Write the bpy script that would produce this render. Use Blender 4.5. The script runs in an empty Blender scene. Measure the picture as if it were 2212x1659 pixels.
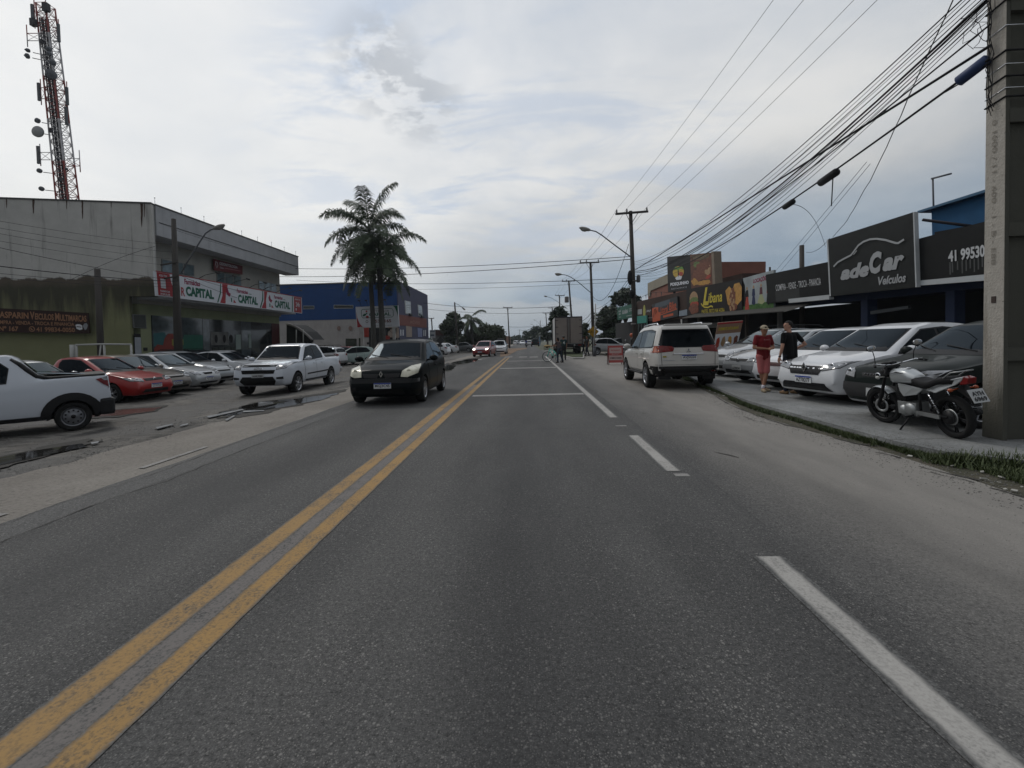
import bpy, bmesh, math, random
from mathutils import Vector, Matrix, noise as mnoise
from mathutils.bvhtree import BVHTree
R = math.radians
random.seed(7)
SC = bpy.context.scene
COL = SC.collection

# ------------------------------------------------------------------ camera
F_D, W_D, H_D = 1040.0, 2212.0, 1659.0      # focal length measured on the photograph, 2212 px wide
CAM_H = 1.45
PITCH, ROLL = R(1.8), R(1.3)
YAW = math.atan(34.7 / F_D)
SHIFT = -61.0
Fv = Vector((-math.sin(YAW)*math.cos(PITCH), math.cos(YAW)*math.cos(PITCH), -math.sin(PITCH)))
R0 = Vector((math.cos(YAW), math.sin(YAW), 0))
U0 = R0.cross(Fv)
Rv = R0*math.cos(ROLL) - U0*math.sin(ROLL)
Uv = U0*math.cos(ROLL) + R0*math.sin(ROLL)
CAMP = Vector((0, 0, CAM_H))
cd = bpy.data.cameras.new('camera')
cam = bpy.data.objects.new('camera', cd)
COL.objects.link(cam)
M = Matrix(((Rv.x, Uv.x, -Fv.x, 0), (Rv.y, Uv.y, -Fv.y, 0), (Rv.z, Uv.z, -Fv.z, CAM_H), (0, 0, 0, 1)))
cam.matrix_world = M
cd.sensor_width = 36
cd.lens = 36*F_D/W_D
cd.shift_y = SHIFT/W_D
cd.clip_start = 0.05
cd.clip_end = 6000
SC.camera = cam
SC.view_settings.view_transform = 'Standard'
SC.view_settings.look = 'None'
SC.view_settings.exposure = 0
SC.view_settings.gamma = 1

def ray(u, v):
    return (Fv + Rv*((u-W_D/2)/F_D) + Uv*((H_D/2-v+SHIFT)/F_D))

# ------------------------------------------------------------------ world and sun
wd = bpy.data.worlds.new('World')
SC.world = wd
wd.use_nodes = True
SUN_EL, SUN_AZ = 48, 318          # degrees; azimuth clockwise from the road's direction (+Y)
def build_world():
    nt = wd.node_tree
    nt.nodes.clear()
    N = nt.nodes.new
    L = nt.links.new
    out = N('ShaderNodeOutputWorld')
    sky = N('ShaderNodeTexSky'); sky.sky_type = 'NISHITA'; sky.sun_disc = False
    sky.sun_elevation = R(SUN_EL); sky.sun_rotation = R(SUN_AZ)
    bg1 = N('ShaderNodeBackground'); bg1.inputs[1].default_value = 0.07
    L(sky.outputs[0], bg1.inputs[0])
    tc = N('ShaderNodeTexCoord')
    sp = N('ShaderNodeSeparateXYZ'); L(tc.outputs['Generated'], sp.inputs[0])
    def math_(op, a, b=None, clamp=False):
        n = N('ShaderNodeMath'); n.operation = op; n.use_clamp = clamp
        for i, x in enumerate((a, b)):
            if x is None: continue
            if isinstance(x, (int, float)): n.inputs[i].default_value = x
            else: L(x, n.inputs[i])
        return n.outputs[0]
    z = math_('MAXIMUM', sp.outputs[2], 0.0)
    den = math_('ADD', z, 0.16)
    cx = math_('DIVIDE', sp.outputs[0], den); cy = math_('DIVIDE', sp.outputs[1], den)
    cmb = N('ShaderNodeCombineXYZ'); L(cx, cmb.inputs[0]); L(cy, cmb.inputs[1])
    def noise(scale, detail, rough, seed, dist=0.0, sx=1.0):
        mp = N('ShaderNodeMapping'); mp.inputs['Location'].default_value = (seed, seed*.7, 0); mp.inputs['Scale'].default_value = (1, sx, 1)
        L(cmb.outputs[0], mp.inputs[0])
        n = N('ShaderNodeTexNoise'); n.inputs['Scale'].default_value = scale; n.inputs['Detail'].default_value = detail
        n.inputs['Roughness'].default_value = rough; n.inputs['Distortion'].default_value = dist
        L(mp.outputs[0], n.inputs[0]); return n.outputs[0]
    def ramp(x, stops):
        n = N('ShaderNodeValToRGB'); L(x, n.inputs[0])
        e = n.color_ramp.elements
        while len(e) < len(stops): e.new(0.5)
        for i, (p, c) in enumerate(stops):
            e[i].position = p; e[i].color = tuple(c)+(1,) if len(c) == 3 else c
        n.color_ramp.interpolation = 'EASE' if len(stops) == 2 else 'LINEAR'
        return n.outputs[0]
    def mix(f, a, b, mode='MIX'):
        n = N('ShaderNodeMix'); n.data_type = 'RGBA'; n.blend_type = mode
        if isinstance(f, (int, float)): n.inputs[0].default_value = f
        else: L(f, n.inputs[0])
        for x, i in ((a, 6), (b, 7)):
            if isinstance(x, tuple): n.inputs[i].default_value = x+(1,)
            else: L(x, n.inputs[i])
        return n.outputs[2]
    # height of the look direction, wobbled so that the bands are uneven; lower and duller towards the right
    big = noise(0.55, 5, .5, 3.1, .3)
    xr = math_('MAXIMUM', sp.outputs[0], -.25)
    elev = math_('ADD', z, math_('MULTIPLY', math_('SUBTRACT', big, 0.5), math_('MULTIPLY', z, 0.75)))
    elev = math_('SUBTRACT', elev, math_('MULTIPLY', xr, .16))
    base = ramp(elev, [(0.0, (.27, .33, .40)), (.06, (.34, .41, .48)), (.12, (.45, .50, .55)), (.19, (.66, .66, .65)),
                       (.30, (.80, .80, .79)), (.5, (.80, .81, .82)), (1.0, (.74, .77, .81))])
    v1 = ramp(noise(0.9, 8, .55, 11.3, .3, .8), [(.40, (0, 0, 0)), (.62, (1, 1, 1))])
    c = mix(v1, mix(0.62, base, mix(1.0, base, (.70, .76, .84), 'MULTIPLY')), mix(0.45, base, mix(1.0, base, (1.14, 1.13, 1.11), 'MULTIPLY')))
    v1b = ramp(noise(2.6, 7, .6, 41.3, .4, 1.6), [(.42, (0, 0, 0)), (.66, (1, 1, 1))])
    c = mix(math_('MULTIPLY', v1b, .30), c, mix(1.0, c, (.86, .89, .93), 'MULTIPLY'))
    def region(u, v, w, sharp):            # soft disc of sky about one direction
        d = ray(u, v).normalized()
        n = N('ShaderNodeVectorMath'); n.operation = 'DOT_PRODUCT'; L(tc.outputs['Generated'], n.inputs[0]); n.inputs[1].default_value = d
        return ramp(n.outputs['Value'], [(math.cos(w), (0, 0, 0)), (1-(1-math.cos(w))*sharp, (1, 1, 1))])
    # thin blue gaps over the road
    v2 = ramp(noise(1.5, 7, .6, 27.4, .6, 2.2), [(.45, (0, 0, 0)), (.62, (1, 1, 1))])
    gap = math_('MAXIMUM', region(820, 300, .30, .1), math_('MULTIPLY', region(1250, 330, .35, .1), .5))
    c = mix(math_('MULTIPLY', math_('MULTIPLY', v2, gap), .85), c, (.44, .54, .70))
    bright = math_('MAXIMUM', region(120, 200, .55, .1), region(700, 470, .30, .1))
    c = mix(math_('MULTIPLY', bright, .5), c, (.86, .86, .84))
    # small dark ragged scud
    v3 = ramp(noise(6.5, 6, .62, 5.9, .2, 1.0), [(.44, (0, 0, 0)), (.56, (1, 1, 1))])
    sc_ = math_('MAXIMUM', region(812, 128, .042, .35), math_('MAXIMUM', region(842, 172, .028, .35), region(905, 215, .026, .35)))
    c = mix(math_('MULTIPLY', math_('MULTIPLY', v3, sc_), .75), c, (.46, .49, .53))
    # heaped clouds low over the horizon
    mp = N('ShaderNodeMapping'); mp.inputs['Scale'].default_value = (3.2, 3.2, 9.0); mp.inputs['Location'].default_value = (.4, 0, 0)
    L(tc.outputs['Generated'], mp.inputs[0])
    n4 = N('ShaderNodeTexNoise'); n4.inputs['Scale'].default_value = 1.6; n4.inputs['Detail'].default_value = 7; n4.inputs['Roughness'].default_value = .5
    L(mp.outputs[0], n4.inputs[0])
    heap = math_('SUBTRACT', math_('ADD', math_('MULTIPLY', n4.outputs[0], .30), -.055), z)
    v4 = ramp(heap, [(.0, (0, 0, 0)), (.018, (1, 1, 1))])
    lowfade = ramp(z, [(.0, (.35, .35, .35)), (.07, (1, 1, 1))])
    c = mix(math_('MULTIPLY', math_('MULTIPLY', v4, lowfade), .6), c, (.50, .51, .525))
    # unseen sky behind the camera dimmed to cut light and reflections on camera-facing surfaces
    back = ramp(math_('ADD', math_('MULTIPLY', sp.outputs[1], .5), .5), [(.22, (.42, .42, .42)), (.56, (1, 1, 1))])
    side = math_('MULTIPLY', math_('ADD', math_('MULTIPLY', sp.outputs[0], -.17), 1.0), math_('MAXIMUM', back, math_('MULTIPLY', z, .95)))
    vm = N('ShaderNodeVectorMath'); vm.operation = 'SCALE'; L(c, vm.inputs[0]); L(side, vm.inputs['Scale'])
    bg2 = N('ShaderNodeBackground'); bg2.inputs[1].default_value = 1.0
    L(vm.outputs[0], bg2.inputs[0])
    ms = N('ShaderNodeMixShader'); ms.inputs[0].default_value = .93
    L(bg1.outputs[0], ms.inputs[1]); L(bg2.outputs[0], ms.inputs[2])
    L(ms.outputs[0], out.inputs[0])
build_world()
sl = bpy.data.lights.new('sun', 'SUN'); sl.energy = 0.7; sl.angle = R(14); sl.color = (1, .95, .88)
so = bpy.data.objects.new('sun', sl); COL.objects.link(so)
_az, _el = R(SUN_AZ), R(SUN_EL)
sdir = Vector((math.sin(_az)*math.cos(_el), math.cos(_az)*math.cos(_el), math.sin(_el)))
so.rotation_euler = sdir.to_track_quat('Z', 'Y').to_euler()
so.location = sdir*50

# ------------------------------------------------------------------ pixel helpers (2212 px wide photograph)
def G(u, v, z=0.0):
    d = ray(u, v); t = (z-CAM_H)/d.z
    return CAMP + d*t
def DY(u, v, Y):
    d = ray(u, v); return CAMP + d*(Y/d.y)
def PX(u, v, X):
    d = ray(u, v); return CAMP + d*(X/d.x)
def gx(u, Y, z=0.0):                      # world X of image column u at depth Y and height z
    lo, hi = 200.0, 1600.0
    for _ in range(30):
        m = (lo+hi)/2
        if DY(u, m, Y).z > z: lo = m
        else: hi = m
    return DY(u, lo, Y).x
def PL(u, v, a, b):                       # ray meets the vertical plane through plan points a and b
    n = Vector((-(b[1]-a[1]), b[0]-a[0], 0)); d = ray(u, v)
    t = n.dot(Vector((a[0], a[1], 0))-CAMP)/n.dot(d)
    return CAMP + d*t

# ------------------------------------------------------------------ tagging
def tag(o, label=None, cat=None, group=None, kind=None):
    if label: o['label'] = label
    if cat: o['category'] = cat
    if group: o['group'] = group
    if kind: o['kind'] = kind
    return o
def empty(name, loc=(0, 0, 0), rz=0.0, label=None, cat=None, group=None):
    o = bpy.data.objects.new(name, None); o.empty_display_size = .2
    COL.objects.link(o); o.location = loc; o.rotation_euler = (0, 0, rz)
    return tag(o, label, cat, group)

# ------------------------------------------------------------------ materials
MATS = {}
def mat(name, col, rough=.7, metal=0.0, coat=0.0, var=.12, vscale=3.0, bump=0.0, bscale=40.0, spec=.25, emit=0.0, trans=0.0):
    if name in MATS: return MATS[name]
    m = bpy.data.materials.new(name); m.use_nodes = True; MATS[name] = m
    nt = m.node_tree; b = nt.nodes['Principled BSDF']; N = nt.nodes.new; L = nt.links.new
    b.inputs['Roughness'].default_value = rough
    b.inputs['Metallic'].default_value = metal
    b.inputs['Coat Weight'].default_value = coat
    b.inputs['Coat Roughness'].default_value = .04
    b.inputs['Specular IOR Level'].default_value = spec
    if trans: b.inputs['Transmission Weight'].default_value = trans
    tc = N('ShaderNodeTexCoord')
    n = N('ShaderNodeTexNoise'); n.inputs['Scale'].default_value = vscale; n.inputs['Detail'].default_value = 6
    L(tc.outputs['Object'], n.inputs[0])
    mx = N('ShaderNodeMix'); mx.data_type = 'RGBA'
    mx.inputs[6].default_value = tuple(max(0, c*(1-var*1.6)) for c in col)+(1,)
    mx.inputs[7].default_value = tuple(min(1, c*(1+var*1.6)) for c in col)+(1,)
    L(n.outputs[0], mx.inputs[0]); L(mx.outputs[2], b.inputs['Base Color'])
    if emit:
        b.inputs['Emission Color'].default_value = tuple(col)+(1,); b.inputs['Emission Strength'].default_value = emit
    if bump:
        n2 = N('ShaderNodeTexNoise'); n2.inputs['Scale'].default_value = bscale; n2.inputs['Detail'].default_value = 5
        L(tc.outputs['Object'], n2.inputs[0])
        bp = N('ShaderNodeBump'); bp.inputs['Strength'].default_value = bump; bp.inputs['Distance'].default_value = .02
        L(n2.outputs[0], bp.inputs['Height']); L(bp.outputs[0], b.inputs['Normal'])
    return m
def paint(name, col, metal=0.0):           # car paint: clear coat, faint dust low down by noise
    if name in MATS: return MATS[name]
    dark = sum(col) < .2
    m = mat(name, col, .34, metal, .25 if dark else .85, .05, 1.3, spec=.1 if dark else .35)
    m.node_tree.nodes['Principled BSDF'].inputs['IOR'].default_value = 1.2 if dark else 1.45
    m.node_tree.nodes['Principled BSDF'].inputs['Coat IOR'].default_value = 1.3 if dark else 1.42
    return m
GLASS = mat('car_glass', (.006, .008, .010), .03, 0, 0, .3, 2, spec=.26)
GLASSL = mat('car_glass_light', (.022, .030, .034), .03, 0, 0, .6, 1.5, spec=.9)
def tinted(m, ior, tint):                  # tinted window: dark body, Fresnel sheen
    nt = m.node_tree; b = nt.nodes['Principled BSDF']; b.inputs['Specular IOR Level'].default_value = 0; b.inputs['Roughness'].default_value = .9
    fr = nt.nodes.new('ShaderNodeFresnel'); fr.inputs['IOR'].default_value = ior; gl = nt.nodes.new('ShaderNodeBsdfGlossy'); gl.inputs['Roughness'].default_value = .02; gl.inputs['Color'].default_value = tint+(1,)
    ms = nt.nodes.new('ShaderNodeMixShader'); nt.links.new(fr.outputs[0], ms.inputs[0]); nt.links.new(b.outputs[0], ms.inputs[1]); nt.links.new(gl.outputs[0], ms.inputs[2]); nt.links.new(ms.outputs[0], nt.nodes['Material Output'].inputs[0])
tinted(GLASS, 1.15, (.72, .84, .95)); tinted(GLASSL, 1.34, (.80, .88, .92))
BLK = mat('black_plastic', (.012, .012, .013), .6, var=.2, spec=.3)
BLKG = mat('black_gloss', (.012, .012, .014), .2, var=.1)
RUB = mat('tyre_rubber', (.013, .013, .013), .9, var=.25, bump=.2, bscale=60)
WELL = mat('wheel_well_black', (.008, .008, .008), .95)
RIM = mat('alloy_rim', (.42, .43, .45), .35, .8, var=.1)
RIMD = mat('steel_rim', (.20, .205, .22), .45, .6, var=.15)
CHR = mat('chrome', (.65, .66, .68), .12, 1.0, var=.05)
LAMP = mat('headlamp_lens', (.20, .205, .215), .12, .3, .7, .6, 16)
LAMPY = mat('headlamp_yellowed', (.50, .48, .38), .25, .1, .6, .25, 10)
LAMPD = mat('headlamp_dark', (.16, .165, .17), .12, .4, .8, .5, 16)
LAMPON = mat('headlamp_lit', (1, .93, .82), .3, emit=7.0)
TAIL = mat('taillamp_red', (.15, .006, .006), .2, 0, .5, .35, 12)
AMBER = mat('amber_lens', (.34, .06, .01), .2, 0, .6, .2)
PLATE = mat('plate_white', (.62, .63, .64), .4, var=.05)
PLATEG = mat('plate_grey', (.42, .43, .43), .4, var=.05)
PBLUE = mat('plate_blue', (.02, .05, .28), .4, var=.05)
INK = mat('sign_ink', (.02, .02, .022), .6)

# ------------------------------------------------------------------ mesh builder
class MB:
    def __init__(s): s.v = []; s.f = []; s.sm = []
    def add(s, vs, fs, smooth=False):
        o = len(s.v); s.v += [tuple(x) for x in vs]
        for f in fs: s.f.append(tuple(i+o for i in f)); s.sm.append(smooth)
        return s
    def box(s, c, d, rz=0.0, rx=0.0, ry=0.0):
        mx = Matrix.Rotation(rz, 3, 'Z') @ Matrix.Rotation(ry, 3, 'Y') @ Matrix.Rotation(rx, 3, 'X')
        vs = []
        for z in (-.5, .5):
            for y in (-.5, .5):
                for x in (-.5, .5):
                    vs.append(Vector(c) + mx @ Vector((x*d[0], y*d[1], z*d[2])))
        return s.add(vs, [(0, 2, 3, 1), (4, 5, 7, 6), (0, 1, 5, 4), (2, 6, 7, 3), (0, 4, 6, 2), (1, 3, 7, 5)])
    def prism(s, pts, ext):                 # closed polygon of 3D points pushed along ext
        n = len(pts); e = Vector(ext)
        vs = [Vector(p) for p in pts] + [Vector(p)+e for p in pts]
        fs = [tuple(range(n))[::-1], tuple(range(n, 2*n))] + [(i, (i+1) % n, n+(i+1) % n, n+i) for i in range(n)]
        return s.add(vs, fs)
    def tube(s, pts, r, n=8, smooth=True, caps=True):
        pts = [Vector(p) for p in pts]; k = len(pts)
        rs = r if isinstance(r, (list, tuple)) else [r]*k
        rings = []; up = Vector((0, 0, 1))
        prev = None
        for i, p in enumerate(pts):
            t = (pts[min(i+1, k-1)] - pts[max(i-1, 0)])
            if t.length < 1e-9: t = Vector((0, 0, 1))
            t.normalize()
            if prev is None:
                a = up if abs(t.z) < .9 else Vector((1, 0, 0))
                x = a.cross(t).normalized()
            else:
                x = (prev - t*prev.dot(t))
                x = x.normalized() if x.length > 1e-6 else up.cross(t).normalized()
            prev = x; y = t.cross(x)
            rings.append([p + (x*math.cos(2*math.pi*j/n) + y*math.sin(2*math.pi*j/n))*rs[i] for j in range(n)])
        vs = [q for rg in rings for q in rg]; fs = []
        for i in range(k-1):
            for j in range(n):
                fs.append((i*n+j, i*n+(j+1) % n, (i+1)*n+(j+1) % n, (i+1)*n+j))
        if caps:
            fs.append(tuple(range(n))[::-1]); fs.append(tuple((k-1)*n+j for j in range(n)))
        return s.add(vs, fs, smooth)
    def lathe(s, prof, c=(0, 0, 0), axis='Z', n=24, smooth=True, closed=False, caps=True):   # prof: (radius, height)
        vs = []; k = len(prof)
        for r_, h in prof:
            for j in range(n):
                a = 2*math.pi*j/n; x, y = r_*math.cos(a), r_*math.sin(a)
                if axis == 'Z': q = (x, y, h)
                elif axis == 'Y': q = (x, h, y)
                else: q = (h, x, y)
                vs.append(Vector(c)+Vector(q))
        fs = []
        rng = k if closed else k-1
        for i in range(rng):
            i2 = (i+1) % k
            for j in range(n):
                fs.append((i*n+j, i*n+(j+1) % n, i2*n+(j+1) % n, i2*n+j))
        if not closed and caps:
            if prof[0][0] > 1e-4: fs.append(tuple(range(n))[::-1])
            if prof[-1][0] > 1e-4: fs.append(tuple((k-1)*n+j for j in range(n)))
        return s.add(vs, fs, smooth)
    def ball(s, c, r, n=14, m=9, rot=None):
        r = (r, r, r) if isinstance(r, (int, float)) else r
        vs = []; fs = []
        for i in range(m+1):
            t = math.pi*i/m
            for j in range(n):
                a = 2*math.pi*j/n
                q = Vector((r[0]*math.sin(t)*math.cos(a), r[1]*math.sin(t)*math.sin(a), r[2]*math.cos(t)))
                if rot: q = rot @ q
                vs.append(Vector(c)+q)
        for i in range(m):
            for j in range(n): fs.append((i*n+j, (i+1)*n+j, (i+1)*n+(j+1) % n, i*n+(j+1) % n))
        return s.add(vs, fs, True)
    def mesh(s, name, m=None):
        me = bpy.data.meshes.new(name); me.from_pydata(s.v, [], s.f)
        me.polygons.foreach_set('use_smooth', s.sm)
        if m: me.materials.append(m)
        bm = bmesh.new(); bm.from_mesh(me)
        bmesh.ops.remove_doubles(bm, verts=bm.verts, dist=1e-5)
        bmesh.ops.recalc_face_normals(bm, faces=bm.faces)
        bm.to_mesh(me); bm.free()
        return me
    def build(s, name, m, parent=None, label=None, cat=None, group=None, kind=None, bevel=0.0):
        me = s.mesh(name, m)
        if bevel:
            bm = bmesh.new(); bm.from_mesh(me)
            es = [e for e in bm.edges if e.is_manifold and e.calc_face_angle(0) > .6]
            bmesh.ops.bevel(bm, geom=es, offset=bevel, segments=2, affect='EDGES', profile=.6, clamp_overlap=True)
            bm.to_mesh(me); bm.free()
        return link(name, me, parent, label, cat, group, kind)
def link(name, me, parent=None, label=None, cat=None, group=None, kind=None):
    o = bpy.data.objects.new(name, me); COL.objects.link(o)
    if parent: o.parent = parent
    return tag(o, label, cat, group, kind)
def copy_tree(o, parent=None):
    c = o.copy(); COL.objects.link(c)
    if parent: c.parent = parent
    for ch in list(o.children): copy_tree(ch, c)
    return c

# evaluating modifiers in a scratch scene
TMP = bpy.data.scenes.new('scratch')
def scratch_dg():
    vl = TMP.view_layers[0]; vl.update(); return vl.depsgraph
def evaluate(me, mods):
    o = bpy.data.objects.new('tmp', me); TMP.collection.objects.link(o)
    extra = []
    for m in mods:
        md = o.modifiers.new('m', m[0])
        for k_, v_ in m[1].items():
            if k_ == 'object': extra.append(v_)
            setattr(md, k_, v_)
    dg = scratch_dg()
    r = bpy.data.meshes.new_from_object(o.evaluated_get(dg))
    for e in extra: bpy.data.objects.remove(e)
    bpy.data.objects.remove(o)
    return r
def tmpobj(me):
    o = bpy.data.objects.new('cut', me); TMP.collection.objects.link(o); return o

# ------------------------------------------------------------------ lettering
def text_geo(body, bold=0.0, shear=0.0, space=1.0, cond=1.0):
    cu = bpy.data.curves.new('t', 'FONT'); cu.body = body; cu.offset = bold; cu.shear = shear
    cu.space_character = space; cu.resolution_u = 3; cu.fill_mode = 'BOTH'
    o = bpy.data.objects.new('t', cu); TMP.collection.objects.link(o)
    dg = scratch_dg()
    me = bpy.data.meshes.new_from_object(o.evaluated_get(dg))
    vs = [v.co.copy() for v in me.vertices]; fs = [tuple(p.vertices) for p in me.polygons]
    bpy.data.objects.remove(o); bpy.data.curves.remove(cu); bpy.data.meshes.remove(me)
    x0 = min(v.x for v in vs); x1 = max(v.x for v in vs); y0 = min(v.y for v in vs); y1 = max(v.y for v in vs)
    return [((v.x-x0)/(x1-x0), (v.y-y0)/(y1-y0)) for v in vs], fs, (x1-x0)/(y1-y0)
class Quad:                                 # a flat sign face: corners TL TR BR BL in 3D; (s,t) = left-right, top-bottom
    def __init__(q, tl, tr, br, bl, off=None):
        q.c = [Vector(x) for x in (tl, tr, br, bl)]
        q.n = (q.c[1]-q.c[0]).cross(q.c[3]-q.c[0]).normalized()*-1
        if q.n.dot(CAMP-q.c[0]) < 0: q.n.negate()
        q.wl = q.wr = 1.0
    def img(q):                             # s then runs as seen in the photograph, nearer end wider
        q.wr, q.wl = (q.c[1]-CAMP).dot(Fv), (q.c[0]-CAMP).dot(Fv); return q
    def at(q, s, t, off=0.0):
        s = s*q.wl/(q.wr-s*(q.wr-q.wl))
        a = q.c[0].lerp(q.c[1], s); b = q.c[3].lerp(q.c[2], s)
        return a.lerp(b, t) + q.n*off
    def slab(q, name, m, th=.06, parent=None, r=(0, 0, 1, 1), off=0.0, **k):
        s0, t0, s1, t1 = r
        mb = MB(); mb.prism([q.at(s0, t0, off), q.at(s1, t0, off), q.at(s1, t1, off), q.at(s0, t1, off)], -q.n*th)
        return mb.build(name, m, parent, **k)
    def text(q, body, r, m, parent, name='lettering', bold=.02, shear=0, off=.006, th=.004, space=1.0, rise=0.0):
        s0, t0, s1, t1 = r
        vs, fs, _ = text_geo(body, bold, shear, space)
        mb = MB()
        P = [q.at(s0+(s1-s0)*x, t1+(t0-t1)*y-rise*x, off) for x, y in vs]
        mb.add(P, fs)
        return mb.build(name, m, parent)
    def shape(q, pts, m, parent, name='emblem', off=.006, th=.003):
        mb = MB(); mb.prism([q.at(s, t, off) for s, t in pts], -q.n*th)
        return mb.build(name, m, parent)
    def blob(q, cx, cy, rx, ry, m, parent, name='emblem', off=.006, n=20, jag=0.0, rot=0.0):
        pts = []
        for i in range(n):
            a = 2*math.pi*i/n; k = 1+jag*(random.random()-.5)
            x, y = rx*math.cos(a)*k, ry*math.sin(a)*k
            pts.append((cx+x*math.cos(rot)-y*math.sin(rot), cy+x*math.sin(rot)+y*math.cos(rot)))
        return q.shape(pts, m, parent, name, off)
    def line(q, pts, w, m, parent, name='stripe', off=.006):     # polyline stripe, width in metres
        P = [q.at(s, t, off) for s, t in pts]; mb = MB(); k = len(P); A = []; B = []
        for i in range(k):
            d = (P[min(i+1, k-1)]-P[max(i-1, 0)]).normalized(); x = d.cross(q.n).normalized()*w/2
            A.append(P[i]-x); B.append(P[i]+x)
        mb.add(A+B, [(i, i+1, k+i+1, k+i) for i in range(k-1)])
        return mb.build(name, m, parent)
# ------------------------------------------------------------------ cars
def interp(pts, s):
    if s <= pts[0][0]: return pts[0][1]
    for (a, x), (b, y) in zip(pts[:-1], pts[1:]):
        if s <= b: return x+(y-x)*(s-a)/max(b-a, 1e-9)
    return pts[-1][1]
def soft(pts, s, w=.05):
    return sum(interp(pts, s+w*k)*c for k, c in ((-1, .25), (0, .5), (1, .25)))
def catmull(P, n):
    out = []; k = len(P)
    for i in range(k-1):
        p0 = P[max(i-1, 0)]; p1 = P[i]; p2 = P[i+1]; p3 = P[min(i+2, k-1)]
        for j in range(n):
            t = j/n
            out.append(tuple(.5*((2*p1[q])+(-p0[q]+p2[q])*t+(2*p0[q]-5*p1[q]+4*p2[q]-p3[q])*t*t+(-p0[q]+3*p1[q]-3*p2[q]+p3[q])*t**3) for q in (0, 1)))
    out.append(P[-1]); return out
# every spec: distances s are metres back from the nose
def S_(**k): return k
HATCH = S_(L=3.95, W=1.68, H=1.50, fw=.78, wb=2.50, r=.29, gc=.20,
    top=[(0, .50), (.02, .60), (.06, .68), (.13, .74), (.45, .84), (.95, .945), (1.12, .99), (1.95, 1.455), (2.35, 1.50), (3.0, 1.49), (3.45, 1.44), (3.62, 1.38), (3.86, .98), (3.90, .85), (3.93, .55), (3.95, .45)],
    belt=[(0, .72), (1.0, .90), (3.9, .98)], af=.20, ar=.12, tum=.17,
    win=[(1.33, .955), (1.42, 1.03), (2.03, 1.375), (2.55, 1.415), (3.12, 1.37), (3.42, 1.12), (3.30, 1.035), (2.2, .985)], bp=2.36, ws=(1.05, 1.93), rw=(1.00, 1.36), cow=.99)
SEDAN = S_(L=4.40, W=1.73, H=1.48, fw=.80, wb=2.62, r=.30, gc=.20,
    top=[(0, .50), (.02, .60), (.06, .68), (.13, .74), (.45, .84), (1.05, .95), (1.2, .99), (2.0, 1.43), (2.4, 1.48), (2.9, 1.47), (3.25, 1.40), (3.75, 1.08), (4.25, 1.04), (4.34, .98), (4.38, .6), (4.40, .45)],
    belt=[(0, .72), (1.0, .90), (4.3, .97)], af=.2, ar=.13, tum=.18,
    win=[(1.40, .955), (1.5, 1.03), (2.08, 1.36), (2.6, 1.40), (3.08, 1.345), (3.50, 1.12), (3.40, 1.035), (2.3, .985)], bp=2.5, ws=(1.15, 1.98), rw=None, cow=.99)
MPV = S_(L=4.30, W=1.73, H=1.64, fw=.82, wb=2.62, r=.30, gc=.20,
    top=[(0, .52), (.02, .62), (.06, .74), (.13, .82), (.42, .93), (.85, 1.04), (1.0, 1.08), (1.95, 1.56), (2.35, 1.62), (3.4, 1.62), (3.95, 1.56), (4.05, 1.5), (4.22, 1.02), (4.27, .85), (4.29, .55), (4.30, .45)],
    belt=[(0, .78), (1.0, .95), (4.2, 1.0)], af=.2, ar=.1, tum=.16,
    win=[(1.15, 1.00), (1.28, 1.10), (2.0, 1.46), (2.6, 1.53), (3.5, 1.52), (3.85, 1.44), (3.92, 1.10), (2.2, 1.02)], bp=2.4, ws=(.95, 1.93), rw=(1.08, 1.5), cow=1.08)
SUV = S_(L=4.66, W=1.81, H=1.78, fw=.85, wb=2.80, r=.365, gc=.36,
    top=[(0, .62), (.02, .78), (.06, .90), (.13, .98), (.5, 1.06), (1.20, 1.13), (1.35, 1.16), (2.05, 1.68), (2.45, 1.75), (3.6, 1.77), (4.2, 1.74), (4.36, 1.66), (4.55, 1.12), (4.60, 1.02), (4.64, .70), (4.66, .60)],
    belt=[(0, .90), (1.0, 1.05), (4.5, 1.10)], af=.16, ar=.12, tum=.17,
    win=[(1.50, 1.12), (1.62, 1.22), (2.12, 1.58), (2.7, 1.64), (3.6, 1.65), (4.08, 1.60), (4.22, 1.22), (4.15, 1.17), (2.3, 1.13)], bp=2.62, ws=(1.32, 2.05), rw=(1.14, 1.60), cow=1.16)
CREW = S_(L=5.30, W=1.88, H=1.78, fw=.90, wb=3.10, r=.37, gc=.42,
    top=[(0, .66), (.02, .82), (.06, .95), (.13, 1.03), (.5, 1.11), (1.20, 1.17), (1.35, 1.20), (2.0, 1.70), (2.4, 1.76), (3.1, 1.76), (3.42, 1.70), (3.62, 1.32), (3.70, 1.26), (5.2, 1.25), (5.26, 1.2), (5.28, .8), (5.30, .7)],
    belt=[(0, .95), (1.0, 1.07), (5.2, 1.14)], af=.15, ar=.07, tum=.19,
    win=[(1.50, 1.15), (1.62, 1.24), (2.1, 1.60), (2.7, 1.66), (3.12, 1.64), (3.34, 1.34), (3.30, 1.20), (2.3, 1.16)], bp=2.55, ws=(1.32, 2.0), rw=None, cow=1.20, bed=(3.74, 5.16))
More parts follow.
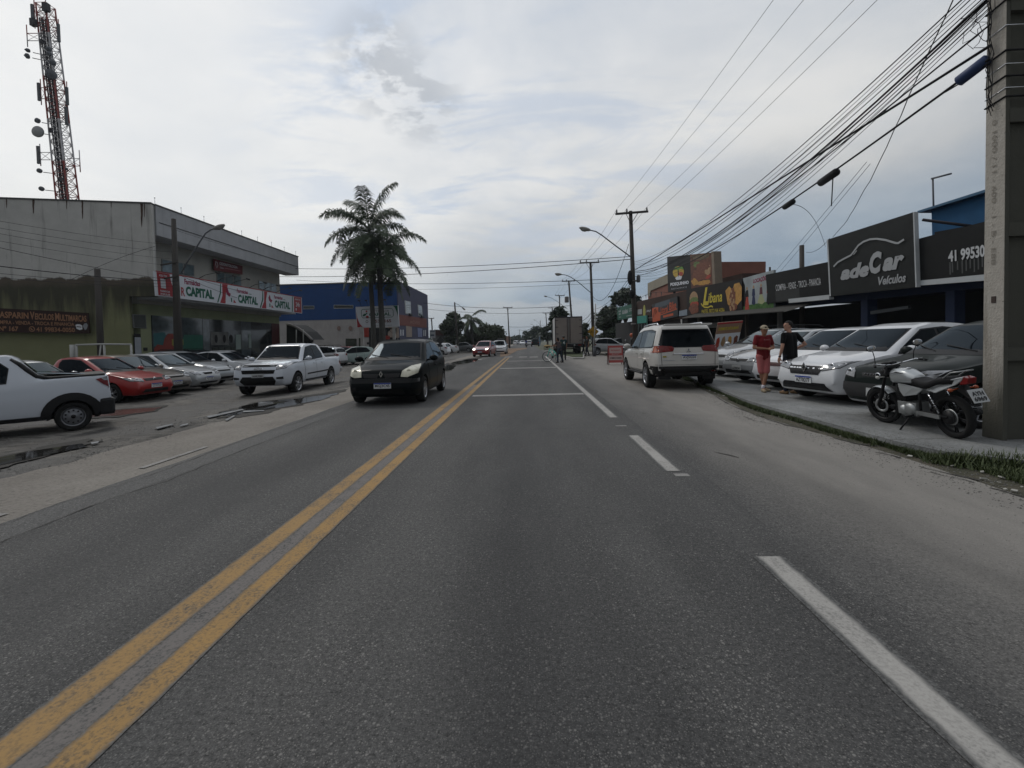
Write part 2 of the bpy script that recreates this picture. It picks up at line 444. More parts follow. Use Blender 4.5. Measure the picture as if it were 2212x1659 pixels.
SMALLPICK = S_(L=4.44, W=1.66, H=1.58, fw=.80, wb=2.72, r=.30, gc=.26,
    top=[(0, .50), (.02, .62), (.06, .70), (.13, .78), (.5, .90), (1.0, .98), (1.15, 1.02), (1.85, 1.47), (2.15, 1.56), (2.62, 1.56), (2.74, 1.50), (2.98, 1.12), (3.1, 1.04), (4.34, 1.09), (4.40, 1.0), (4.42, .6), (4.44, .5)],
    belt=[(0, .75), (1.0, .93), (2.9, .97), (4.4, 1.02)], af=.18, ar=.08, tum=.17,
    win=[(1.28, .99), (1.40, 1.07), (1.92, 1.39), (2.2, 1.44), (2.46, 1.42), (2.56, 1.30), (2.52, 1.02)], bp=None, ws=(1.1, 1.85), rw=None, cow=1.02, bed=(3.12, 4.30))
BODY_CACHE = {}
def body_of(key, sp):
    if key in BODY_CACHE: return BODY_CACHE[key]
    L, W, H = sp['L'], sp['W']/2, sp['H']
    st = [0, .012, .03, .055, .09, .13, .18, .24, .31, .39, .48]
    ss = list(st); x = .56
    while x < L-.5: ss.append(x); x += .075
    ss += [L-q for q in reversed(st)]
    vs = []; rows = []
    for s in ss:
        zt = soft(sp['top'], s, .035 if .3 < s < L-.45 else .008)
        w = W
        if s < .75: w *= 1-sp['af']*((.75-s)/.75)**2.6
        if s > L-.65: w *= 1-sp['ar']*((s-L+.65)/.65)**2.6
        zl = sp['gc'] + (.16*max(0, (.16-s)/.16)**1.5 if s < .16 else 0) + (.2*max(0, (s-L+.2)/.2) if s > L-.2 else 0)
        zl = min(zl, zt-.08)
        zb = interp(sp['belt'], s)
        crown = .07 if s > .15 else .05
        zs = min(zb, zt-crown)
        g = min(1, max(0, (zt-zb-.03)/(H-zb-.05)))
        yr = .93*w - g*sp['tum']
        P = [(0, zl), (.80*w, zl), (.955*w, zl+.05), (w, zl+.42*(zs-zl)), (.992*w, zl+.72*(zs-zl)), (.95*w, zs),
             (.93*w*(1-g)+yr*g if g else .87*w, (zt-.085)*g + (zs+.55*(zt-zs))*(1-g)), ((.87-.08*(1-g))*(yr if g > .05 else .9*w), zt-.028), (.45*w, zt-.006), (0, zt)]
        if g > .05:
            P[6] = (yr, zt-.085)
        C = catmull(P, 3)
        k = len(C)
        ring = [(-s, y, z) for y, z in C] + [(-s, -y, z) for y, z in C[-2:0:-1]]
        vs += ring; rows.append(len(ring))
    n = rows[0]; m = len(ss); fs = []
    for i in range(m-1):
        for j in range(n):
            fs.append((i*n+j, i*n+(j+1) % n, (i+1)*n+(j+1) % n, (i+1)*n+j))
    fs.append(tuple(range(n))[::-1]); fs.append(tuple((m-1)*n+j for j in range(n)))
    vs = [(x+L/2, y, z) for x, y, z in vs]           # origin at the middle of the car
    me = bpy.data.meshes.new('body'); me.from_pydata(vs, [], fs)
    bm = bmesh.new(); bm.from_mesh(me); bmesh.ops.recalc_face_normals(bm, faces=bm.faces)
    bmesh.ops.triangulate(bm, faces=[f for f in bm.faces if len(f.verts) > 4])
    bvh = BVHTree.FromBMesh(bm)
    bm.to_mesh(me); bm.free()
    me.polygons.foreach_set('use_smooth', [True]*len(me.polygons))
    me.materials.append(None); me.materials.append(WELL)
    # wheel arches
    mods = []
    cut = MB()
    for wx in (L/2-sp['fw'], L/2-sp['fw']-sp['wb']):
        for sd in (-1, 1):
            y0 = sd*(W-.27); y1 = sd*(W+.12); rr = sp['r']*1.17
            cut.lathe([(rr, min(y0, y1)), (rr, max(y0, y1))], (wx, 0, sp['r']+.01), 'Y', 28, False)
    cme = cut.mesh('cut'); cme.materials.append(None); cme.materials.append(WELL)
    for p in cme.polygons: p.material_index = 1
    r_ = evaluate(me, [('BOOLEAN', dict(operation='DIFFERENCE', solver='EXACT', object=tmpobj(cme)))])
    if len(r_.polygons) < 500: r_ = me
    try:
        r_.shade_flat() if False else None
        bm = bmesh.new(); bm.from_mesh(r_)
        for f in bm.faces: f.smooth = f.material_index == 0
        for e in bm.edges:
            if len(e.link_faces) == 2 and e.calc_face_angle(0) > .7: e.smooth = False
        bm.to_mesh(r_); bm.free()
    except Exception as ex: print('body', ex)
    BODY_CACHE[key] = (r_, bvh)
    return BODY_CACHE[key]
def decal_mesh(bvh, poly, view, off=.004, step=.12, skirt=.012):
    """poly in the view's plane; view: 'L' 'R' (x,z) sides, 'F' 'B' (y,z) ends, 'T' (x,y) from above"""
    bm = bmesh.new()
    pl = []
    k = len(poly)
    for i in range(k):
        a, b = poly[i], poly[(i+1) % k]
        d = math.hypot(b[0]-a[0], b[1]-a[1]); n = max(1, int(d/step*1.5))
        for j in range(n): pl.append((a[0]+(b[0]-a[0])*j/n, a[1]+(b[1]-a[1])*j/n))
    f = bm.faces.new([bm.verts.new((p[0], p[1], 0)) for p in pl])
    for ax in (0, 1):
        lo = min(p[ax] for p in pl); hi = max(p[ax] for p in pl); x = lo+step
        while x < hi-.01:
            co = [0, 0, 0]; no = [0, 0, 0]; co[ax] = x; no[ax] = 1
            bmesh.ops.bisect_plane(bm, geom=bm.verts[:]+bm.edges[:]+bm.faces[:], plane_co=co, plane_no=no); x += step
    bmesh.ops.triangulate(bm, faces=bm.faces[:])
    D = {'L': (0, -1, 0), 'R': (0, 1, 0), 'F': (-1, 0, 0), 'B': (1, 0, 0), 'T': (0, 0, -1)}[view]; D = Vector(D)
    for v in bm.verts:
        a, b = v.co.x, v.co.y
        if view in 'LR': o = Vector((a, 0, b))
        elif view in 'FB': o = Vector((0, a, b))
        else: o = Vector((a, b, 0))
        hit = bvh.ray_cast(o-D*9, D)
        if hit[0] is None:
            hit = bvh.find_nearest(o - D*(.9 if view in 'LR' else 2.0))
        nrm = hit[1]
        if nrm.dot(D) > 0: nrm = -nrm
        v.co = hit[0]+nrm*off - D*.001
    be = [e for e in bm.edges if e.is_boundary]
    if skirt:
        r_ = bmesh.ops.extrude_edge_only(bm, edges=be)
        for v in r_['geom']:
            if isinstance(v, bmesh.types.BMVert): v.co += D*skirt
    for f in bm.faces: f.smooth = True
    for e in be: e.smooth = False
    bm.normal_update()
    up = sum((f.normal.dot(D) for f in bm.faces))
    if up > 0: bmesh.ops.reverse_faces(bm, faces=bm.faces)
    me = bpy.data.meshes.new('d'); bm.to_mesh(me); bm.free()
    return me
def shrink(poly, d):
    cx = sum(p[0] for p in poly)/len(poly); cy = sum(p[1] for p in poly)/len(poly)
    w = max(abs(p[0]-cx) for p in poly); h = max(abs(p[1]-cy) for p in poly)
    return [(cx+(p[0]-cx)*(1-d/w), cy+(p[1]-cy)*(1-d/h)) for p in poly]
WHEEL_CACHE = {}
def wheel_meshes(r, kind):
    if (r, kind) in WHEEL_CACHE: return WHEEL_CACHE[(r, kind)]
    w = .19 if r < .33 else .24
    t = MB(); ri = r*.66
    t.lathe([(ri, -w/2), (r*.93, -w/2), (r*.985, -w/2+.02), (r, -w/2+.045), (r, w/2-.045), (r*.985, w/2-.02), (r*.93, w/2), (ri, w/2), (ri*.97, w/2-.03), (ri*.97, -w/2+.03)], axis='Y', n=32, closed=True)
    m = MB()
    m.lathe([(ri*1.0, w/2-.001), (ri*.93, w/2-.010), (ri*.905, w/2-.03), (ri*.90, w/2-.075)], axis='Y', n=28, caps=False)
    if kind == 'steel':
        m.lathe([(ri*.9, w/2-.055), (ri*.72, w/2-.025), (ri*.45, w/2-.035), (ri*.3, w/2-.01), (.001, w/2-.01)], axis='Y', n=28, caps=False)
        for i in range(10):
            a = 2*math.pi*i/10; pass
    else:
        ns = 5 if kind == 'five' else 7
        m.lathe([(.001, w/2-.004), (ri*.17, w/2-.008), (ri*.22, w/2-.04)], axis='Y', n=16, caps=False)
        for i in range(ns):
            a = 2*math.pi*i/ns
            for da in ((-.13, .13) if kind == 'five' else (0,)):
                c0 = Vector((math.cos(a+da*.6)*ri*.15, 0, math.sin(a+da*.6)*ri*.15)); c1 = Vector((math.cos(a+da*1.4)*ri*.93, 0, math.sin(a+da*1.4)*ri*.93))
                d = (c1-c0).normalized(); px = Vector((-d.z, 0, d.x))*ri*(.055 if kind == 'five' else .095)
                m.prism([c0-px+Vector((0, w/2-.018, 0)), c0+px+Vector((0, w/2-.018, 0)), c1+px*1.2+Vector((0, w/2-.01, 0)), c1-px*1.2+Vector((0, w/2-.01, 0))], (0, -.03, 0))
    d = MB()
    if kind == 'steel':
        for i in range(10):
            a = 2*math.pi*i/10; d.lathe([(.001, w/2-.019), (ri*.085, w/2-.019), (ri*.085, w/2-.05)], (ri*.64*math.cos(a), 0, ri*.64*math.sin(a)), 'Y', 10, caps=False)
        d.lathe([(.001, w/2-.004), (ri*.2, w/2-.006), (ri*.22, w/2-.03)], axis='Y', n=14, caps=False)
    d.lathe([(ri*.9, w/2-.07), (.001, w/2-.08)], axis='Y', n=20, caps=False)
    WHEEL_CACHE[(r, kind)] = (t.mesh('wheel', RUB), m.mesh('rim', RIM if kind != 'steel' else RIMD), d.mesh('brake_disc', BLK))
    return WHEEL_CACHE[(r, kind)]

def car(name, key, sp, pos, head, paintm, label, cat='car', group=None, lod=2, glass=None, grille=None, lights=None, tail=True,
        clad=None, wheel='five', plate=None, platem=None, extras=(), front=True, rear=True, steer=0, rails=False, mirrors=True, rearwin=None):
    me, bvh = body_of(key, sp)
    L, W, H, r = sp['L'], sp['W'], sp['H'], sp['r']; h = L/2
    root = empty(name, pos, R(head), label, cat, group)
    b = me.copy(); b.materials[0] = paintm; link('body', b, root)
    gl = glass or GLASS
    X = lambda s: h-s
    def dec(nm, poly, view, m, off=.004, step=.12, parent=None, lab=None):
        d = decal_mesh(bvh, poly, view, off, step); d.materials.append(m)
        return link(nm, d, parent or root, lab)
    wy = lambda s: None
    ov = [(X(s), z) for s, z in sp['win']]
    for view in ('L', 'R'):
        if lod >= 2:
            w_ = dec('window_surround', shrink(ov, -.028), view, BLK, .003)
            if sp['bp']:
                bx = X(sp['bp']); fr = []; re = []
                # split the glass at the b pillar
                def clip(poly, keep):
                    out = []
                    for i in range(len(poly)):
                        a, c = poly[i], poly[(i+1) % len(poly)]
                        ia, ic = keep(a[0]), keep(c[0])
                        if ia: out.append(a)
                        if ia != ic:
                            t = ((bx_ - a[0])/(c[0]-a[0])); out.append((bx_, a[1]+(c[1]-a[1])*t))
                    return out
                bx_ = bx+.035; fr = clip(ov, lambda x: x > bx_)
                bx_ = bx-.035; re = clip(ov, lambda x: x < bx_)
                dec('side_window', fr, view, gl, .007); dec('side_window', re, view, gl, .007)
            else: dec('side_window', ov, view, gl, .007)
        else: dec('side_window', ov, view, gl, .006)
    # windscreen: from the cowl to the roof's front edge, seen from the front
    s0, s1 = sp['ws']; z0 = soft(sp['top'], s0)+.015; z1 = soft(sp['top'], s1)-.045
    yb = W/2*.93-.145; yt = W/2*.93-sp['tum']-.105
    if lod >= 2: dec('windscreen_seal', [(-yb-.03, z0-.03), (yb+.03, z0-.03), (yt+.028, z1+.02), (-yt-.028, z1+.02)], 'F', BLK, .003, .1)
    dec('windscreen', [(-yb, z0), (-yb*.5, z0-.012), (yb*.5, z0-.012), (yb, z0), (yt, z1), (yt*.4, z1+.015), (-yt*.4, z1+.015), (-yt, z1)], 'F', gl, .006, .1)
    if lod >= 2 and front:
        wp = MB()
        for a, c in (((.45, z0+.01), (-.12, z0+.10)), ((-.12, z0+.0), (-.62, z0+.10))):
            pts = []
            for q in range(6):
                y = a[0]+(c[0]-a[0])*q/5; z = a[1]+(c[1]-a[1])*q/5
                hh = bvh.ray_cast(Vector((9, y, z)), Vector((-1, 0, 0)))
                if hh[0]: pts.append(hh[0]+hh[1]*.02)
            if len(pts) > 2: wp.tube(pts, .008, 5)
        if wp.v: wp.build('wiper', BLK, root)
    if sp['rw'] and rear:
        a, c = sp['rw'] if rearwin is None else rearwin
        dec('rear_window', [(-yb+.02, a), (yb-.02, a), (yt+.02, c), (-yt-.02, c)], 'B', gl, .006, .1)
    elif rear:
        zz = sorted([sp['top'][-8][1], sp['top'][-7][1]])
        if key.startswith('sedan'): dec('rear_window', [(-yb+.06, 1.10), (yb-.06, 1.10), (yt, 1.385), (-yt, 1.385)], 'B', gl, .006, .1)
        elif key.startswith('crew'): dec('rear_window', [(-yb+.15, 1.34), (yb-.15, 1.34), (yt, 1.64), (-yt, 1.64)], 'B', gl, .006, .1)
        elif key.startswith('smallp'): dec('rear_window', [(-yb+.10, 1.14), (yb-.10, 1.14), (yt, 1.44), (-yt, 1.44)], 'B', gl, .006, .1)
    # wheels
    tm, rm, dm = wheel_meshes(r, wheel)
    for i, wx in enumerate((X(sp['fw']), X(sp['fw']+sp['wb']))):
        for sd in (1, -1):
            t = link('wheel', tm, root); t.location = (wx, sd*(W/2-.105), r)
            t.rotation_euler = (0, random.uniform(0, 6), (0 if sd > 0 else math.pi)+(R(steer) if i == 0 else 0))
            link('rim', rm, t)
            if lod >= 2: link('brake_disc', dm, t)
    # mirrors
    if mirrors:
        mx = X(sp['win'][0][0])-.10; mz = sp['win'][0][1]+.07
        for sd in (1, -1):
            mb = MB(); mb.ball((mx, sd*(W/2+.10), mz), (.075, .115, .075), 10, 8)
            mb.tube([(mx-.0, sd*(W/2-.06), mz-.05), (mx, sd*(W/2+.06), mz-.03)], .025, 6)
            mb.build('mirror', paintm if clad != 'all' else BLK, root)
    if lod >= 2 and sp['bp']:
        for sd, view in ((1, 'L'), (-1, 'R')):
            d0 = X(sp['win'][0][0]+.02); d1 = X(sp['bp']); d2 = X(min(sp['win'][-2][0]+.15, sp['fw']+sp['wb']-.30)) if key[:4] != 'crew' else X(3.32)
            zb0 = sp['gc']+.09; zt = sp['win'][0][1]-.04
            for a, c in ((d0, d1), (d1, d2)):
                t = .009
                poly = [(a-.01, zb0), (a-.01, zt-.02), (c+.01, zt+.01), (c+.01, zb0)]
                dec('door', poly, view, paintm, .0055)
                # the shut line round the door
                dec('door_gap', [(a, zb0-.01), (a, zt-.01), (c, zt+.02), (c, zb0-.01)], view, BLK, .0025)
                hx = c+.20; mb = MB(); hz = zt-.10
                yy = None
                hh = bvh.ray_cast(Vector((hx, sd*9, hz)), Vector((0, -sd, 0)))
                if hh[0]:
                    mb.box((hx, hh[0].y+sd*.022, hz), (.17, .022, .026)); mb.box((hx+.07, hh[0].y+sd*.01, hz), (.02, .03, .02)); mb.box((hx-.07, hh[0].y+sd*.01, hz), (.02, .03, .02))
                    mb.build('handle', BLK if clad in ('all', 'hand') else paintm, root, bevel=.004)
    g = grille or {}
    if front:
        for nm, poly, m in g.get('panels', ()):
            dec(nm, poly, 'F', m, .010, .045)
        for nm, poly, m in (lights or ()):
            for sd in (1, -1):
                pl = [(sd*y, z) for y, z in poly]
                if lod >= 2: dec('headlight_surround', shrink(pl, -.012), 'F', BLK, .006, .05)
                lo = dec(nm, pl, 'F', m, .012, .045)
                if lod >= 2 and m in (LAMP, LAMPY, LAMPD):
                    cy = sum(p[0] for p in pl)/len(pl); cz = sum(p[1] for p in pl)/len(pl)
                    hh = bvh.ray_cast(Vector((9, cy*.97, cz)), Vector((-1, 0, 0)))
                    if hh[0]:
                        k = MB(); k.ball(hh[0]+Vector((.004, 0, 0)), (.012, .055, .055), 12, 8); k.build('reflector', CHR if m != LAMPY else LAMPY, lo)
        if plate:
            pm = PLATE if platem is None else platem; pz = g.get('pz', .47)
            hh = bvh.ray_cast(Vector((9, g.get('py', 0), pz)), Vector((-1, 0, 0)))
            px = (hh[0].x if hh[0] else h)+.012; py = g.get('py', 0)
            q = Quad((0, 0, 0), (0, 1, 0), (0, 1, -1), (0, 0, -1))
            mb = MB(); mb.box((px, py, pz), (.012, .40, .13)); po = mb.build('licence_plate', pm, root)
            if pm == PLATE:
                mb = MB(); mb.box((px+.007, py, pz+.051), (.004, .396, .027)); mb.build('band', PBLUE, po)
            vs, fs, _ = text_geo(plate, .02)
            mb = MB(); zt_ = pz+.03 if pm == PLATE else pz+.02
            mb.add([(px+.010, py-.17+.34*x, pz-.052+(zt_-pz+.052)*y) for x, y in vs], fs); mb.build('lettering', INK, po)
    if tail and rear:
        tl = tail if isinstance(tail, (list, tuple)) else [(W/2*.93, .80), (W/2*.60, .83), (W/2*.62, .95), (W/2*.95, 1.0)]
        for sd in (1, -1):
            dec('tail_light', [(sd*y, z) for y, z in tl], 'B', TAIL, .009, .05)
            sx = X(L-.05); dec('tail_light', [(X(L-.02), tl[0][1]), (X(L-.26), tl[0][1]+.04), (X(L-.30), tl[-1][1]-.02), (X(L-.05), tl[-1][1])], 'L' if sd > 0 else 'R', TAIL, .008, .08)
    for nm, poly, view, m, off in extras:
        dec(nm, poly, view, m, off, .06)
    if rails:
        for sd in (1, -1):
            mb = MB(); pts = []
            for s in (sp['ws'][1]+.25, sp['ws'][1]+.35, (sp['ws'][1]+L-.6)/2, L-.75, L-.62):
                e = s in (sp['ws'][1]+.25, L-.62)
                pts.append((X(s), sd*(W/2*.93-sp['tum']-.06), soft(sp['top'], s)-(.03 if e else -.035)))
            mb.tube(pts, .018, 6); mb.build('roof_rail', rails if not isinstance(rails, bool) else BLK, root)
    if sp.get('bed'):
        a, c = sp['bed']
        yb_ = W/2-.13
        dec('bed_liner', [(X(a), -yb_), (X(c), -yb_), (X(c), yb_), (X(a), yb_)], 'T', BLK, .006, .2)
    return root
# ------------------------------------------------------------------ ground
def node_mat(name):
    m = bpy.data.materials.new(name); m.use_nodes = True; MATS[name] = m
    nt = m.node_tree; b = nt.nodes['Principled BSDF']
    class K: pass
    k = K(); k.m = m; k.nt = nt; k.b = b
    k.tc = nt.nodes.new('ShaderNodeTexCoord').outputs['Object']
    def L(a, c): nt.links.new(a, c)
    def setin(inp, x):
        if isinstance(x, (int, float)): inp.default_value = x
        elif isinstance(x, tuple): inp.default_value = x+(1,) if len(x) == 3 and inp.type == 'RGBA' else x
        else: L(x, inp)
    def noise(scale, detail=5, rough=.5, sc=(1, 1, 1), loc=(0, 0, 0), dist=0):
        mp = nt.nodes.new('ShaderNodeMapping'); mp.inputs['Scale'].default_value = sc; mp.inputs['Location'].default_value = loc
        L(k.tc, mp.inputs[0]); n = nt.nodes.new('ShaderNodeTexNoise')
        n.inputs['Scale'].default_value = scale; n.inputs['Detail'].default_value = detail; n.inputs['Roughness'].default_value = rough; n.inputs['Distortion'].default_value = dist
        L(mp.outputs[0], n.inputs[0]); return n.outputs[0]
    def voro(scale, out='Distance', feat='F1', sc=(1, 1, 1)):
        mp = nt.nodes.new('ShaderNodeMapping'); mp.inputs['Scale'].default_value = sc; L(k.tc, mp.inputs[0])
        n = nt.nodes.new('ShaderNodeTexVoronoi'); n.feature = feat; n.inputs['Scale'].default_value = scale
        L(mp.outputs[0], n.inputs[0]); return n.outputs[out]
    def ramp(x, stops, ease=False):
        n = nt.nodes.new('ShaderNodeValToRGB'); L(x, n.inputs[0]); e = n.color_ramp.elements
        while len(e) < len(stops): e.new(.5)
        for i, (p, c) in enumerate(stops):
            c = (c, c, c) if isinstance(c, (int, float)) else c
            e[i].position = p; e[i].color = tuple(c)+(1,)
        if ease: n.color_ramp.interpolation = 'EASE'
        return n.outputs[0]
    def mix(f, a, c, mode='MIX'):
        n = nt.nodes.new('ShaderNodeMix'); n.data_type = 'RGBA'; n.blend_type = mode
        setin(n.inputs[0], f); setin(n.inputs[6], a); setin(n.inputs[7], c); return n.outputs[2]
    def ma(op, a, c=0.0, cl=False):
        n = nt.nodes.new('ShaderNodeMath'); n.operation = op; n.use_clamp = cl; setin(n.inputs[0], a); setin(n.inputs[1], c); return n.outputs[0]
    def xyz():
        n = nt.nodes.new('ShaderNodeSeparateXYZ'); L(k.tc, n.inputs[0]); return n.outputs
    def col(x): setin(b.inputs['Base Color'], x)
    def rough(x): setin(b.inputs['Roughness'], x)
    def bump(h, s=.3, d=.01):
        n = nt.nodes.new('ShaderNodeBump'); n.inputs['Strength'].default_value = s; n.inputs['Distance'].default_value = d
        L(h, n.inputs['Height']); L(n.outputs[0], b.inputs['Normal'])
    for f in (noise, voro, ramp, mix, ma, xyz, col, rough, bump): setattr(k, f.__name__, f)
    return k

def asphalt(name, dark=1.0, tan=False):
    k = node_mat(name); o = k.xyz()
    fine = k.ma('ADD', k.ma('MULTIPLY', k.noise(120, 4, .75), .55), k.ma('MULTIPLY', k.noise(42, 4, .7), .45)); mid = k.noise(1.1, 6, .6, (1.3, .22, 1)); big = k.noise(.35, 4, .5, (2.4, .35, 1))
    base = k.mix(k.ramp(fine, [(.36, 0), (.64, 1)]), (.013*dark, .013*dark, .013*dark), (.118*dark, .116*dark, .113*dark))
    base = k.mix(k.ramp(mid, [(.3, 0), (.75, 1)]), k.mix(1.0, base, (.56, .56, .57), 'MULTIPLY'), base)
    base = k.mix(k.ramp(big, [(.35, 0), (.7, 1)]), base, k.mix(1.0, base, (1.36, 1.35, 1.33), 'MULTIPLY'))
    # pale stones showing in the worn surface
    vd = k.voro(95)
    for sc_, th, amt in ((95, .62, .65), (55, .80, .75), (150, .55, .55)):
        vc = k.nt.nodes.new('ShaderNodeSeparateColor'); k.nt.links.new(k.voro(sc_, 'Color'), vc.inputs[0])
        st = k.ma('MULTIPLY', k.ramp(k.voro(sc_), [(.20, 1), (.42, 0)]), k.ramp(vc.outputs[0], [(th, 0), (th+.12, 1)]))
        st = k.ma('MULTIPLY', st, k.ramp(k.noise(1.7, 4, .6), [(.3, .45), (.65, 1)]))
        base = k.mix(k.ma('MULTIPLY', st, amt), base, (.25, .24, .225))
    # oil-dark middle of the lane and polished wheel tracks
    if not tan:
        for xc, wd_, amt in ((-.05, .55, .30), (-3.0, .5, .22)):
            lane = k.ramp(k.ma('ABSOLUTE', k.ma('SUBTRACT', k.ma('ADD', o[0], k.ma('MULTIPLY', k.noise(.5, 4), .35)), xc+.17)), [(.1, amt), (wd_, 0)])
            base = k.mix(lane, base, (.028, .028, .029))
        for xc in (-1.0, .85, -2.3, -3.75):
            lane = k.ramp(k.ma('ABSOLUTE', k.ma('SUBTRACT', k.ma('ADD', o[0], k.ma('MULTIPLY', k.noise(.4, 3), .3)), xc+.15)), [(.05, .25), (.32, 0)])
            base = k.mix(lane, base, k.mix(1.0, base, (1.35, 1.34, 1.32), 'MULTIPLY'))
    dk = k.ma('MULTIPLY', k.ramp(k.noise(9, 3, .6), [(.70, 0), (.76, 1)]), .5)
    base = k.mix(dk, base, (.018, .018, .018))
    # tar-sealed hairline cracks, few
    cr = k.ma('MULTIPLY', k.ramp(k.voro(.55, 'Distance', 'DISTANCE_TO_EDGE', (1, .4, 1)), [(.0, 1), (.006, 0)]), k.ramp(k.noise(.2, 2), [(.56, 0), (.62, 1)]))
    base = k.mix(k.ma('MULTIPLY', cr, .6), base, (.02, .02, .02))
    if tan:                       # tan dust-covered asphalt that begins raggedly beside the white line
        w = k.ma('ADD', o[0], k.ma('MULTIPLY', k.ma('SUBTRACT', k.noise(.8, 6, .65, (1, .35, 1)), .5), 1.9))
        t = k.ma('MULTIPLY', k.ramp(k.ma('MULTIPLY', k.ma('SUBTRACT', w, 1.5), .5), [(.06, 0), (.95, 1)]), k.ramp(k.ma('ADD', fine, k.ma('MULTIPLY', k.ma('SUBTRACT', o[0], 2.0), .16)), [(.36, .25), (.60, 1)]))
        tf = k.noise(70, 4, .7); tc_ = k.mix(tf, (.150, .139, .124), (.335, .313, .285))
        tc_ = k.mix(k.ramp(k.noise(2.6, 6, .6, (1.5, .4, 1)), [(.35, .0), (.7, .55)]), tc_, (.175, .163, .148))
        # a swath of darker old surface running along the shoulder
        sw = k.ma('ADD', o[0], k.ma('MULTIPLY', k.noise(.45, 4, .5, (1, 1, 1), (7, 3, 0)), 1.3))
        band = k.ramp(k.ma('ABSOLUTE', k.ma('SUBTRACT', sw, 3.35)), [(.02, .30), (.22, 0)])
        tc_ = k.mix(band, tc_, (.09, .085, .078))
        base = k.mix(k.ma('MULTIPLY', t, .93), base, tc_)
    k.col(base); k.rough(.82)
    k.b.inputs['Specular IOR Level'].default_value = .35
    k.bump(k.ma('ADD', fine, k.ma('MULTIPLY', vd, .8)), .55, .006)
    return k.m
def dirtmat(name, c1, c2, wet=False, tanx=None, sc=1.0):
    k = node_mat(name); o = k.xyz()
    n1 = k.noise(.9*sc, 8, .6, (1, .7, 1)); n2 = k.noise(26, 5, .7); n3 = k.noise(.28, 4, .5, (1, .6, 1), (4, 9, 0))
    c = k.mix(k.ramp(n1, [(.32, 0), (.66, 1)]), c1, c2)
    c = k.mix(k.ma('MULTIPLY', k.ramp(n2, [(.30, 1), (.5, 0)]), .55), c, tuple(x*.35 for x in c1))
    c = k.mix(k.ma('MULTIPLY', k.ramp(n2, [(.60, 0), (.74, 1)]), .5), c, tuple(min(1, x*1.7) for x in c2))
    r_ = .9
    if wet:
        w = k.ramp(k.ma('ADD', k.ma('MULTIPLY', n1, .5), k.ma('MULTIPLY', n3, .5)), [(.46, 1), (.53, 0)])
        c = k.mix(k.ma('MULTIPLY', w, .75), c, tuple(x*.42 for x in c1)); r_ = k.ma('SUBTRACT', .92, k.ma('MULTIPLY', w, .35))
    if wet:
        n5 = k.noise(3.4, 7, .65, (.6, 1.6, 1)); c = k.mix(k.ma('MULTIPLY', k.ramp(n5, [(.50, 0), (.60, 1)]), .65), c, tuple(x*.45 for x in c1)); c = k.mix(k.ma('MULTIPLY', k.ramp(n5, [(.30, 1), (.40, 0)]), .5), c, tuple(x*1.25 for x in c2))
    k.col(c); k.rough(r_); k.bump(k.ma('ADD', n2, n1), .8, .04)
    return k.m
ASPH = asphalt('road_asphalt'); ASPHT = asphalt('shoulder_asphalt', 1.1, True); ASPH2 = asphalt('edge_asphalt', 1.35)
DIRT = dirtmat('lot_dirt', (.042, .038, .033), (.185, .170, .150), True)
TANS = dirtmat('left_shoulder_tan', (.18, .160, .138), (.27, .246, .215), False)
FIELD = dirtmat('far_ground', (.05, .06, .03), (.11, .10, .06))
VERGE = dirtmat('verge_earth', (.04, .042, .022), (.10, .085, .058), False, None, 3)
CONC = dirtmat('pavement_concrete', (.16, .163, .16), (.31, .315, .31), False)
LOTR = dirtmat('forecourt_paving', (.085, .075, .068), (.16, .155, .15), True, None, .8)

def lotz(x):
    t = min(1, max(0, (-6.0-x)/3.2)); return -.22*t*t*(3-2*t)
def GL(u, v, dz=.006):
    z = 0
    for _ in range(8):
        p = G(u, v, z+dz); z = lotz(p.x)
    return Vector((p.x, p.y, z+dz))
def strip(name, left, right, z, m, y0=-6, y1=300, dy=1.0, zf=None, wob=(0, 0), kind='structure', nx=1, **kw):
    """sheet between two edges x=left(y) and x=right(y)"""
    vs = []; fs = []; y = y0; rows = 0
    lf = left if callable(left) else (lambda q: left); rf = right if callable(right) else (lambda q: right)
    while y <= y1+1e-6:
        a = lf(y)+wob[0]*(mnoise.noise(Vector((y*.9, 3.3, 1)))+.5*mnoise.noise(Vector((y*3.1, 1.3, 5)))); b = rf(y)+wob[1]*(mnoise.noise(Vector((y*.9, 8.3, 2)))+.5*mnoise.noise(Vector((y*3.1, 5.3, 9))))
        for i in range(nx+1):
            x = a+(b-a)*i/nx; vs.append((x, y, (zf(x) if zf else 0)+z))
        rows += 1; y += dy if y < 60 else dy*6
    n = nx+1
    for r_ in range(rows-1):
        for i in range(nx): fs.append((r_*n+i, r_*n+i+1, (r_+1)*n+i+1, (r_+1)*n+i))
    mb = MB(); mb.add(vs, fs, nx > 1); return mb.build(name, m, None, kind=kind, **kw)
mb = MB(); mb.add([(-1000, -60, -.34), (1000, -60, -.34), (1000, 1250, -.34), (-1000, 1250, -.34)], [(0, 1, 2, 3)]); mb.build('ground', FIELD, kind='structure')
strip('road', -4.06, 1.80, 0, ASPH, wob=(.05, .05), dy=.25)
strip('road_edge_strip', -4.52, -4.0, -.004, ASPH2, wob=(.03, 0), dy=.25)
strip('left_shoulder', -6.15, -4.4, -.008, TANS, wob=(.22, 0), dy=.3)
strip('parking_lot', -75, -5.6, -.014, DIRT, y0=-6, y1=110, zf=lotz, nx=90, dy=1)
tanR = [(4.05, -6), (4.35, 4.2)]
_p = [G(u, v) for u, v in ((2212, 1073.5), (2007, 1005.5), (1779, 937.5), (1631, 897.5), (1543, 853.5))]
tanR = [(-6, _p[0].x)] + [(p.y, p.x) for p in _p] + [(18, 5.3), (26, 5.9), (60, 7.2), (300, 7.2)]
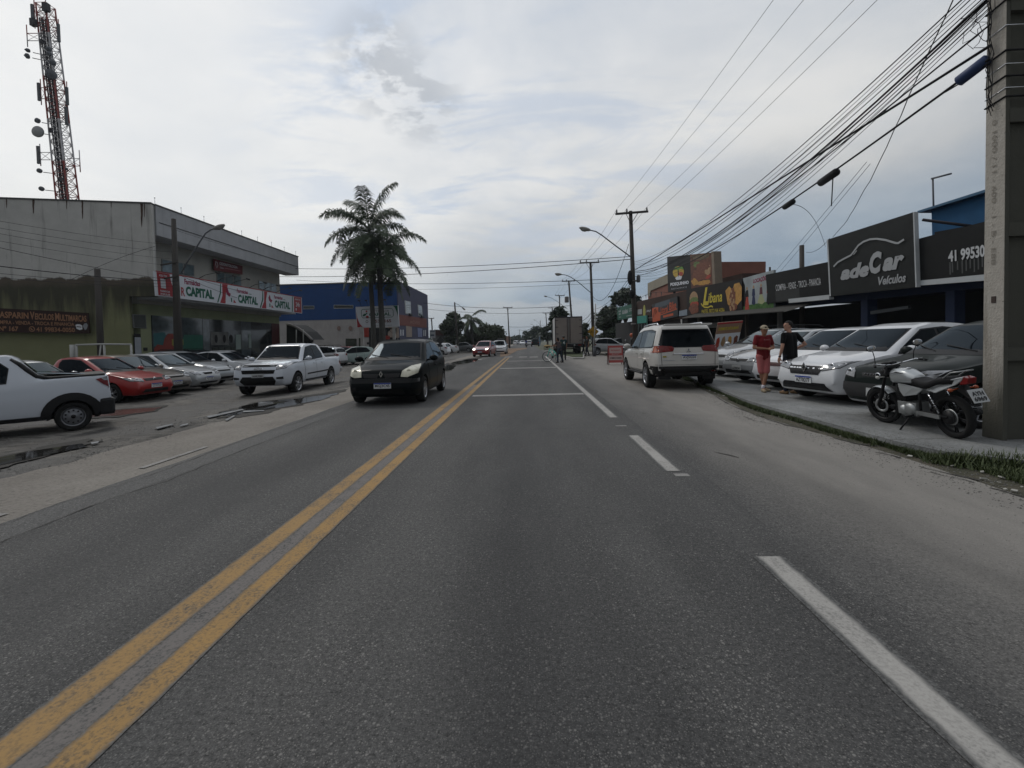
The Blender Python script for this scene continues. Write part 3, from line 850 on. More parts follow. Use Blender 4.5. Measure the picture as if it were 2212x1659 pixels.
_p = [G(u, v, .1) for u, v in ((2212, 989.5), (2067, 979.5), (1967, 961.5), (1799, 915.5), (1659, 877.5), (1535, 841.5))]
kerbR = [(-6, _p[0].x)] + [(p.y, p.x) for p in _p] + [(18, 5.8), (26, 6.5), (60, 7.8), (300, 7.8)]
fT = lambda y: interp(tanR, y); fK = lambda y: max(interp(kerbR, y), fT(y)+.25)
strip('right_shoulder', 1.72, fT, -.004, ASPHT, y1=70, wob=(0, .05), dy=.25, nx=3)
strip('verge', lambda y: fT(y)-.15, lambda y: fK(y)+.1, -.008, VERGE, y1=66, dy=.3)
def slab_strip(name, lf, rf, z, m, y0, y1):
    mb = MB(); ys = []; y = y0
    while y < y1: ys.append(y); y += .5
    ys.append(y1)
    L_ = [(lf(y)+.02*mnoise.noise(Vector((y*2, 0, 0))), y) for y in ys]; R_ = [(rf(y), y) for y in ys]; k = len(ys)
    mb.add([(x, y, z) for x, y in L_]+[(x, y, z) for x, y in R_]+[(x, y, -.3) for x, y in L_],
           [(i, i+k, i+k+1, i+1) for i in range(k-1)]+[(2*k+i, i, i+1, 2*k+i+1) for i in range(k-1)])
    return mb.build(name, m, kind='structure')
slab_strip('pavement', fK, lambda y: fK(y)+1.75, .10, CONC, -6, 46)
slab_strip('forecourt', lambda y: fK(y)+1.7, lambda y: 40, .094, LOTR, -6, 46)
strip('side_road', 7, 60, -.2, TANS, y0=46, y1=70, dy=2)

# markings
def paintmat(name, col, wear=.3, xc=None, hw=.08):
    k = node_mat(name); o = k.xyz()
    n = k.noise(60, 5, .75); n2 = k.noise(2.2, 5, .6); n3 = k.noise(14, 5, .7, (1, .45, 1))
    asph = k.mix(k.ramp(n, [(.36, 0), (.64, 1)]), (.022, .022, .022), (.135, .133, .128))
    c = k.mix(n, tuple(x*.72 for x in col), tuple(min(1, x*1.2) for x in col))
    c = k.mix(k.ma('MULTIPLY', k.ramp(n2, [(.35, 1), (.6, 0)]), .35), c, tuple(x*.6+.02 for x in col))
    f = k.ma('MULTIPLY', k.ramp(k.ma('ADD', k.ma('MULTIPLY', n, .6), k.ma('MULTIPLY', n3, .4)), [(.42, 1), (.52, 0)]), k.ma('MULTIPLY', wear, k.ramp(n2, [(.38, 1), (.62, .35)])))
    if xc is not None:
        d = k.ma('ADD', k.ma('ABSOLUTE', k.ma('SUBTRACT', o[0], xc)), k.ma('MULTIPLY', k.ma('SUBTRACT', k.ma('ADD', k.ma('MULTIPLY', n3, .5), k.ma('MULTIPLY', n, .5)), .5), .085))
        f = k.ma('MAXIMUM', f, k.ramp(k.ma('MULTIPLY', d, 4.0), [((hw-.022)*4, 0), ((hw+.004)*4, 1)]))
    c = k.mix(f, c, asph)
    k.col(c); k.rough(.8); k.bump(n, .35, .004); return k.m
YEL = paintmat('yellow_road_paint', (.32, .192, .066), .85, -1.925, .084); YEL_B = paintmat('yellow_road_paint_inner', (.34, .20, .062), .75, -1.638, .076); WHT = paintmat('white_road_paint', (.37, .355, .33), .45); WHT2 = paintmat('worn_white_road_paint', (.27, .26, .245), .9)
WHTP = paintmat('white_cross_paint', (.32, .31, .295), .6)
YELD = paintmat('worn_yellow_paint', (.15, .135, .125), 1.0)
def mark(name, x0, x1, y0, y1, m, label, cat='road marking', z=.004, wob=.006, group=None, dy=.12):
    mb = MB(); ys = []; y = y0
    while y < y1: ys.append(y); y += dy if y < 20 else 1.2
    ys.append(y1); k = len(ys)
    f = lambda y, q: wob*2*mnoise.noise(Vector((y*5, q, 0)))
    mb.add([(x0+f(y, 1), y, z) for y in ys]+[(x1+f(y, 5), y, z) for y in ys], [(i, k+i, k+i+1, i+1) for i in range(k-1)])
    return mb.build(name, m, None, kind='structure')
xl = lambda u, v: G(u, v).x
mark('yellow_line', -2.018, -1.832, -1, 41, YEL, '', wob=.004)
mark('yellow_line', -1.722, -1.556, -1, 41, YEL_B, '', z=.004, wob=.004)
mark('old_marking', -1.842, -1.713, -1, 16, YELD, '', z=.003, wob=.012)
wx0 = (G(1635, 1201).x+G(1359, 941).x)/2; wx1 = wx0+.135
WHT = paintmat('white_line_paint', (.37, .355, .33), .45, (wx0+wx1)/2, .072)
ya = G(1650, 1203).y; yb = G(1448, 1018).y; yc = G(1368, 941).y; yd = G(1325, 902).y
per = yc-ya
mark('white_dash', wx0-.03, wx1+.03, ya-2.05-.0, ya, WHT, ''); mark('white_dash', wx0-.03, wx1+.03, yb, yc, WHT, ''); mark('white_dash', wx0-.03, wx1+.03, -.95-1, .2, WHT, '')
mark('white_edge_line', wx0-.03, wx1+.03, yd, 43, WHT, '')
mark('white_mark_remnant', wx1-.10, wx1+.05, yb-.20, yb-.10, WHT2, '', z=.003)
mark('white_mark_remnant', wx0-.05, wx0+.12, yd-.9, yd-.82, WHT2, '', z=.003)
for u0, u1, v, th, mm in ((1018, 1258, 853, .32, WHT2), (1062, 1200, 795, .6, WHT2), (1085, 1185, 779.5, .5, WHT2)):
    p0 = G(u0, v+1.0); p1 = G(u1, v-1.0); yy = (p0.y+p1.y)/2
    mark('stop_line', -1.5, wx0-.02, yy-th/2, yy+th/2, WHTP, '', z=.0035, dy=2)
for i, (u, w_) in enumerate(((1098, 9), (1130, 9), (1153, 9), (1030, 14), (1003, 12))):
    p = G(u, 771.5 if i < 3 else 779-2*(i == 3)); mark('white_mark_remnant', p.x-.35, p.x+.35, p.y-.6, p.y+1.4, WHT2, '', dy=.5)
for v0, v1 in ((1133, 1108), (1010, 985), (985, 965)):
    y0_, y1_ = G(30 if v0 > 1100 else 400, v0).y, G(74 if v0 > 1100 else 430, v1).y
    mark('faded_edge_line', -4.78, -4.70, min(y0_, y1_), max(y0_, y1_), WHT2, '', z=.002)

# puddles
k = node_mat('puddle_water'); k.col(k.mix(k.noise(3, 4), (.012, .012, .011), (.035, .032, .028))); k.rough(.06); k.b.inputs['Specular IOR Level'].default_value = .6; k.bump(k.noise(9, 3), .04, .01); WATER = k.m
k = node_mat('red_mud_water'); k.col(k.mix(k.noise(3, 4), (.055, .018, .014), (.09, .03, .024))); k.rough(.25); MUD = k.m
DAMP = dirtmat('damp_earth', (.020, .018, .015), (.055, .05, .043))
def puddle(pts, m, jag=.10, z=.0):
    if z == 0:
        cu_ = sum(p[0] for p in pts)/len(pts); cv_ = sum(p[1] for p in pts)/len(pts)
        o = puddle([(cu_+(u-cu_)*1.16, cv_+(v-cv_)*1.45) for u, v in pts], DAMP, jag*2.2, -.0035); o.name = 'damp_patch'
    P = [GL(u, v, .008+z) for u, v in pts]; out = []
    n = len(P)
    for i in range(n):
        a, b = P[i], P[(i+1) % n]
        for j in range(6):
            q = a.lerp(b, j/6); q += Vector((mnoise.noise(q*2.5), mnoise.noise(q*2.5+Vector((9, 0, 0))), 0))*jag; q.z = lotz(q.x)+.004+z; out.append(q)
    mb = MB(); c = sum((Vector(q) for q in out), Vector())/len(out); c.z = lotz(c.x)+.004+z
    mb.add([c]+out, [(0, i+1, (i+1) % len(out)+1) for i in range(len(out))])
    return mb.build('puddle', m, kind='structure')
puddle([(-40, 995), (60, 975), (170, 958), (200, 962), (120, 978), (20, 1000), (-40, 1012)], WATER)
puddle([(205, 889), (270, 884), (350, 879), (330, 887), (260, 897), (190, 900)], MUD, .06)
puddle([(516, 878), (560, 868), (640, 861), (700, 853), (735, 848), (700, 862), (640, 873), (580, 884), (525, 892)], WATER, .12)
puddle([(470, 891), (505, 885), (526, 888), (512, 896), (480, 898)], WATER, .08)
puddle([(976, 783), (1010, 776), (1036, 774), (1026, 781), (990, 787)], WATER, .1)
puddle([(940, 795), (965, 787), (985, 790), (975, 799), (945, 803)], WATER, .1)
puddle([(880, 1500-650), (910, 843), (930, 838), (915, 852)], WATER, .1)
# pale paper scraps and a splintered board by the puddle
k = mat('litter_paper', (.20, .205, .21), .8, var=.5)
def litter(pts, name, label, cat, m=k, h=.009):
    P = [GL(u, v, .012) for u, v in pts]
    mb = MB(); mb.prism(P, (0, 0, h)); return mb.build(name, m, None, label, cat)
litter([(446, 900), (524, 884), (527, 885.6), (452, 902.6)], 'wet_board', 'pale splintered board lying across the puddle edge', 'board')
litter([(524, 888), (570, 886.5), (571, 888), (526, 891)], 'wet_board', 'short flat white board lying right of the puddle boards', 'board', h=.009)
litter([(486, 907), (505, 898), (508, 899), (490, 909.5)], 'wet_board', 'small leaning scrap of white board in the puddle', 'board', h=.009)
litter([(196, 957), (214, 954), (212, 957), (198, 960)], 'paper_scrap', 'white paper scrap by the long dark puddle on the left', 'litter', h=.01)
litter([(336, 924), (372, 916), (374, 918), (340, 927)], 'paper_scrap', 'long pale scrap lying in the dirt before the row of cars', 'litter', h=.01)
litter([(388, 919), (407, 915), (405, 918), (390, 921)], 'paper_scrap', 'small pale scrap lying right of the long one in the dirt', 'litter', h=.01)
# grass on the verge
k = node_mat('grass_blade'); k.col(k.mix(k.noise(4, 4), (.030, .048, .014), (.085, .105, .035))); k.rough(.7); GRASS = k.m
def grassy(name, spots, m=GRASS, hmin=.02, hmax=.07):
    mb = MB()
    for (x, y, z, s) in spots:
        for _ in range(4):
            a = random.uniform(0, 6.28); h = random.uniform(hmin, hmax)*s; w = .006+.004*s
            dx, dy = math.cos(a), math.sin(a); bx, by = x+random.uniform(-.03, .03), y+random.uniform(-.03, .03); l = random.uniform(.2, .9)*h
            mb.v += [(bx-dy*w, by+dx*w, z), (bx+dy*w, by-dx*w, z), (bx+dx*l, by+dy*l, z+h)]; n = len(mb.v); mb.f.append((n-3, n-2, n-1)); mb.sm.append(False)
    me = bpy.data.meshes.new(name); me.from_pydata(mb.v, [], mb.f); me.materials.append(m)
    return link(name, me, None, None, None, None, 'stuff')
sp = []
while len(sp) < 16000:
    y = 3+(random.random()**1.6)*16; a, b = fT(y)+.10, fK(y)+.02
    if b-a < .1: continue
    t = random.random(); x = a+(b-a)*(.30+.70*t)
    if mnoise.noise(Vector((x*1.8, y*.9, 0)))+t*.6 > .12: sp.append((x, y, -.005, .7+.5*random.random()))
for cu, cv, n, s in ((2062, 1000, 200, 2.0), (2100, 1003, 160, 2.2), (2150, 1006, 130, 2.2), (1720, 889, 50, 1.8), (1780, 914, 60, 1.8), (2200, 1010, 120, 2.6), (1640, 877, 30, 1.6), (1910, 958, 60, 1.6)):
    c = G(cu, cv)
    for _ in range(n): sp.append((c.x+random.gauss(0, .10), c.y+random.gauss(0, .09), 0, s*random.uniform(.5, 1.1)))
grassy('grass', sp)
mb = MB()
for _ in range(46):
    y = 4+random.random()**1.5*12; x = fT(y)+random.uniform(0, .35); s = random.uniform(.008, .024); a = random.random()*6
    mb.box((x, y, .012), (s*2, s*1.3, s*.5), a, .3)
mb.build('litter', mat('litter_pale', (.36, .35, .32), .8), None, kind='stuff')

def crack(pts, w, m, f=G, z=.002):
    P = []
    for a, b in zip(pts[:-1], pts[1:]):
        for j in range(6): t = j/6; P.append(f(a[0]+(b[0]-a[0])*t, a[1]+(b[1]-a[1])*t))
    A = []; B = []
    for i, p in enumerate(P):
        d = (P[min(i+1, len(P)-1)]-P[max(i-1, 0)]).normalized(); x = Vector((-d.y, d.x, 0)); q = p+x*.03*mnoise.noise(p*6); ww = w*(.25+abs(mnoise.noise(p*3.1))*1.6)
        A.append(Vector((q.x, q.y, q.z+z))-x*ww/2); B.append(Vector((q.x, q.y, q.z+z))+x*ww/2)
    k_ = len(P); mb = MB(); mb.add(A+B, [(i, i+1, k_+i+1, k_+i) for i in range(k_-1)]); return mb.build('pavement_crack', m, kind='structure')
CRK = dirtmat('crack_dirt', (.022, .020, .017), (.06, .054, .046)); CRK2 = dirtmat('crack_dust', (.06, .055, .048), (.11, .10, .09))
z7 = lambda L_: [(1327+x*.4, 829.5+y*.4) for x, y in L_]
crack(z7([(540, 62), (620, 110), (760, 168), (930, 222), (1130, 266)]), .05, CRK); crack(z7([(700, 175), (760, 200), (860, 215)]), .03, CRK); crack(z7([(1180, 290), (1300, 322), (1440, 337)]), .06, CRK)
crack(z7([(1650, 445), (1730, 468), (1850, 492), (2000, 528)]), .05, CRK); crack(z7([(1700, 475), (1850, 508), (1960, 540)]), .03, CRK); crack(z7([(2030, 560), (2120, 585), (2212, 608), (2300, 630)]), .05, CRK); crack(z7([(150, 158), (172, 157)]), .05, CRK); crack(z7([(540, 365), (610, 382), (690, 400)]), .05, CRK2)
crack(z7([(1410, 368), (1470, 378), (1560, 405)]), .04, CRK)
z6 = lambda L_: [(x*.4, 829.5+y*.4) for x, y in L_]
crack(z6([(0, 856), (300, 735), (600, 618), (900, 525), (1200, 400), (1500, 285), (1880, 135)]), .018, CRK); crack(z6([(0, 765), (300, 650), (520, 580), (760, 510), (1000, 420), (1320, 300), (1600, 210), (1860, 120)]), .015, CRK2)
# loose stones and grit, more of them at the broken edges
def grit(name, spots, m):
    vs = []; fs = []
    for x, y, z, s in spots:
        n0 = len(vs); a = random.uniform(0, 6.28); h = s*random.uniform(.5, .9)
        for i in range(4): vs.append((x+s*math.cos(a+i*1.57)*random.uniform(.6, 1.1), y+s*math.sin(a+i*1.57)*random.uniform(.6, 1.1), z))
        vs.append((x, y, z+h)); fs += [(n0+i, n0+(i+1) % 4, n0+4) for i in range(4)]
    me = bpy.data.meshes.new(name); me.from_pydata(vs, [], fs); me.materials.append(m); link(name, me, kind='stuff')
sp = []
for _ in range(7000):
    y = 3+random.random()**1.7*30; x = -5.9-random.random()**1.6*9
    if mnoise.noise(Vector((x*.7, y*.5, 2))) > -.15: sp.append((x, y, lotz(x)-.014, random.uniform(.006, .026)))
for _ in range(2500): y = 3+random.random()**1.7*25; sp.append((-6.1+random.gauss(0, .35), y, -.012, random.uniform(.004, .014)))
grit('loose_stones', sp, dirtmat('stone_grey', (.10, .095, .085), (.24, .23, .21)))
sp = []
for _ in range(5200):
    y = 2.5+random.random()**1.6*18; x = fT(y)+random.gauss(-.05, .22)
    sp.append((x, y, -.004, random.uniform(.004, .013)))
for _ in range(1500): y = 1.5+random.random()**1.5*14; sp.append((random.uniform(1.9, fT(y)), y, -.004, random.uniform(.003, .007)))
grit('loose_grit', sp, MATS['stone_grey'])

JNT = dirtmat('joint_dirt', (.05, .047, .04), (.10, .095, .085))
for i in range(12):
    y = 4.2+i*1.9+.1*math.sin(i*7); x0_, x1_ = fK(y)+.02, fK(y)+1.72; mb = MB(); n_ = 10; A_ = []; B_ = []
    for j in range(n_+1):
        x = x0_+(x1_-x0_)*j/n_; w_ = .004+.006*abs(mnoise.noise(Vector((x*5, y, 0)))); yy = y+.008*mnoise.noise(Vector((x*3, y, 4))); A_.append((x, yy-w_, .1025)); B_.append((x, yy+w_, .1025))
    mb.add(A_+B_, [(j, j+1, n_+2+j, n_+1+j) for j in range(n_)]); mb.build('pavement_joint', JNT, kind='structure')
sp = []
for _ in range(2200): y = 3+random.random()**1.5*14; sp.append((fK(y)+abs(random.gauss(0, .18))+.01, y, .1, random.uniform(.003, .009)))
grit('pavement_grit', sp, MATS['stone_grey'])
# ------------------------------------------------------------------ left side: pharmacy building
def bx(mb, x0, x1, y0, y1, z0, z1): return mb.box(((x0+x1)/2, (y0+y1)/2, (z0+z1)/2), (abs(x1-x0), abs(y1-y0), abs(z1-z0)))
C_GREY = (.50, .49, .465); OLIVE = (.20, .205, .105)
def wallmat(name, upper, lower=None, zsplit=0, wob=.8, streak=.5, dirt=(.05, .045, .035), axis=0):
    k = node_mat(name); o = k.xyz()
    n = k.noise(1.2, 8, .65); st = k.noise(2.4, 6, .6, (1, 1, .10)); st2 = k.noise(9, 4, .6, (1, 1, .04))
    c = k.mix(k.ramp(n, [(.3, 0), (.7, 1)]), tuple(x*.88 for x in upper), tuple(min(1, x*1.1) for x in upper))
    c = k.mix(k.ma('MULTIPLY', k.ramp(k.ma('ADD', k.ma('MULTIPLY', st, .6), k.ma('MULTIPLY', st2, .4)), [(.55, 0), (.68, 1)]), streak), c, dirt)
    if lower:
        h = k.ma('ADD', o[2], k.ma('MULTIPLY', k.ma('SUBTRACT', k.noise(.8, 7, .6, (1, 1, .5)), .5), wob))
        f = k.ramp(k.ma('ADD', k.ma('SUBTRACT', h, zsplit), .5), [(.46, 1), (.54, 0)])
        lo = k.mix(n, tuple(x*.8 for x in lower), tuple(x*1.15 for x in lower))
        # black mould under the old roof line, fading downwards
        m2 = k.ma('ADD', o[2], k.ma('MULTIPLY', k.ma('SUBTRACT', st, .5), 4.5))
        g = k.ramp(k.ma('MULTIPLY', k.ma('SUBTRACT', m2, zsplit-2.6), .4), [(.05, 0), (.65, 1)])
        lo = k.mix(k.ma('MULTIPLY', g, .85), lo, (.030, .026, .021))
        rim_ = k.ramp(k.ma('ABSOLUTE', k.ma('SUBTRACT', h, zsplit-.1)), [(.05, .6), (.35, 0)])
        lo = k.mix(rim_, lo, (.13, .10, .08))
        c = k.mix(f, c, lo)
    k.col(c); k.rough(.88); k.bump(k.noise(14, 5, .6), .25, .02); return k.m
XF, XW = -19.3, -20.45
cA = PX(326, 440, XF); H1 = cA.z; YA = cA.y; YB = PX(644, 556, XF).y
zF = PX(328, 505, XF).z                                   # underside of the fascia
ZS = PX(340, 640, XF+.1).z
# left end of the side wall
lo, hi = 8.0, 40.0
for _ in range(40):
    m_ = (lo+hi)/2
    if DY(0, 429, m_).z > H1: hi = m_
    else: lo = m_
pB = DY(0, 429, lo); sw = Vector((XF-pB.x, YA-pB.y, 0)).normalized()     # along the side wall, towards the road
pL = Vector((XF, YA, 0)) - sw*16
zsp = PL(150, 600, (XF, YA), (pB.x, pB.y)).z
SIDEW = wallmat('side_wall_concrete', C_GREY, OLIVE, zsp, 1.1, .62, (.05, .042, .035))
FRONTU = wallmat('upper_front_render', (.34, .33, .30), None, 0, 0, .25)
BLKA = mat('awning_black', (.012, .012, .012), .7)
FASC = wallmat('fascia_render', (.38, .385, .40), None, 0, 0, .18)
OLW = wallmat('olive_wall', (.24, .26, .15), None, 0, 0, .15)
DK = mat('dark_interior', (.012, .012, .012), .8); DKG = mat('dark_shop_glass', (.015, .018, .02), .08, spec=.7, var=.3)
WGL = mat('window_glass', (.10, .135, .15), .07, spec=.9, var=.4)
FRM = mat('window_frame_grey', (.18, .18, .18), .6)
sgn = mat
A = Vector((XF, YA, 0)); bd = empty('pharmacy_building', (XW, YA, 0), 0, 'two-storey pharmacy building with mouldy grey side wall and overhanging fascia', 'building')
def P_(mb, name, m, parent=bd, **k):
    o = mb.build(name, m, parent, **k); o.matrix_parent_inverse = Matrix.Translation(parent.location).inverted() if parent.rotation_euler.z == 0 else Matrix.Identity(4); return o
def reparent(o, parent):            # keep world placement under an Empty that stands elsewhere
    o.parent = parent; o.matrix_parent_inverse = (Matrix.Translation(parent.location) @ Matrix.Rotation(parent.rotation_euler.z, 4, 'Z')).inverted(); return o
th = Vector((sw.y*-1, sw.x, 0))*.28
if th.y < 0: th = -th
mb = MB(); a0 = pL; a1 = A
xl_ = Vector((XW, YA+(XW-XF)*sw.y/sw.x, 0))
mb.prism([pL+Vector((0, 0, -.5)), xl_+Vector((0, 0, -.5)), xl_+Vector((0, 0, ZS)), A+Vector((0, 0, ZS)), A+Vector((0, 0, H1)), pL+Vector((0, 0, H1))], th)
P_(mb, 'side_wall', SIDEW)
mb = MB(); mb.prism([pL+Vector((0, -.03, H1)), A+Vector((.03, -.03, H1)), A+Vector((.03, -.03, H1+.07)), pL+Vector((0, -.03, H1+.07))], th*1.4); P_(mb, 'coping', mat('coping_metal', (.07, .07, .07), .6))
Y2 = YB-1.0
mb = MB(); bx(mb, XW, XW-14, YA+.35, Y2, ZS-.3, H1-.05); P_(mb, 'upper_wall', FRONTU)
mb = MB(); bx(mb, XF, XW+.02, YA+.31, YB, zF, H1); P_(mb, 'fascia', FASC)
mb = MB(); bx(mb, XF+.03, XF-.3, YA+.30, YB+.05, H1+.003, H1+.07); P_(mb, 'coping', mat('coping_metal', (.07, .07, .07), .6))
mb = MB(); bx(mb, XF+.025, XF+.001, YA+.5, YB-.1, H1-.86, H1-.83); P_(mb, 'seam', mat('fascia_seam', (.06, .06, .06), .8))
mb = MB(); bx(mb, XW, XW-14, YA+.35, Y2-.3, -.5, ZS-.32); P_(mb, 'lower_wall', OLW)
mb = MB(); bx(mb, XF, XW-.1, YA+.31, Y2+.2, ZS-.12, ZS+.10); P_(mb, 'canopy_slab', FASC)
for i in range(9):                                            # spikes of the roof edge
    mb = MB(); y = YA+.4+i*(YB-YA-.6)/8; mb.tube([(XF-.1, y, H1+.05), (XF-.1, y, H1+.42)], .012, 5); mb.ball((XF-.1, y, H1+.42), .035, 6, 5); P_(mb, 'roof_spike', CHR)
a_, b_ = (XW+.03, 0), (XW+.03, 50)
def onplane(pts, a, b): return [PL(u, v, a, b) for u, v in pts]
def wq(pts, a=a_, b=b_): return Quad(*onplane(pts, a, b)).img()
for i, pts in enumerate((((349, 559), (420, 573), (420, 597), (349, 588)), ((468, 587), (521.5, 597), (521.5, 618), (468, 609)), ((558, 605.5), (597.6, 614), (598.5, 633), (559, 624)))):
    q = wq(pts); f = reparent(q.slab('window', FRM, .05), bd)
    for j in range(3): reparent(q.slab('pane', WGL, .02, r=(.03+j*.33, .06, .31+j*.33, .94), off=.012), bd).parent = f
    for c in f.children: c.matrix_parent_inverse = Matrix.Identity(4); 
q = wq(((287, 678.5), (315, 680), (317, 710), (289, 708))); f = reparent(q.slab('window', FRM, .05), bd); g_ = q.slab('grille', mat('grille_grey', (.07, .075, .07), .7), .02, f, (.06, .05, .94, .95), .012)
q = wq(((289.6, 720.5), (317.6, 722), (321, 785), (292, 785))); f = reparent(q.slab('door_recess', DK, .02), bd)
q.slab('door', mat('white_door', (.33, .35, .38), .5), .02, f, (.02, .12, .48, 1), .02); q.slab('jamb', OLW, .02, f, (.5, .0, 1, 1), .02); q.slab('letter_box', BLK, .03, f, (.62, .46, .9, .57), .06)
# shop front
TEAL = mat('decal_teal', (.02, .10, .11), .4); RED2 = mat('decal_red', (.20, .028, .018), .4); GRN2 = mat('decal_green', (.008, .085, .055), .4); YEL2 = mat('decal_yellow', (.22, .20, .03), .4); GLS = mat('shop_glass', (.055, .068, .075), .06, spec=.9, var=.5)
q = wq(((327, 681), (603, 699.5), (604, 768), (331, 790)))
sf = reparent(q.slab('shop_front', DKG, .05), bd)
q.slab('pane', GLS, .02, sf, (.003, .0, .395, 1), .01); q.slab('pane', GLS, .02, sf, (.40, .02, .45, .9), .012); q.slab('pane', mat('shop_interior', (.10, .10, .095), .4, var=.8, vscale=2.2), .02, sf, (.46, .30, .60, .62), .006)
q.slab('pane', GLS, .02, sf, (.70, .0, .775, 1), .01); q.slab('poster', mat('poster_pale', (.22, .27, .25), .5), .01, sf, (.655, .36, .695, .75), .02); q.slab('poster', mat('poster_pale', (.22, .27, .25), .5), .01, sf, (.755, .33, .775, .72), .035)
q.slab('pillar', mat('dark_red_panel', (.06, .008, .008), .5), .03, sf, (.94, 0, 1, 1), .02)
q.shape([(.008, .36), (.10, .33), (.11, .60), (.01, .62)], TEAL, sf, 'window_graphic', .022)
q.shape([(.008, 1), (.008, .66), (.035, .58), (.08, .60), (.095, .45), (.125, .36), (.16, .36), (.19, .50), (.205, 1)], RED2, sf, 'window_graphic', .028)
q.shape([(.205, .99), (.235, .50), (.25, .38), (.395, .38), (.395, .99)], GRN2, sf, 'window_graphic', .026)
q.shape([(.15, .48), (.175, .47), (.19, .40), (.205, .47), (.24, .48), (.24, .60), (.20, .58), (.185, .66), (.15, .60)], YEL2, sf, 'window_graphic', .032)
for s_ in (.50, .565, .62): q.blob(s_, .47, .012, .10, DK, sf, 'round_display', .03)
for s_ in (.47, .52, .57, .62): q.slab('shelf_goods', mat('goods_dark', (.03, .035, .03), .6), .01, sf, (s_, .68, s_+.045, .98), .018)
for o in sf.children: pass
# dentist's board
q = wq(((462, 559), (524, 574.8), (524, 593.2), (463, 583.6)), (XW+.2, 0), (XW+.2, 50))
RD = mat('board_dark_red', (.13, .018, .022), .5); SW = mat('sign_white', (.62, .63, .66), .5, var=.04); 
o = q.slab('dentist_sign', RD, .06); tag(o, 'small dark red dentist sign board under the grey fascia', 'sign')
q.text('ODONTOLOGIA', (.19, .16, .82, .44), SW, o); q.text('Clínica', (.20, .58, .34, .74), SW, o, bold=0); q.slab('stripe', mat('sign_pink', (.35, .16, .17), .5), .01, o, (.38, .60, .92, .68), .006)
q.line([(.05, .2), (.12, .28), (.13, .55), (.09, .78), (.05, .5), (.05, .2)], .03, SW, o, 'emblem')
# long pharmacy sign
xs = XF+.55
TL, TR, BR, BL = (336, 585.4), (651.9, 643), (652.7, 677.2), (340.4, 638.8)
q = Quad(*onplane((TL, TR, BR, BL), (xs, 0), (xs, 50))).img()
SR = mat('sign_red', (.32, .028, .035), .45, var=.05); SG = mat('sign_green', (.008, .10, .06), .45, var=.05); SWL = mat('sign_white_face', (.60, .62, .66), .45, var=.04); SPK = mat('sign_crimson', (.24, .015, .06), .45)
sg = q.slab('pharmacy_sign', SWL, .14); tag(sg, 'long white, red and green pharmacy sign running along the shop front', 'sign')
q.shape([(.006, .03), (.095, .03), (.10, .3), (.112, .6), (.125, .97), (.006, .97)], SR, sg, 'panel', .006)
q.text('AQUI TEM', (.02, .10, .075, .20), SWL, sg, off=.01); q.slab('panel', SWL, .003, sg, (.028, .26, .062, .66), .011)
q.text('FARMÁCIA', (.022, .72, .088, .82), SWL, sg, off=.01); q.text('POPULAR', (.022, .86, .088, .96), SWL, sg, off=.01)
q.text('R', (.166, .50, .192, .88), SR, sg, bold=.03)
for i, (f0, f1, c0, c1) in enumerate(((.194, .302, .20, .393), (.554, .629, .56, .695), (.809, .867, .812, .917))):
    q.text('Farmácias', (f0, .10 if i == 0 else .14, f1, .34), SPK, sg, bold=.035)
    q.text('CAPITAL', (c0, .42, c1, .85), SG, sg, bold=.055)
    if i:
        w = 1.0 if i == 1 else .8; e0 = .478 if i == 1 else .77; r0 = .51 if i == 1 else .775
        q.shape([(e0, .34), (e0+.012*w, .16), (e0+.020*w, .40), (e0+.034*w, .46), (e0+.022*w, .62), (e0+.004, .5)], SPK, sg); q.slab('emblem', SG, .003, sg, (r0, .66, r0+.007, .86), .006); q.shape([(r0+.016*w, .88), (r0+.020*w, .72), (r0+.036*w, .88)], SR, sg); q.slab('stripe', SG, .003, sg, (f1+.005, .30, f1+.025*w, .33), .006)
for at0, ab0, r0, r1, b0, b1 in ((.446, .418, .455, .493, .434, .471), (.734, .712, .742, .764, .72, .753)):
    m_ = (at0+ab0)/2+.010
    q.shape([(at0-.004, .03), (at0+.001, .03), (m_+.001, .5), (ab0+.003, .97), (ab0-.005, .97), (m_-.007, .5)], SG, sg, 'stripe')
    q.shape([(r0, .03), (r1, .03), ((r1+b1)/2-.006, .5), (b1, .97), (b0, .97), ((r0+b0)/2+.008, .6), (r0-.001, .3)], SR, sg, 'stripe')
q.shape([(.933, .03), (.938, .03), (.935, .97), (.929, .97)], SG, sg, 'stripe')
q.slab('panel', SR, .004, sg, (.945, .03, .996, .97), .006); q.text('24h', (.957, .34, .984, .62), SWL, sg, off=.01); q.text('ABERTO', (.952, .12, .988, .22), SWL, sg, off=.01, bold=0); q.text('1', (.955, .72, .962, .86), SWL, sg, off=.01)
q.line([(0, 0), (1, 0)], .05, SR, sg, 'border', .008)
for i, t in enumerate((.30, .42, .52, .645, .735, .825, .90)):
    p = q.at(t, .0); mb = MB(); mb.tube([p+Vector((-.1, 0, 0)), p+Vector((.35, 0, .22)), p+Vector((1.0, 0, .34))], .02, 6); mb.box(p+Vector((1.08, 0, .33)), (.22, .12, .10), 0, 0, .3)
    mb.build('spotlight_arm', mat('arm_dark', (.05, .05, .05), .6), sg)
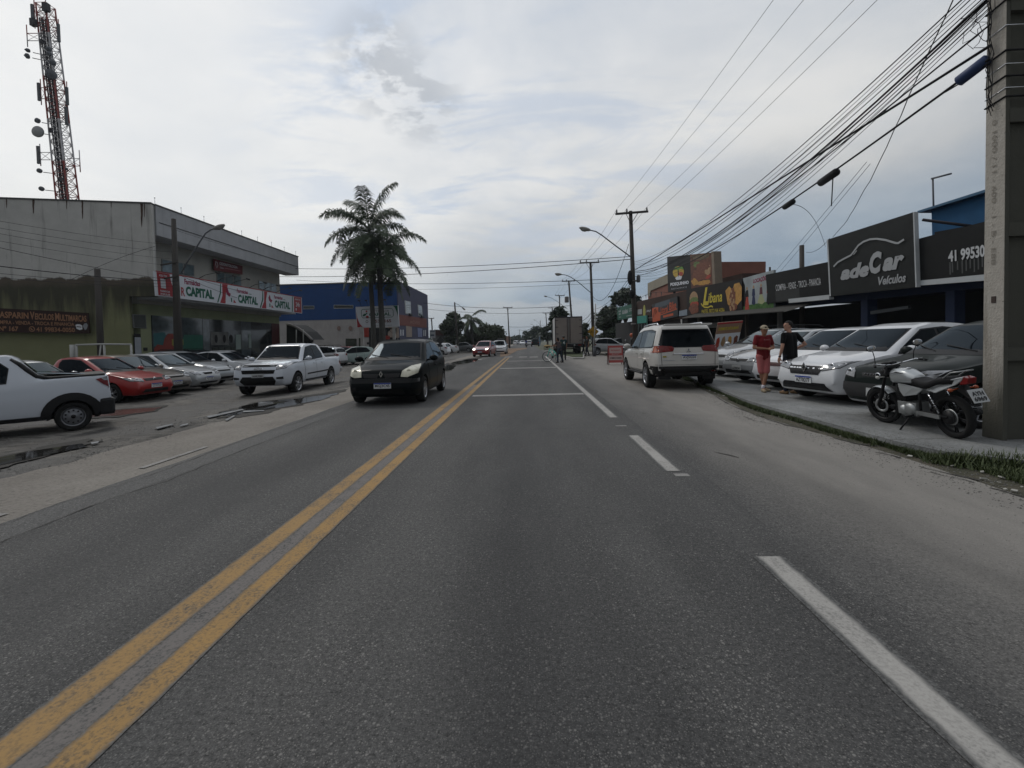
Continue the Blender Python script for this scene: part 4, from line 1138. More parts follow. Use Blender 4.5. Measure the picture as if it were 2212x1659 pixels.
# dealer's board on the side wall
aS = (pL.x, pL.y-.02); bS = (A.x, A.y-.02); off = Vector((0, -.25, 0))
q = Quad(*onplane(((-22, 664.5), (190, 675.9), (193.4, 720.5), (-22, 717.3)), (pL.x, pL.y-.3), (A.x, A.y-.3)))
BRN = mat('board_brown', (.028, .012, .010), .5); ORG = mat('lettering_tan', (.30, .155, .085), .5, var=.06)
o = q.slab('dealer_sign', BRN, .08); tag(o, 'long dark brown used-car sign with tan lettering on the side wall', 'sign')
q.text('G', (.045, .08, .085, .38), ORG, o, bold=.03); q.text('ASPARIN', (.095, .13, .385, .40), ORG, o, bold=.03); q.text('V', (.40, .08, .445, .42), ORG, o, bold=.03); q.text('EICULOS', (.45, .14, .64, .42), ORG, o, bold=.03); q.text('M', (.655, .08, .70, .44), ORG, o, bold=.03); q.text('ULTIMARCAS', (.705, .14, .98, .44), ORG, o, bold=.03)
q.text('COMPRA - VENDA - TROCA E FINANCIA', (.03, .50, .85, .66), ORG, o, bold=.02); q.text('Nº 167', (.09, .74, .28, .95), ORG, o, bold=.03); q.text('41 99834-0050', (.46, .74, .85, .95), ORG, o, bold=.02)
q.blob(.415, .84, .030, .12, ORG, o, 'emblem'); q.blob(.415, .84, .022, .09, BRN, o, 'emblem', off=.010); q.line([(.405, .80), (.412, .86), (.425, .88)], .05, ORG, o, 'emblem', .013)
q.shape([(.86, .60), (.885, .56), (.91, .57), (.93, .62), (.93, .80), (.90, .84), (.87, .78)], SW, o); q.shape([(.935, .64), (.955, .52), (.98, .50), (.99, .60), (.975, .78), (.955, .84)], mat('sign_grey', (.25, .26, .28), .5), o); q.shape([(.872, .66), (.92, .68), (.92, .72), (.872, .70)], BRN, o, off=.011)
ST_ = mat('rust_stain', (.075, .045, .035), .9, var=.5, vscale=4)
for u, v0, v1, w_ in ((72, 431, 462, 3.2), (144, 433, 452, 1.6), (178, 434, 474, 2.6), (306, 440, 492, 3.4), (14, 430, 450, 1.6), (312, 440, 470, 1.5), (240, 437, 449, 1.2)):
    qq = Quad(*onplane(((u-w_, v0), (u+w_, v0), (u+w_, v1), (u-w_, v1)), (pL.x, pL.y-.012), (A.x, A.y-.012))); pts = []
    L_ = [(.5-(.42*(1-t*.75))*(.7+.5*random.random()), t) for t in (0, .15, .3, .45, .6, .75, .9)]; R_ = [(.5+(.42*(1-t*.75))*(.7+.5*random.random()), t) for t in (.9, .75, .6, .45, .3, .15, 0)]
    reparent(qq.shape(L_+[(.5, 1)]+R_, ST_, None, 'rust_stain', .002, .002), bd)
# white pipe rail by the wall
pr = empty('pipe_rail', (0, 0, 0), 0, 'low white pipe rail in front of the olive side wall', 'rail')
mb = MB(); WP = mat('white_pipe', (.40, .40, .38), .5); yq = 21.5
def dp(u, v, Y=yq): return DY(u, v, Y)
mb.tube([dp(158, 792), dp(156, 744.5)], .10, 8); mb.build('post', WP, pr)
mb = MB(); mb.tube([dp(164, 745), dp(224, 743.5), dp(283, 744)], .045, 6); mb.build('top_rail', WP, pr)
for u in (165, 225, 283): mb = MB(); mb.tube([dp(u, 745), dp(u+2, 800)], .045, 6); mb.build('post', WP, pr)
mb = MB(); mb.tube([dp(218, 745), dp(211, 800)], .03, 6); mb.build('brace', WP, pr)

# ------------------------------------------------------------------ lattice tower behind
YT = 62.0
tw = empty('lattice_tower', (gx(137, YT, 0), YT, 0), 0, 'tall red and white lattice telecom tower hung with antennas and dishes', 'tower')
RW = node_mat('tower_red_white'); o_ = RW.xyz(); RW.col(RW.mix(RW.ramp(RW.ma('FRACT', RW.ma('MULTIPLY', RW.ma('ADD', o_[2], 1.5), 1/11.0)), [(.50, 0), (.52, 1)]), (.28, .045, .035), (.50, .48, .48))); RW.rough(.6)
TB = mat('antenna_grey', (.10, .105, .115), .6); TD = mat('tower_dark', (.045, .04, .045), .7)
def tp(u, v): return DY(u, v, YT)
tb0, tt0 = tp(147, 440), tp(98, 12)
def tc(f): return tb0.lerp(tt0, f)                       # f may be below 0 down to the ground
f0 = -tb0.z/(tt0.z-tb0.z)
def hw(f): return .80-.16*max(0, min(1, f)) + .4*max(0, -f)
def tv(f, i): c = tc(f); a = [(-1, -1), (1, -1), (1, 1), (-1, 1)][i]; return c+Vector((a[0]*hw(f), a[1]*hw(f), 0))
fs = [f0+(1-f0)*i/34 for i in range(35)]
for i in range(4):
    mb = MB(); mb.tube([tv(f, i) for f in fs], .10, 5); reparent(mb.build('leg', RW.m), tw)
mb = MB()
for a, b in zip(fs[:-1], fs[1:]):
    for i in range(4):
        j = (i+1) % 4; mb.tube([tv(a, i), tv(b, j)], .04, 4, caps=False); mb.tube([tv(a, j), tv(b, i)], .04, 4, caps=False); mb.tube([tv(b, i), tv(b, j)], .045, 4, caps=False)
reparent(mb.build('bracing', RW.m), tw)
mb = MB()
for dx in (-.62, -.42, -.25, -.05, .12, .28): mb.tube([tc(f)+Vector((dx, -.2+dx*.3, 0)) for f in (f0, .2, .6, .93)], .085, 5)
for i_ in range(110): f = f0+(1-f0)*i_/110; mb.tube([tc(f)+Vector((-.66, -.3, 0)), tc(f)+Vector((.4, -.3, 0))], .04, 4)
for f in (.08, .33, .6, .77): mb.box(tc(f+.03)+Vector((random.uniform(-.5, .5), -.9, 0)), (.35, .3, .5))
reparent(mb.build('cable_ladder', TD), tw)
def arm_frame(u0, v0, u1, v1, dist, panel=True):
    mb = MB(); a, b = tp(u0, v0), tp(u0+(1), v1); sgn_ = 1 if dist > 0 else -1
    e0 = tp(u0+dist, v0); e1 = tp(u0+dist+1, v1); mb.tube([a, e0], .05, 5); mb.tube([b, e1], .05, 5); mb.tube([e0+Vector((0, 0, 1.1)), e1-Vector((0, 0, .8))], .06, 5); mb.tube([a, e1], .03, 4); mb.tube([b, e0], .03, 4)
    reparent(mb.build('arm', RW.m), tw)
    if panel: mb = MB(); mb.box((e0+e1)/2+Vector((sgn_*.12, -.15, .1)), (.30, .2, 2.3)); reparent(mb.build('panel_antenna', TB), tw)
k_ = 1/(2.074)*.553
def zz(x, y): return (x*k_, y*k_)
for (x, y0, y1, d, pn) in ((330, 270, 330, -112, False), (425, 225, 335, 50, True), (385, 710, 800, -55, True), (465, 730, 850, 78, True), (485, 910, 990, 52, True), (405, 1235, 1295, -80, True), (545, 1285, 1345, 100, False), (300, 60, 180, -22, True)):
    u, v0 = zz(x, y0); _, v1 = zz(x, y1); arm_frame(u, v0, u, v1, d*k_, pn)
def dish(x, y, r, face, m=None):
    u, v = zz(x, y); c = tp(u, v)+Vector((0, -1.1, 0)); mb = MB(); R_ = r*k_*YT/1040
    mb.lathe([(.001, .0), (R_*.6, -.02), (R_*.95, -.10), (R_, -.18), (R_, -.35), (R_*.9, -.38), (.001, -.6)], (0, 0, 0), 'Y', 18)
    rot = Matrix.Rotation(face, 4, 'Z'); mb.v = [tuple(c+(rot @ Vector((p[0], p[1]+.0, p[2])))) for p in mb.v]
    mb.tube([c+Vector((0, .3, 0)), c+Vector(((-1 if x > 420 else 1)*1.0, 1.0, 0))], .05, 5)
    reparent(mb.build('dish', m or TB), tw)
LG = mat('dish_light', (.30, .30, .30), .6)
for x, y, r, f, m in ((390, 1103, 44, .1, LG), (388, 1015, 20, 0, None), (478, 645, 38, 1.0, None), (500, 553, 22, .4, None), (477, 485, 18, .2, None), (462, 445, 18, .8, None), (313, 498, 20, -1, None), (318, 455, 15, -.8, None), (400, 1412, 18, .2, None), (415, 1555, 18, .3, None), (605, 1397, 11, .7, None)): dish(x, y, r, f, m)
mb = MB(); mb.box(tc(.95)+Vector((1.0, -1.0, .3)), (.7, .5, 1.0)); mb.box(tc(.88)+Vector((-.9, -1.0, .3)), (.6, .5, .9)); mb.tube([tc(1), tc(1)+Vector((.2, 0, 2.4))], .05, 5); reparent(mb.build('equipment_box', TD), tw)

# ------------------------------------------------------------------ blue building
XB = -16.0
YBB = PX(857, 640, XB).y; HB = PX(857, 610, XB).z
YB2 = PX(922, 640, XB).y
BLU = wallmat('blue_wall', (.006, .045, .165), None, 0, 0, .12, (.01, .03, .08)); SLB = wallmat('slate_blue_wall', (.055, .058, .105), None, 0, 0, .3, (.03, .03, .06)); WHW = wallmat('off_white_wall', (.34, .32, .31), None, 0, 0, .22, (.16, .12, .09)); BRK = wallmat('rust_band', (.17, .055, .042), None, 0, 0, .35, (.09, .04, .03))
zw = DY(700, 691, YBB).z
bb = empty('blue_building', (XB, YBB, 0), 0, 'two-storey building, blue above white, behind the palm tree', 'building')
mb = MB(); bx(mb, XB, XB-34, YBB, YB2, zw, HB); P_(mb, 'upper_wall', BLU, bb)
mb = MB(); bx(mb, XB-.05, XB-34, YBB+.03, YB2, -.4, zw-.002); P_(mb, 'lower_wall', WHW, bb)
mb = MB(); mb.prism([(XB+.12, YBB+.02, -.3), (XB+.12, YB2, -.3), (XB+.12, YB2, HB+.1), (XB+.12, YBB+.02, HB+.25)], (-.115, 0, 0)); P_(mb, 'side_wall', SLB, bb)
mb = MB(); bx(mb, XB+.1, XB-34, YBB-.08, YBB-.002, HB, HB+.12); P_(mb, 'coping', mat('coping_metal', (.07, .07, .07), .6), bb)
ar, br = (XB+.16, 0), (XB+.16, 90)
q = Quad(*onplane(((861, 679), (921.5, 688.5), (922, 708), (862, 702.5)), ar, br)); reparent(q.slab("painted_band", BRK, .03), bb); reparent(q.text("MÓVEIS", (.35, .35, .70, .75), mat("sign_faded", (.25, .13, .10), .7), None), bb)
for pts in (((874.5, 649), (887, 651.5), (888.5, 681), (876, 677)), ((902.5, 658), (911.5, 660.5), (913, 685), (904, 682))):
    q = Quad(*onplane(pts, ar, br)); f = reparent(q.slab('window', mat('white_frame', (.4, .42, .42), .5), .04), bb); p_ = q.slab('pane', WGL, .01, None, (.1, .06, .9, .48), .01); p_.parent = f; p_ = q.slab('pane', WGL, .01, None, (.1, .53, .9, .95), .01); p_.parent = f; p_ = q.slab('air_conditioner', BLK, .2, None, (.55, .92, 1.0, 1.06), .2); p_.parent = f
for pts, m in ((((877, 703.5), (890, 706), (890, 728), (878, 728)), mat('poster_beige', (.30, .24, .20), .5)), (((902, 708), (912, 710), (912, 728), (903, 728)), mat('poster_blue', (.20, .23, .38), .5)), (((865, 712), (867, 712), (867, 725), (865, 725)), SW), (((870, 712), (872, 712), (872, 725), (870, 725)), SW), (((915, 713), (916.5, 713), (916.5, 726), (915, 726)), SW), (((918.5, 713), (920, 713), (920, 726), (918.5, 726)), SW)):
    q = Quad(*onplane(pts, ar, br)); reparent(q.slab('poster', m, .02), bb)
af, bf = (0, YBB-.05), (-40, YBB-.05)
for pts in (((721, 658.5), (763, 659), (763, 666), (721, 666.5)), ((655, 660.5), (678.5, 660.5), (678.5, 667.5), (655, 668))):
    q = Quad(*onplane(pts, af, bf)); f = reparent(q.slab('window', mat('white_frame', (.4, .42, .42), .5), .04), bb); p_ = q.slab('pane', DKG, .01, None, (.02, .10, .98, .86), .01); p_.parent = f
for pts, m in ((((746.6, 731.5), (770, 731.5), (770, 762), (746.6, 762)), DKG), (((784, 706), (797, 706), (797, 728), (784, 728)), mat('red_panel', (.25, .03, .02), .5)), (((797, 708), (857, 708), (857, 762), (797, 764)), DK), (((838, 706), (862, 708), (862, 730), (838, 728)), mat('poster_beige', (.30, .24, .20), .5)), (((833, 725), (842, 725), (842, 733), (833, 733)), mat('red_panel', (.25, .03, .02), .5)), (((775, 730), (784, 730), (784, 762), (775, 762)), DKG)):
    q = Quad(*onplane(pts, af, bf)); reparent(q.slab('shop_panel', m, .03), bb)
for u, v in ((732, 709), (757, 709)): q = Quad(*onplane(((u-4, v-5), (u+4, v-5), (u+4, v+5), (u-4, v+5)), af, bf)); reparent(q.blob(.5, .5, .5, .5, mat('faded_medallion', (.22, .15, .13), .7), None, 'medallion'), bb)
mb = MB(); p = DY(867, 742, YBB-3); mb.box((p.x, p.y, p.z+.1), (7.0, 3.5, .25)); P_(mb, 'canopy', BLK, bb)
# curved canopy and hut between the two buildings
cb = empty('curved_canopy', (0, 0, 0), 0, 'low white shed with a curved dark awning beside the pharmacy', 'shed')
p0 = PX(618, 698, -19.6); mb = MB(); n_ = 10; Yc = p0.y+1.5
tp_ = [DY(619+i*5.5, 700+ (i/n_)**1.7*34, Yc) for i in range(n_+1)]
mb.prism([*tp_, DY(674, 742, Yc), DY(619, 742, Yc)], (0, .3, 0)); mb.build('end_wall', DK, cb)
mb = MB(); mb.tube(tp_, .10, 6); mb.build('awning_edge', WHW, cb); mb = MB(); mb.prism([tp_[0]+Vector((0, 0, .10)), tp_[3]+Vector((0, 0, .12)), tp_[7]+Vector((0, 0, .10)), tp_[-1], *tp_[::-1][1:]], (0, 2.5, 0)); mb.build('awning', BLKA, cb)
for u in (640, 655): mb = MB(); mb.tube([DY(u, 712, Yc-.1), DY(u, 742, Yc-.1)], .05, 5); mb.build('post', WP, cb)
mb = MB(); p1, p2 = DY(619, 741, Yc), DY(676, 741, Yc); mb.box(((p1.x+p2.x)/2, Yc+.2, p1.z/2-.2), (p2.x-p1.x, .4, p1.z+.4)); mb.build('base_wall', WHW, cb)

# ------------------------------------------------------------------ pharmacy billboard
YS = 46.0
bbq = Quad(*[DY(u, v, YS) for u, v in ((768, 663), (859.6, 659.5), (862.2, 705.3), (770.6, 708))])
bs = bbq.slab('billboard', SWL, .16); tag(bs, 'white pharmacy billboard on two posts behind the palm trunks', 'billboard')
q = bbq
q.shape([(.01, .25), (.03, .55), (.08, .82), (.15, .985), (.015, .985)], SR, bs); q.shape([(.88, .01), (.99, .01), (.985, .5), (.955, .26), (.925, .10)], SG, bs)
q.line([(.14, .16), (.13, .24), (.13, .45), (.16, .54), (.84, .54), (.88, .48), (.88, .22), (.85, .13), (.17, .13), (.14, .16)], .05, SG, bs, 'border')
q.blob(.20, .40, .035, .07, SG, bs, rot=.5); q.blob(.265, .50, .035, .065, SR, bs); q.slab('emblem', SR, .003, bs, (.235, .19, .27, .27), .006); q.slab('emblem', SG, .003, bs, (.24, .30, .27, .36), .006)
q.text('farmácia', (.34, .16, .78, .28), mat('sign_darkgrey', (.09, .10, .10), .5), bs, bold=0); q.text('CAPITAL', (.31, .31, .82, .47), SG, bs, bold=.03)
q.text('3453-1165', (.33, .64, .82, .79), mat('sign_darkred', (.16, .03, .03), .5), bs, bold=.03); q.blob(.25, .72, .03, .065, INK, bs); q.blob(.25, .72, .02, .045, SWL, bs, off=.009)
q.text('www.farmacia.com.br', (.45, .90, .84, .945), mat('sign_darkgrey', (.09, .10, .10), .5), bs, bold=0)
for u0, m in ((782, WP), (851, WP)):
    mb = MB(); a = DY(u0, 706, YS); g0 = gx(u0+1, YS, -.25); mb.box(((a.x+g0)/2, YS+.05, a.z/2-.12), (.30 if u0 == 782 else .24, .2, a.z+.25)); mb.build('post', m, bs)
mb = MB(); g0 = gx(780, YS, -.25); mb.box((g0, YS, .05), (1.0, .8, .6)); mb.build('post_base', mat('yellow_base', (.30, .20, .04), .6), bs)
for s_ in (.14, .30, .62, .74): mb = MB(); p = q.at(s_, 0); mb.tube([p, p+Vector((0, -.5, .5))], .02, 5); mb.box(p+Vector((0, -.6, .52)), (.22, .16, .12)); mb.build('spotlight_arm', BLK, bs)

# ------------------------------------------------------------------ palms
PALM = node_mat('palm_leaf'); PALM.col(PALM.mix(PALM.noise(1.5, 4), (.016, .034, .010), (.050, .082, .026))); PALM.rough(.55)
TRK = wallmat('palm_trunk', (.055, .052, .047), None, 0, 0, .3, (.03, .028, .025))
def palm(name, base, top, nf, fl, seed, label, rmin=0.16, low=(-60, 70)):
    rnd = random.Random(seed)
    rt = empty(name, base, 0, label, 'palm tree', None)
    loc = Vector(base)
    T = Vector(top)-loc
    mb = MB(); pts = [T*(i/12)+Vector((math.sin(i*.5)*.05, 0, 0)) for i in range(13)]; mb.tube(pts, [rmin*(1.45-.5*i/12)*(1.25 if i < 2 else 1) for i in range(13)], 12); mb.tube([T, T+Vector((0, 0, 1.0))], [rmin*1.0, rmin*.7], 10)
    mb.build('trunk', TRK, rt)
    cr = MB()
    for i in range(nf):
        az = i*2.399963+rnd.uniform(-.3, .3); t = i/nf
        el = R(low[1]+(low[0]-low[1])*(t**.85))+rnd.uniform(-.15, .15); Ln = fl*rnd.uniform(.85, 1.1)
        p = T+Vector((0, 0, .9-.9*t)); d = Vector((math.cos(az)*math.cos(el), math.sin(az)*math.cos(el), math.sin(el)))
        pts = [p.copy()]; N_ = 16
        for j in range(N_):
            d = (d+Vector((0, 0, -.045-.13*(j/N_)**1.3))).normalized(); p = p+d*Ln/N_; pts.append(p.copy())
        cr.tube(pts, [.045*(1-.8*j/N_) for j in range(N_+1)], 4, caps=False)
        for j in range(1, N_*7):
            f = j/(N_*7); a = pts[min(int(f*N_), N_-1)]; b = pts[min(int(f*N_)+1, N_)]; c = a.lerp(b, f*N_-int(f*N_)); dd = (b-a).normalized()
            side = dd.cross(Vector((0, 0, 1)))
            side = side.normalized() if side.length > .05 else Vector((math.sin(az), -math.cos(az), 0))
            for sgn_ in (-1, 1):
                if f < .1: continue
                ll = (.80*math.sin(math.pi*min(1, f*.86+.13))**.6+.14)*rnd.uniform(.75, 1.15)*fl/4
                q0 = (side*sgn_*rnd.uniform(.45, 1)+dd*rnd.uniform(.2, .7)+Vector((0, 0, rnd.uniform(-.35, .55)))).normalized()
                m1 = c+q0*ll*.5; e = m1+(q0+Vector((0, 0, -1.1))).normalized()*ll*.6; w = dd*.034
                n0 = len(cr.v); cr.v += [tuple(c-w*.7), tuple(c+w*.7), tuple(m1+w), tuple(m1-w), tuple(e)]; cr.f += [(n0, n0+1, n0+2, n0+3), (n0+3, n0+2, n0+4)]; cr.sm += [False, False]
    me = bpy.data.meshes.new('crown'); me.from_pydata(cr.v, [], cr.f); me.materials.append(PALM.m); link('crown', me, rt)
    mb = MB()
    for i in range(9):
        a = rnd.uniform(0, 6.28); mb.tube([T+Vector((0, 0, -.2)), T+Vector((math.cos(a)*.5, math.sin(a)*.5, -.1)), T+Vector((math.cos(a)*.8, math.sin(a)*.8, -1.2)), T+Vector((math.cos(a)*.75, math.sin(a)*.75, -2.2))], [.05, .06, .09, .03], 5)
    mb.build('dead_frond', TRK, rt)
    return rt
YP = 42.0
palm('palm_tree', (gx(808, YP, -.22), YP, -.25), DY(798, 513, YP), 24, 4.5, 5, 'taller palm of the pair, its thin trunk on the left', .17, (-36, 70))
palm('palm_tree', (gx(824, YP, -.22), YP+.4, -.25), DY(820, 560, YP+.4), 22, 4.3, 11, 'shorter palm of the pair, thicker trunk, fronds hanging lower', .21, (-46, 40))

# ------------------------------------------------------------------ trees
LEAF = node_mat('tree_leaf'); LEAF.col(LEAF.mix(LEAF.noise(.5, 5), (.018, .030, .012), (.060, .080, .032))); LEAF.rough(.6)
LEAF2 = node_mat('tree_leaf_deep'); LEAF2.col(LEAF2.mix(LEAF2.noise(.5, 5), (.014, .026, .014), (.040, .062, .030))); LEAF2.rough(.6)
BARK = mat('bark', (.045, .038, .032), .9, bump=.4, bscale=12)
def tree(name, pos, h, rx, rz, label, cat='tree', n=2600, ls=.32, seed=1, m=None, trunk_h=.4, flat=False, group=None):
    rnd = random.Random(seed); rt = empty(name, pos, 0, label, cat, group)
    mb = MB(); th = h*trunk_h; mb.tube([(0, 0, 0), (.1, 0, th*.6), (0, .1, th)], [rx*.07+.08, rx*.055+.06, rx*.045+.04], 8)
    cl = []
    for i in range(12 if not flat else 16):
        a = rnd.uniform(0, 6.28); r_ = rnd.uniform(.25, .80)*rx; z = h-rz+rnd.uniform(-.65, .62)*rz*math.sqrt(max(.1, 1-(r_/rx)**2))
        if flat: z = h-rz*.55+rnd.uniform(-.4, .35)*rz
        c = Vector((r_*math.cos(a), r_*math.sin(a), z)); s = rx*rnd.uniform(.30, .50); cl.append((c, s))
        mb.tube([(0, 0, th*.85), c*.5+Vector((0, 0, th*.4)), c], [rx*.035+.03, rx*.02+.02, .02], 5)
    cl.append((Vector((0, 0, h-rz*.45)), rx*.5))
    mb.build('trunk', BARK, rt)
    vs = []; fs_ = []
    tot = sum(s*s for _, s in cl)
    for c, s in cl:
        for _ in range(int(n*s*s/tot)):
            u_ = Vector((rnd.gauss(0, 1), rnd.gauss(0, 1), rnd.gauss(0, 1))).normalized(); rr = rnd.random()**.45
            if rnd.random() < .06: rr *= 1.25
            p = c+Vector((u_.x*s*rr, u_.y*s*rr, u_.z*s*rr*(.75 if not flat else .42)))
            if mnoise.noise(p*.9+Vector((seed*3, 0, 0))) < -.26: continue
            a = Vector((rnd.gauss(0, 1), rnd.gauss(0, 1), rnd.gauss(0, .6))).normalized(); b = a.cross(Vector((rnd.gauss(0, 1), rnd.gauss(0, 1), rnd.gauss(0, 1)))).normalized(); l = ls*rnd.uniform(.5, 1.2)
            n0 = len(vs); vs += [p-a*l, p+b*l*.45, p+a*l, p-b*l*.45]; fs_.append((n0, n0+1, n0+2, n0+3))
    me = bpy.data.meshes.new('crown'); me.from_pydata([tuple(v) for v in vs], [], fs_); me.materials.append((m or LEAF).m); link('crown', me, rt)
    return rt
def tz(u, v, Y): return DY(u, v, Y).z
def T_(name, u, vtop, Y, wpx, label, **kw):
    h = tz(u, vtop, Y)+.2; rx = wpx/2*Y/1040; rz = kw.pop('rz', min(rx, h*.42)); return tree(name, (gx(u, Y, -.2), Y, -.2), h, rx, rz, label, **kw)
T_('round_tree', 981, 667, 82, 62, 'dense round tree behind the dark utility pole', n=5200, ls=.34, seed=3, rz=3.2)
T_('spreading_tree', 1050, 700, 80, 88, 'wide flat-topped tree behind the oncoming red car', n=6000, ls=.34, seed=4, trunk_h=.3, rz=2.3, flat=False)
T_('spreading_tree', 1015, 712, 78, 60, 'dark low tree between the round tree and the flat-topped one', n=3500, ls=.32, seed=14, trunk_h=.25, rz=2.0)
palm('palm_tree', (gx(1022, 76, 0), 76, -.2), DY(1018, 697, 76), 14, 2.6, 23, 'small far palm rising between two dark trees', .15, (-40, 42))
T_('round_tree', 1320, 655, 58, 82, 'big dark tree behind the yellow warning sign', n=7000, ls=.30, seed=5, m=LEAF2, trunk_h=.3, rz=2.6)
T_('spreading_tree', 1352, 622, 66, 62, 'tree with open crown rising behind the green shop sign', n=2600, ls=.34, seed=6, m=LEAF2, trunk_h=.5, rz=1.6)
T_('spreading_tree', 1212, 658, 62, 56, 'dark tree standing behind the box truck', n=3800, ls=.30, seed=7, m=LEAF2, trunk_h=.45, rz=1.9)
T_('round_tree', 1182, 700, 95, 32, 'small dark tree left of the box truck', n=2600, ls=.30, seed=8, m=LEAF2, rz=2.0)
T_('round_tree', 1266, 690, 56, 34, 'light green tree just right of the box truck', n=2200, ls=.26, seed=9, rz=1.7)
T_('spreading_tree', 1160, 706, 160, 60, 'far tree mass beyond the dark vehicle on the road', n=3500, ls=.6, seed=10, m=LEAF2, rz=3)
T_('round_tree', 1120, 722, 220, 26, 'far round tree over the end of the road', n=1500, ls=.7, seed=11, m=LEAF2, rz=3)
T_('round_tree', 1100, 727, 190, 22, 'low far tree left of the road end', n=1300, ls=.6, seed=12, m=LEAF2, rz=2)
T_('round_tree', 1245, 720, 110, 60, 'low tree far behind the truck wheels', n=1800, ls=.45, seed=13, rz=2)
T_('spreading_tree', 1400, 655, 75, 50, 'tree seen over the brown shop roof', n=1200, ls=.4, seed=19, m=LEAF2, rz=1.5)
mb = MB(); rnd = random.Random(9)
vs = []; fs_ = []
for i in range(9000):
    x = rnd.uniform(-420, 520); y = 330+rnd.uniform(0, 60); h = (5.5+3.0*mnoise.noise(Vector((x*.03, 0, 0)))+2*mnoise.noise(Vector((x*.13, 4, 0))))
    if abs(x+2) < 7: continue
    p = Vector((x, y, rnd.random()**.7*max(1, h))); a = Vector((rnd.gauss(0, 1), rnd.gauss(0, 1), rnd.gauss(0, .6))).normalized(); b = a.cross(Vector((rnd.gauss(0, 1), rnd.gauss(0, 1), rnd.gauss(0, 1)))).normalized(); l = rnd.uniform(1.0, 2.2)
    n0 = len(vs); vs += [p-a*l, p+b*l*.6, p+a*l, p-b*l*.6]; fs_.append((n0, n0+1, n0+2, n0+3))
me = bpy.data.meshes.new('treeline'); me.from_pydata([tuple(v) for v in vs], [], fs_); me.materials.append(LEAF2.m); link('treeline', me, kind='stuff')

# ------------------------------------------------------------------ far left buildings and signs
def bq(name, pts, Y, depth, m, parent=None, **k):
    q = Quad(*[DY(u, v, Y) for u, v in pts]); mb = MB(); mb.prism([q.at(0, 0), q.at(1, 0), q.at(1, 1), q.at(0, 1)], (0, depth, 0)); return mb.build(name, m, parent, **k), q
fb = empty('tyre_shop', (0, 0, 0), 0, 'low grey shop with dark red roof and yellow band beyond the blue building', 'building')
bq('wall', ((935, 724), (983, 724), (983, 770), (935, 770)), 88, 8, mat('grey_wall_far', (.15, .15, .15), .8), fb)
bq('roof', ((938, 712), (984, 714), (984, 724.5), (938, 724.5)), 87.6, 8, mat('dark_red_roof', (.05, .022, .018), .8), fb)
bq('signboard', ((962, 720), (975, 719), (975, 724), (962, 724)), 87.3, .2, mat('red_panel', (.25, .03, .02), .5), fb)
bq('yellow_band', ((958, 738), (977, 738), (977, 745), (958, 745)), 87.5, .3, mat('yellow_panel', (.28, .20, .03), .6), fb)
bq('window', ((958, 727), (976, 727), (976, 737), (958, 737)), 87.7, .2, WGL, fb); bq('window', ((978, 726), (984, 726), (984, 752), (978, 752)), 87.4, .2, DKG, fb)
fb = empty('small_shed', (0, 0, 0), 0, 'small grey shed with a pale roof under the dark trees', 'shed')
bq('wall', ((990, 735), (1008, 735), (1008, 765), (990, 765)), 84, 5, mat('grey_wall_far', (.15, .15, .15), .8), fb); bq('roof', ((986, 731), (1009, 732), (1011, 735), (987, 735)), 83.5, 6, mat('pale_roof', (.33, .34, .34), .6), fb)
fb = empty('red_house', (0, 0, 0), 0, 'dark red gabled house right of the spreading tree', 'house')
bq('wall', ((1076, 722), (1094, 728), (1094, 752), (1076, 752)), 105, 8, mat('house_dark_red', (.05, .022, .02), .8), fb); bq('wall', ((1093.5, 726), (1100, 726), (1100, 752), (1093.5, 752)), 104, 8, mat('house_peach', (.26, .17, .13), .8), fb)
fb = empty('far_shops', (0, 0, 0), 0, 'row of low brown shops far down the left side of the road', 'building')
bq('wall', ((1100, 733), (1128, 734), (1128, 743), (1100, 744)), 230, 8, mat('far_shop_wall', (.13, .11, .10), .8), fb)
o, q = bq('info_sign', ((928, 713), (940, 713), (940, 730), (928, 730)), 66, .15, mat('pale_sign', (.36, .38, .40), .6)); tag(o, 'small pale sign on the corner beyond the blue building', 'sign'); q.slab('stripe', mat('sign_slate', (.06, .08, .12), .6), .01, o, (.12, .08, .95, .2), .01); q.slab('stripe', mat('sign_slate', (.06, .08, .12), .6), .01, o, (.15, .55, .85, .75), .01)
mb = MB(); p = DY(934, 730, 66.05); mb.tube([(p.x, p.y+.05, -.2), (p.x, p.y+.05, p.z)], .06, 6); mb.build('post', WP, o)
q = Quad(*[DY(u, v, 55) for u, v in ((942, 727), (960, 727), (960, 745), (942, 745))]); o = q.shape([(.5, 0), (1, .5), (.5, 1), (0, .5)], mat('sign_back', (.035, .035, .037), .6), None, 'diamond_sign', th=.03); tag(o, 'dark back of a diamond traffic sign left of the road', 'traffic sign')
mb = MB(); p = q.at(.5, .5); mb.tube([(p.x, p.y+.05, -.2), (p.x, p.y+.05, p.z)], .04, 6); mb.build('post', TD, o)
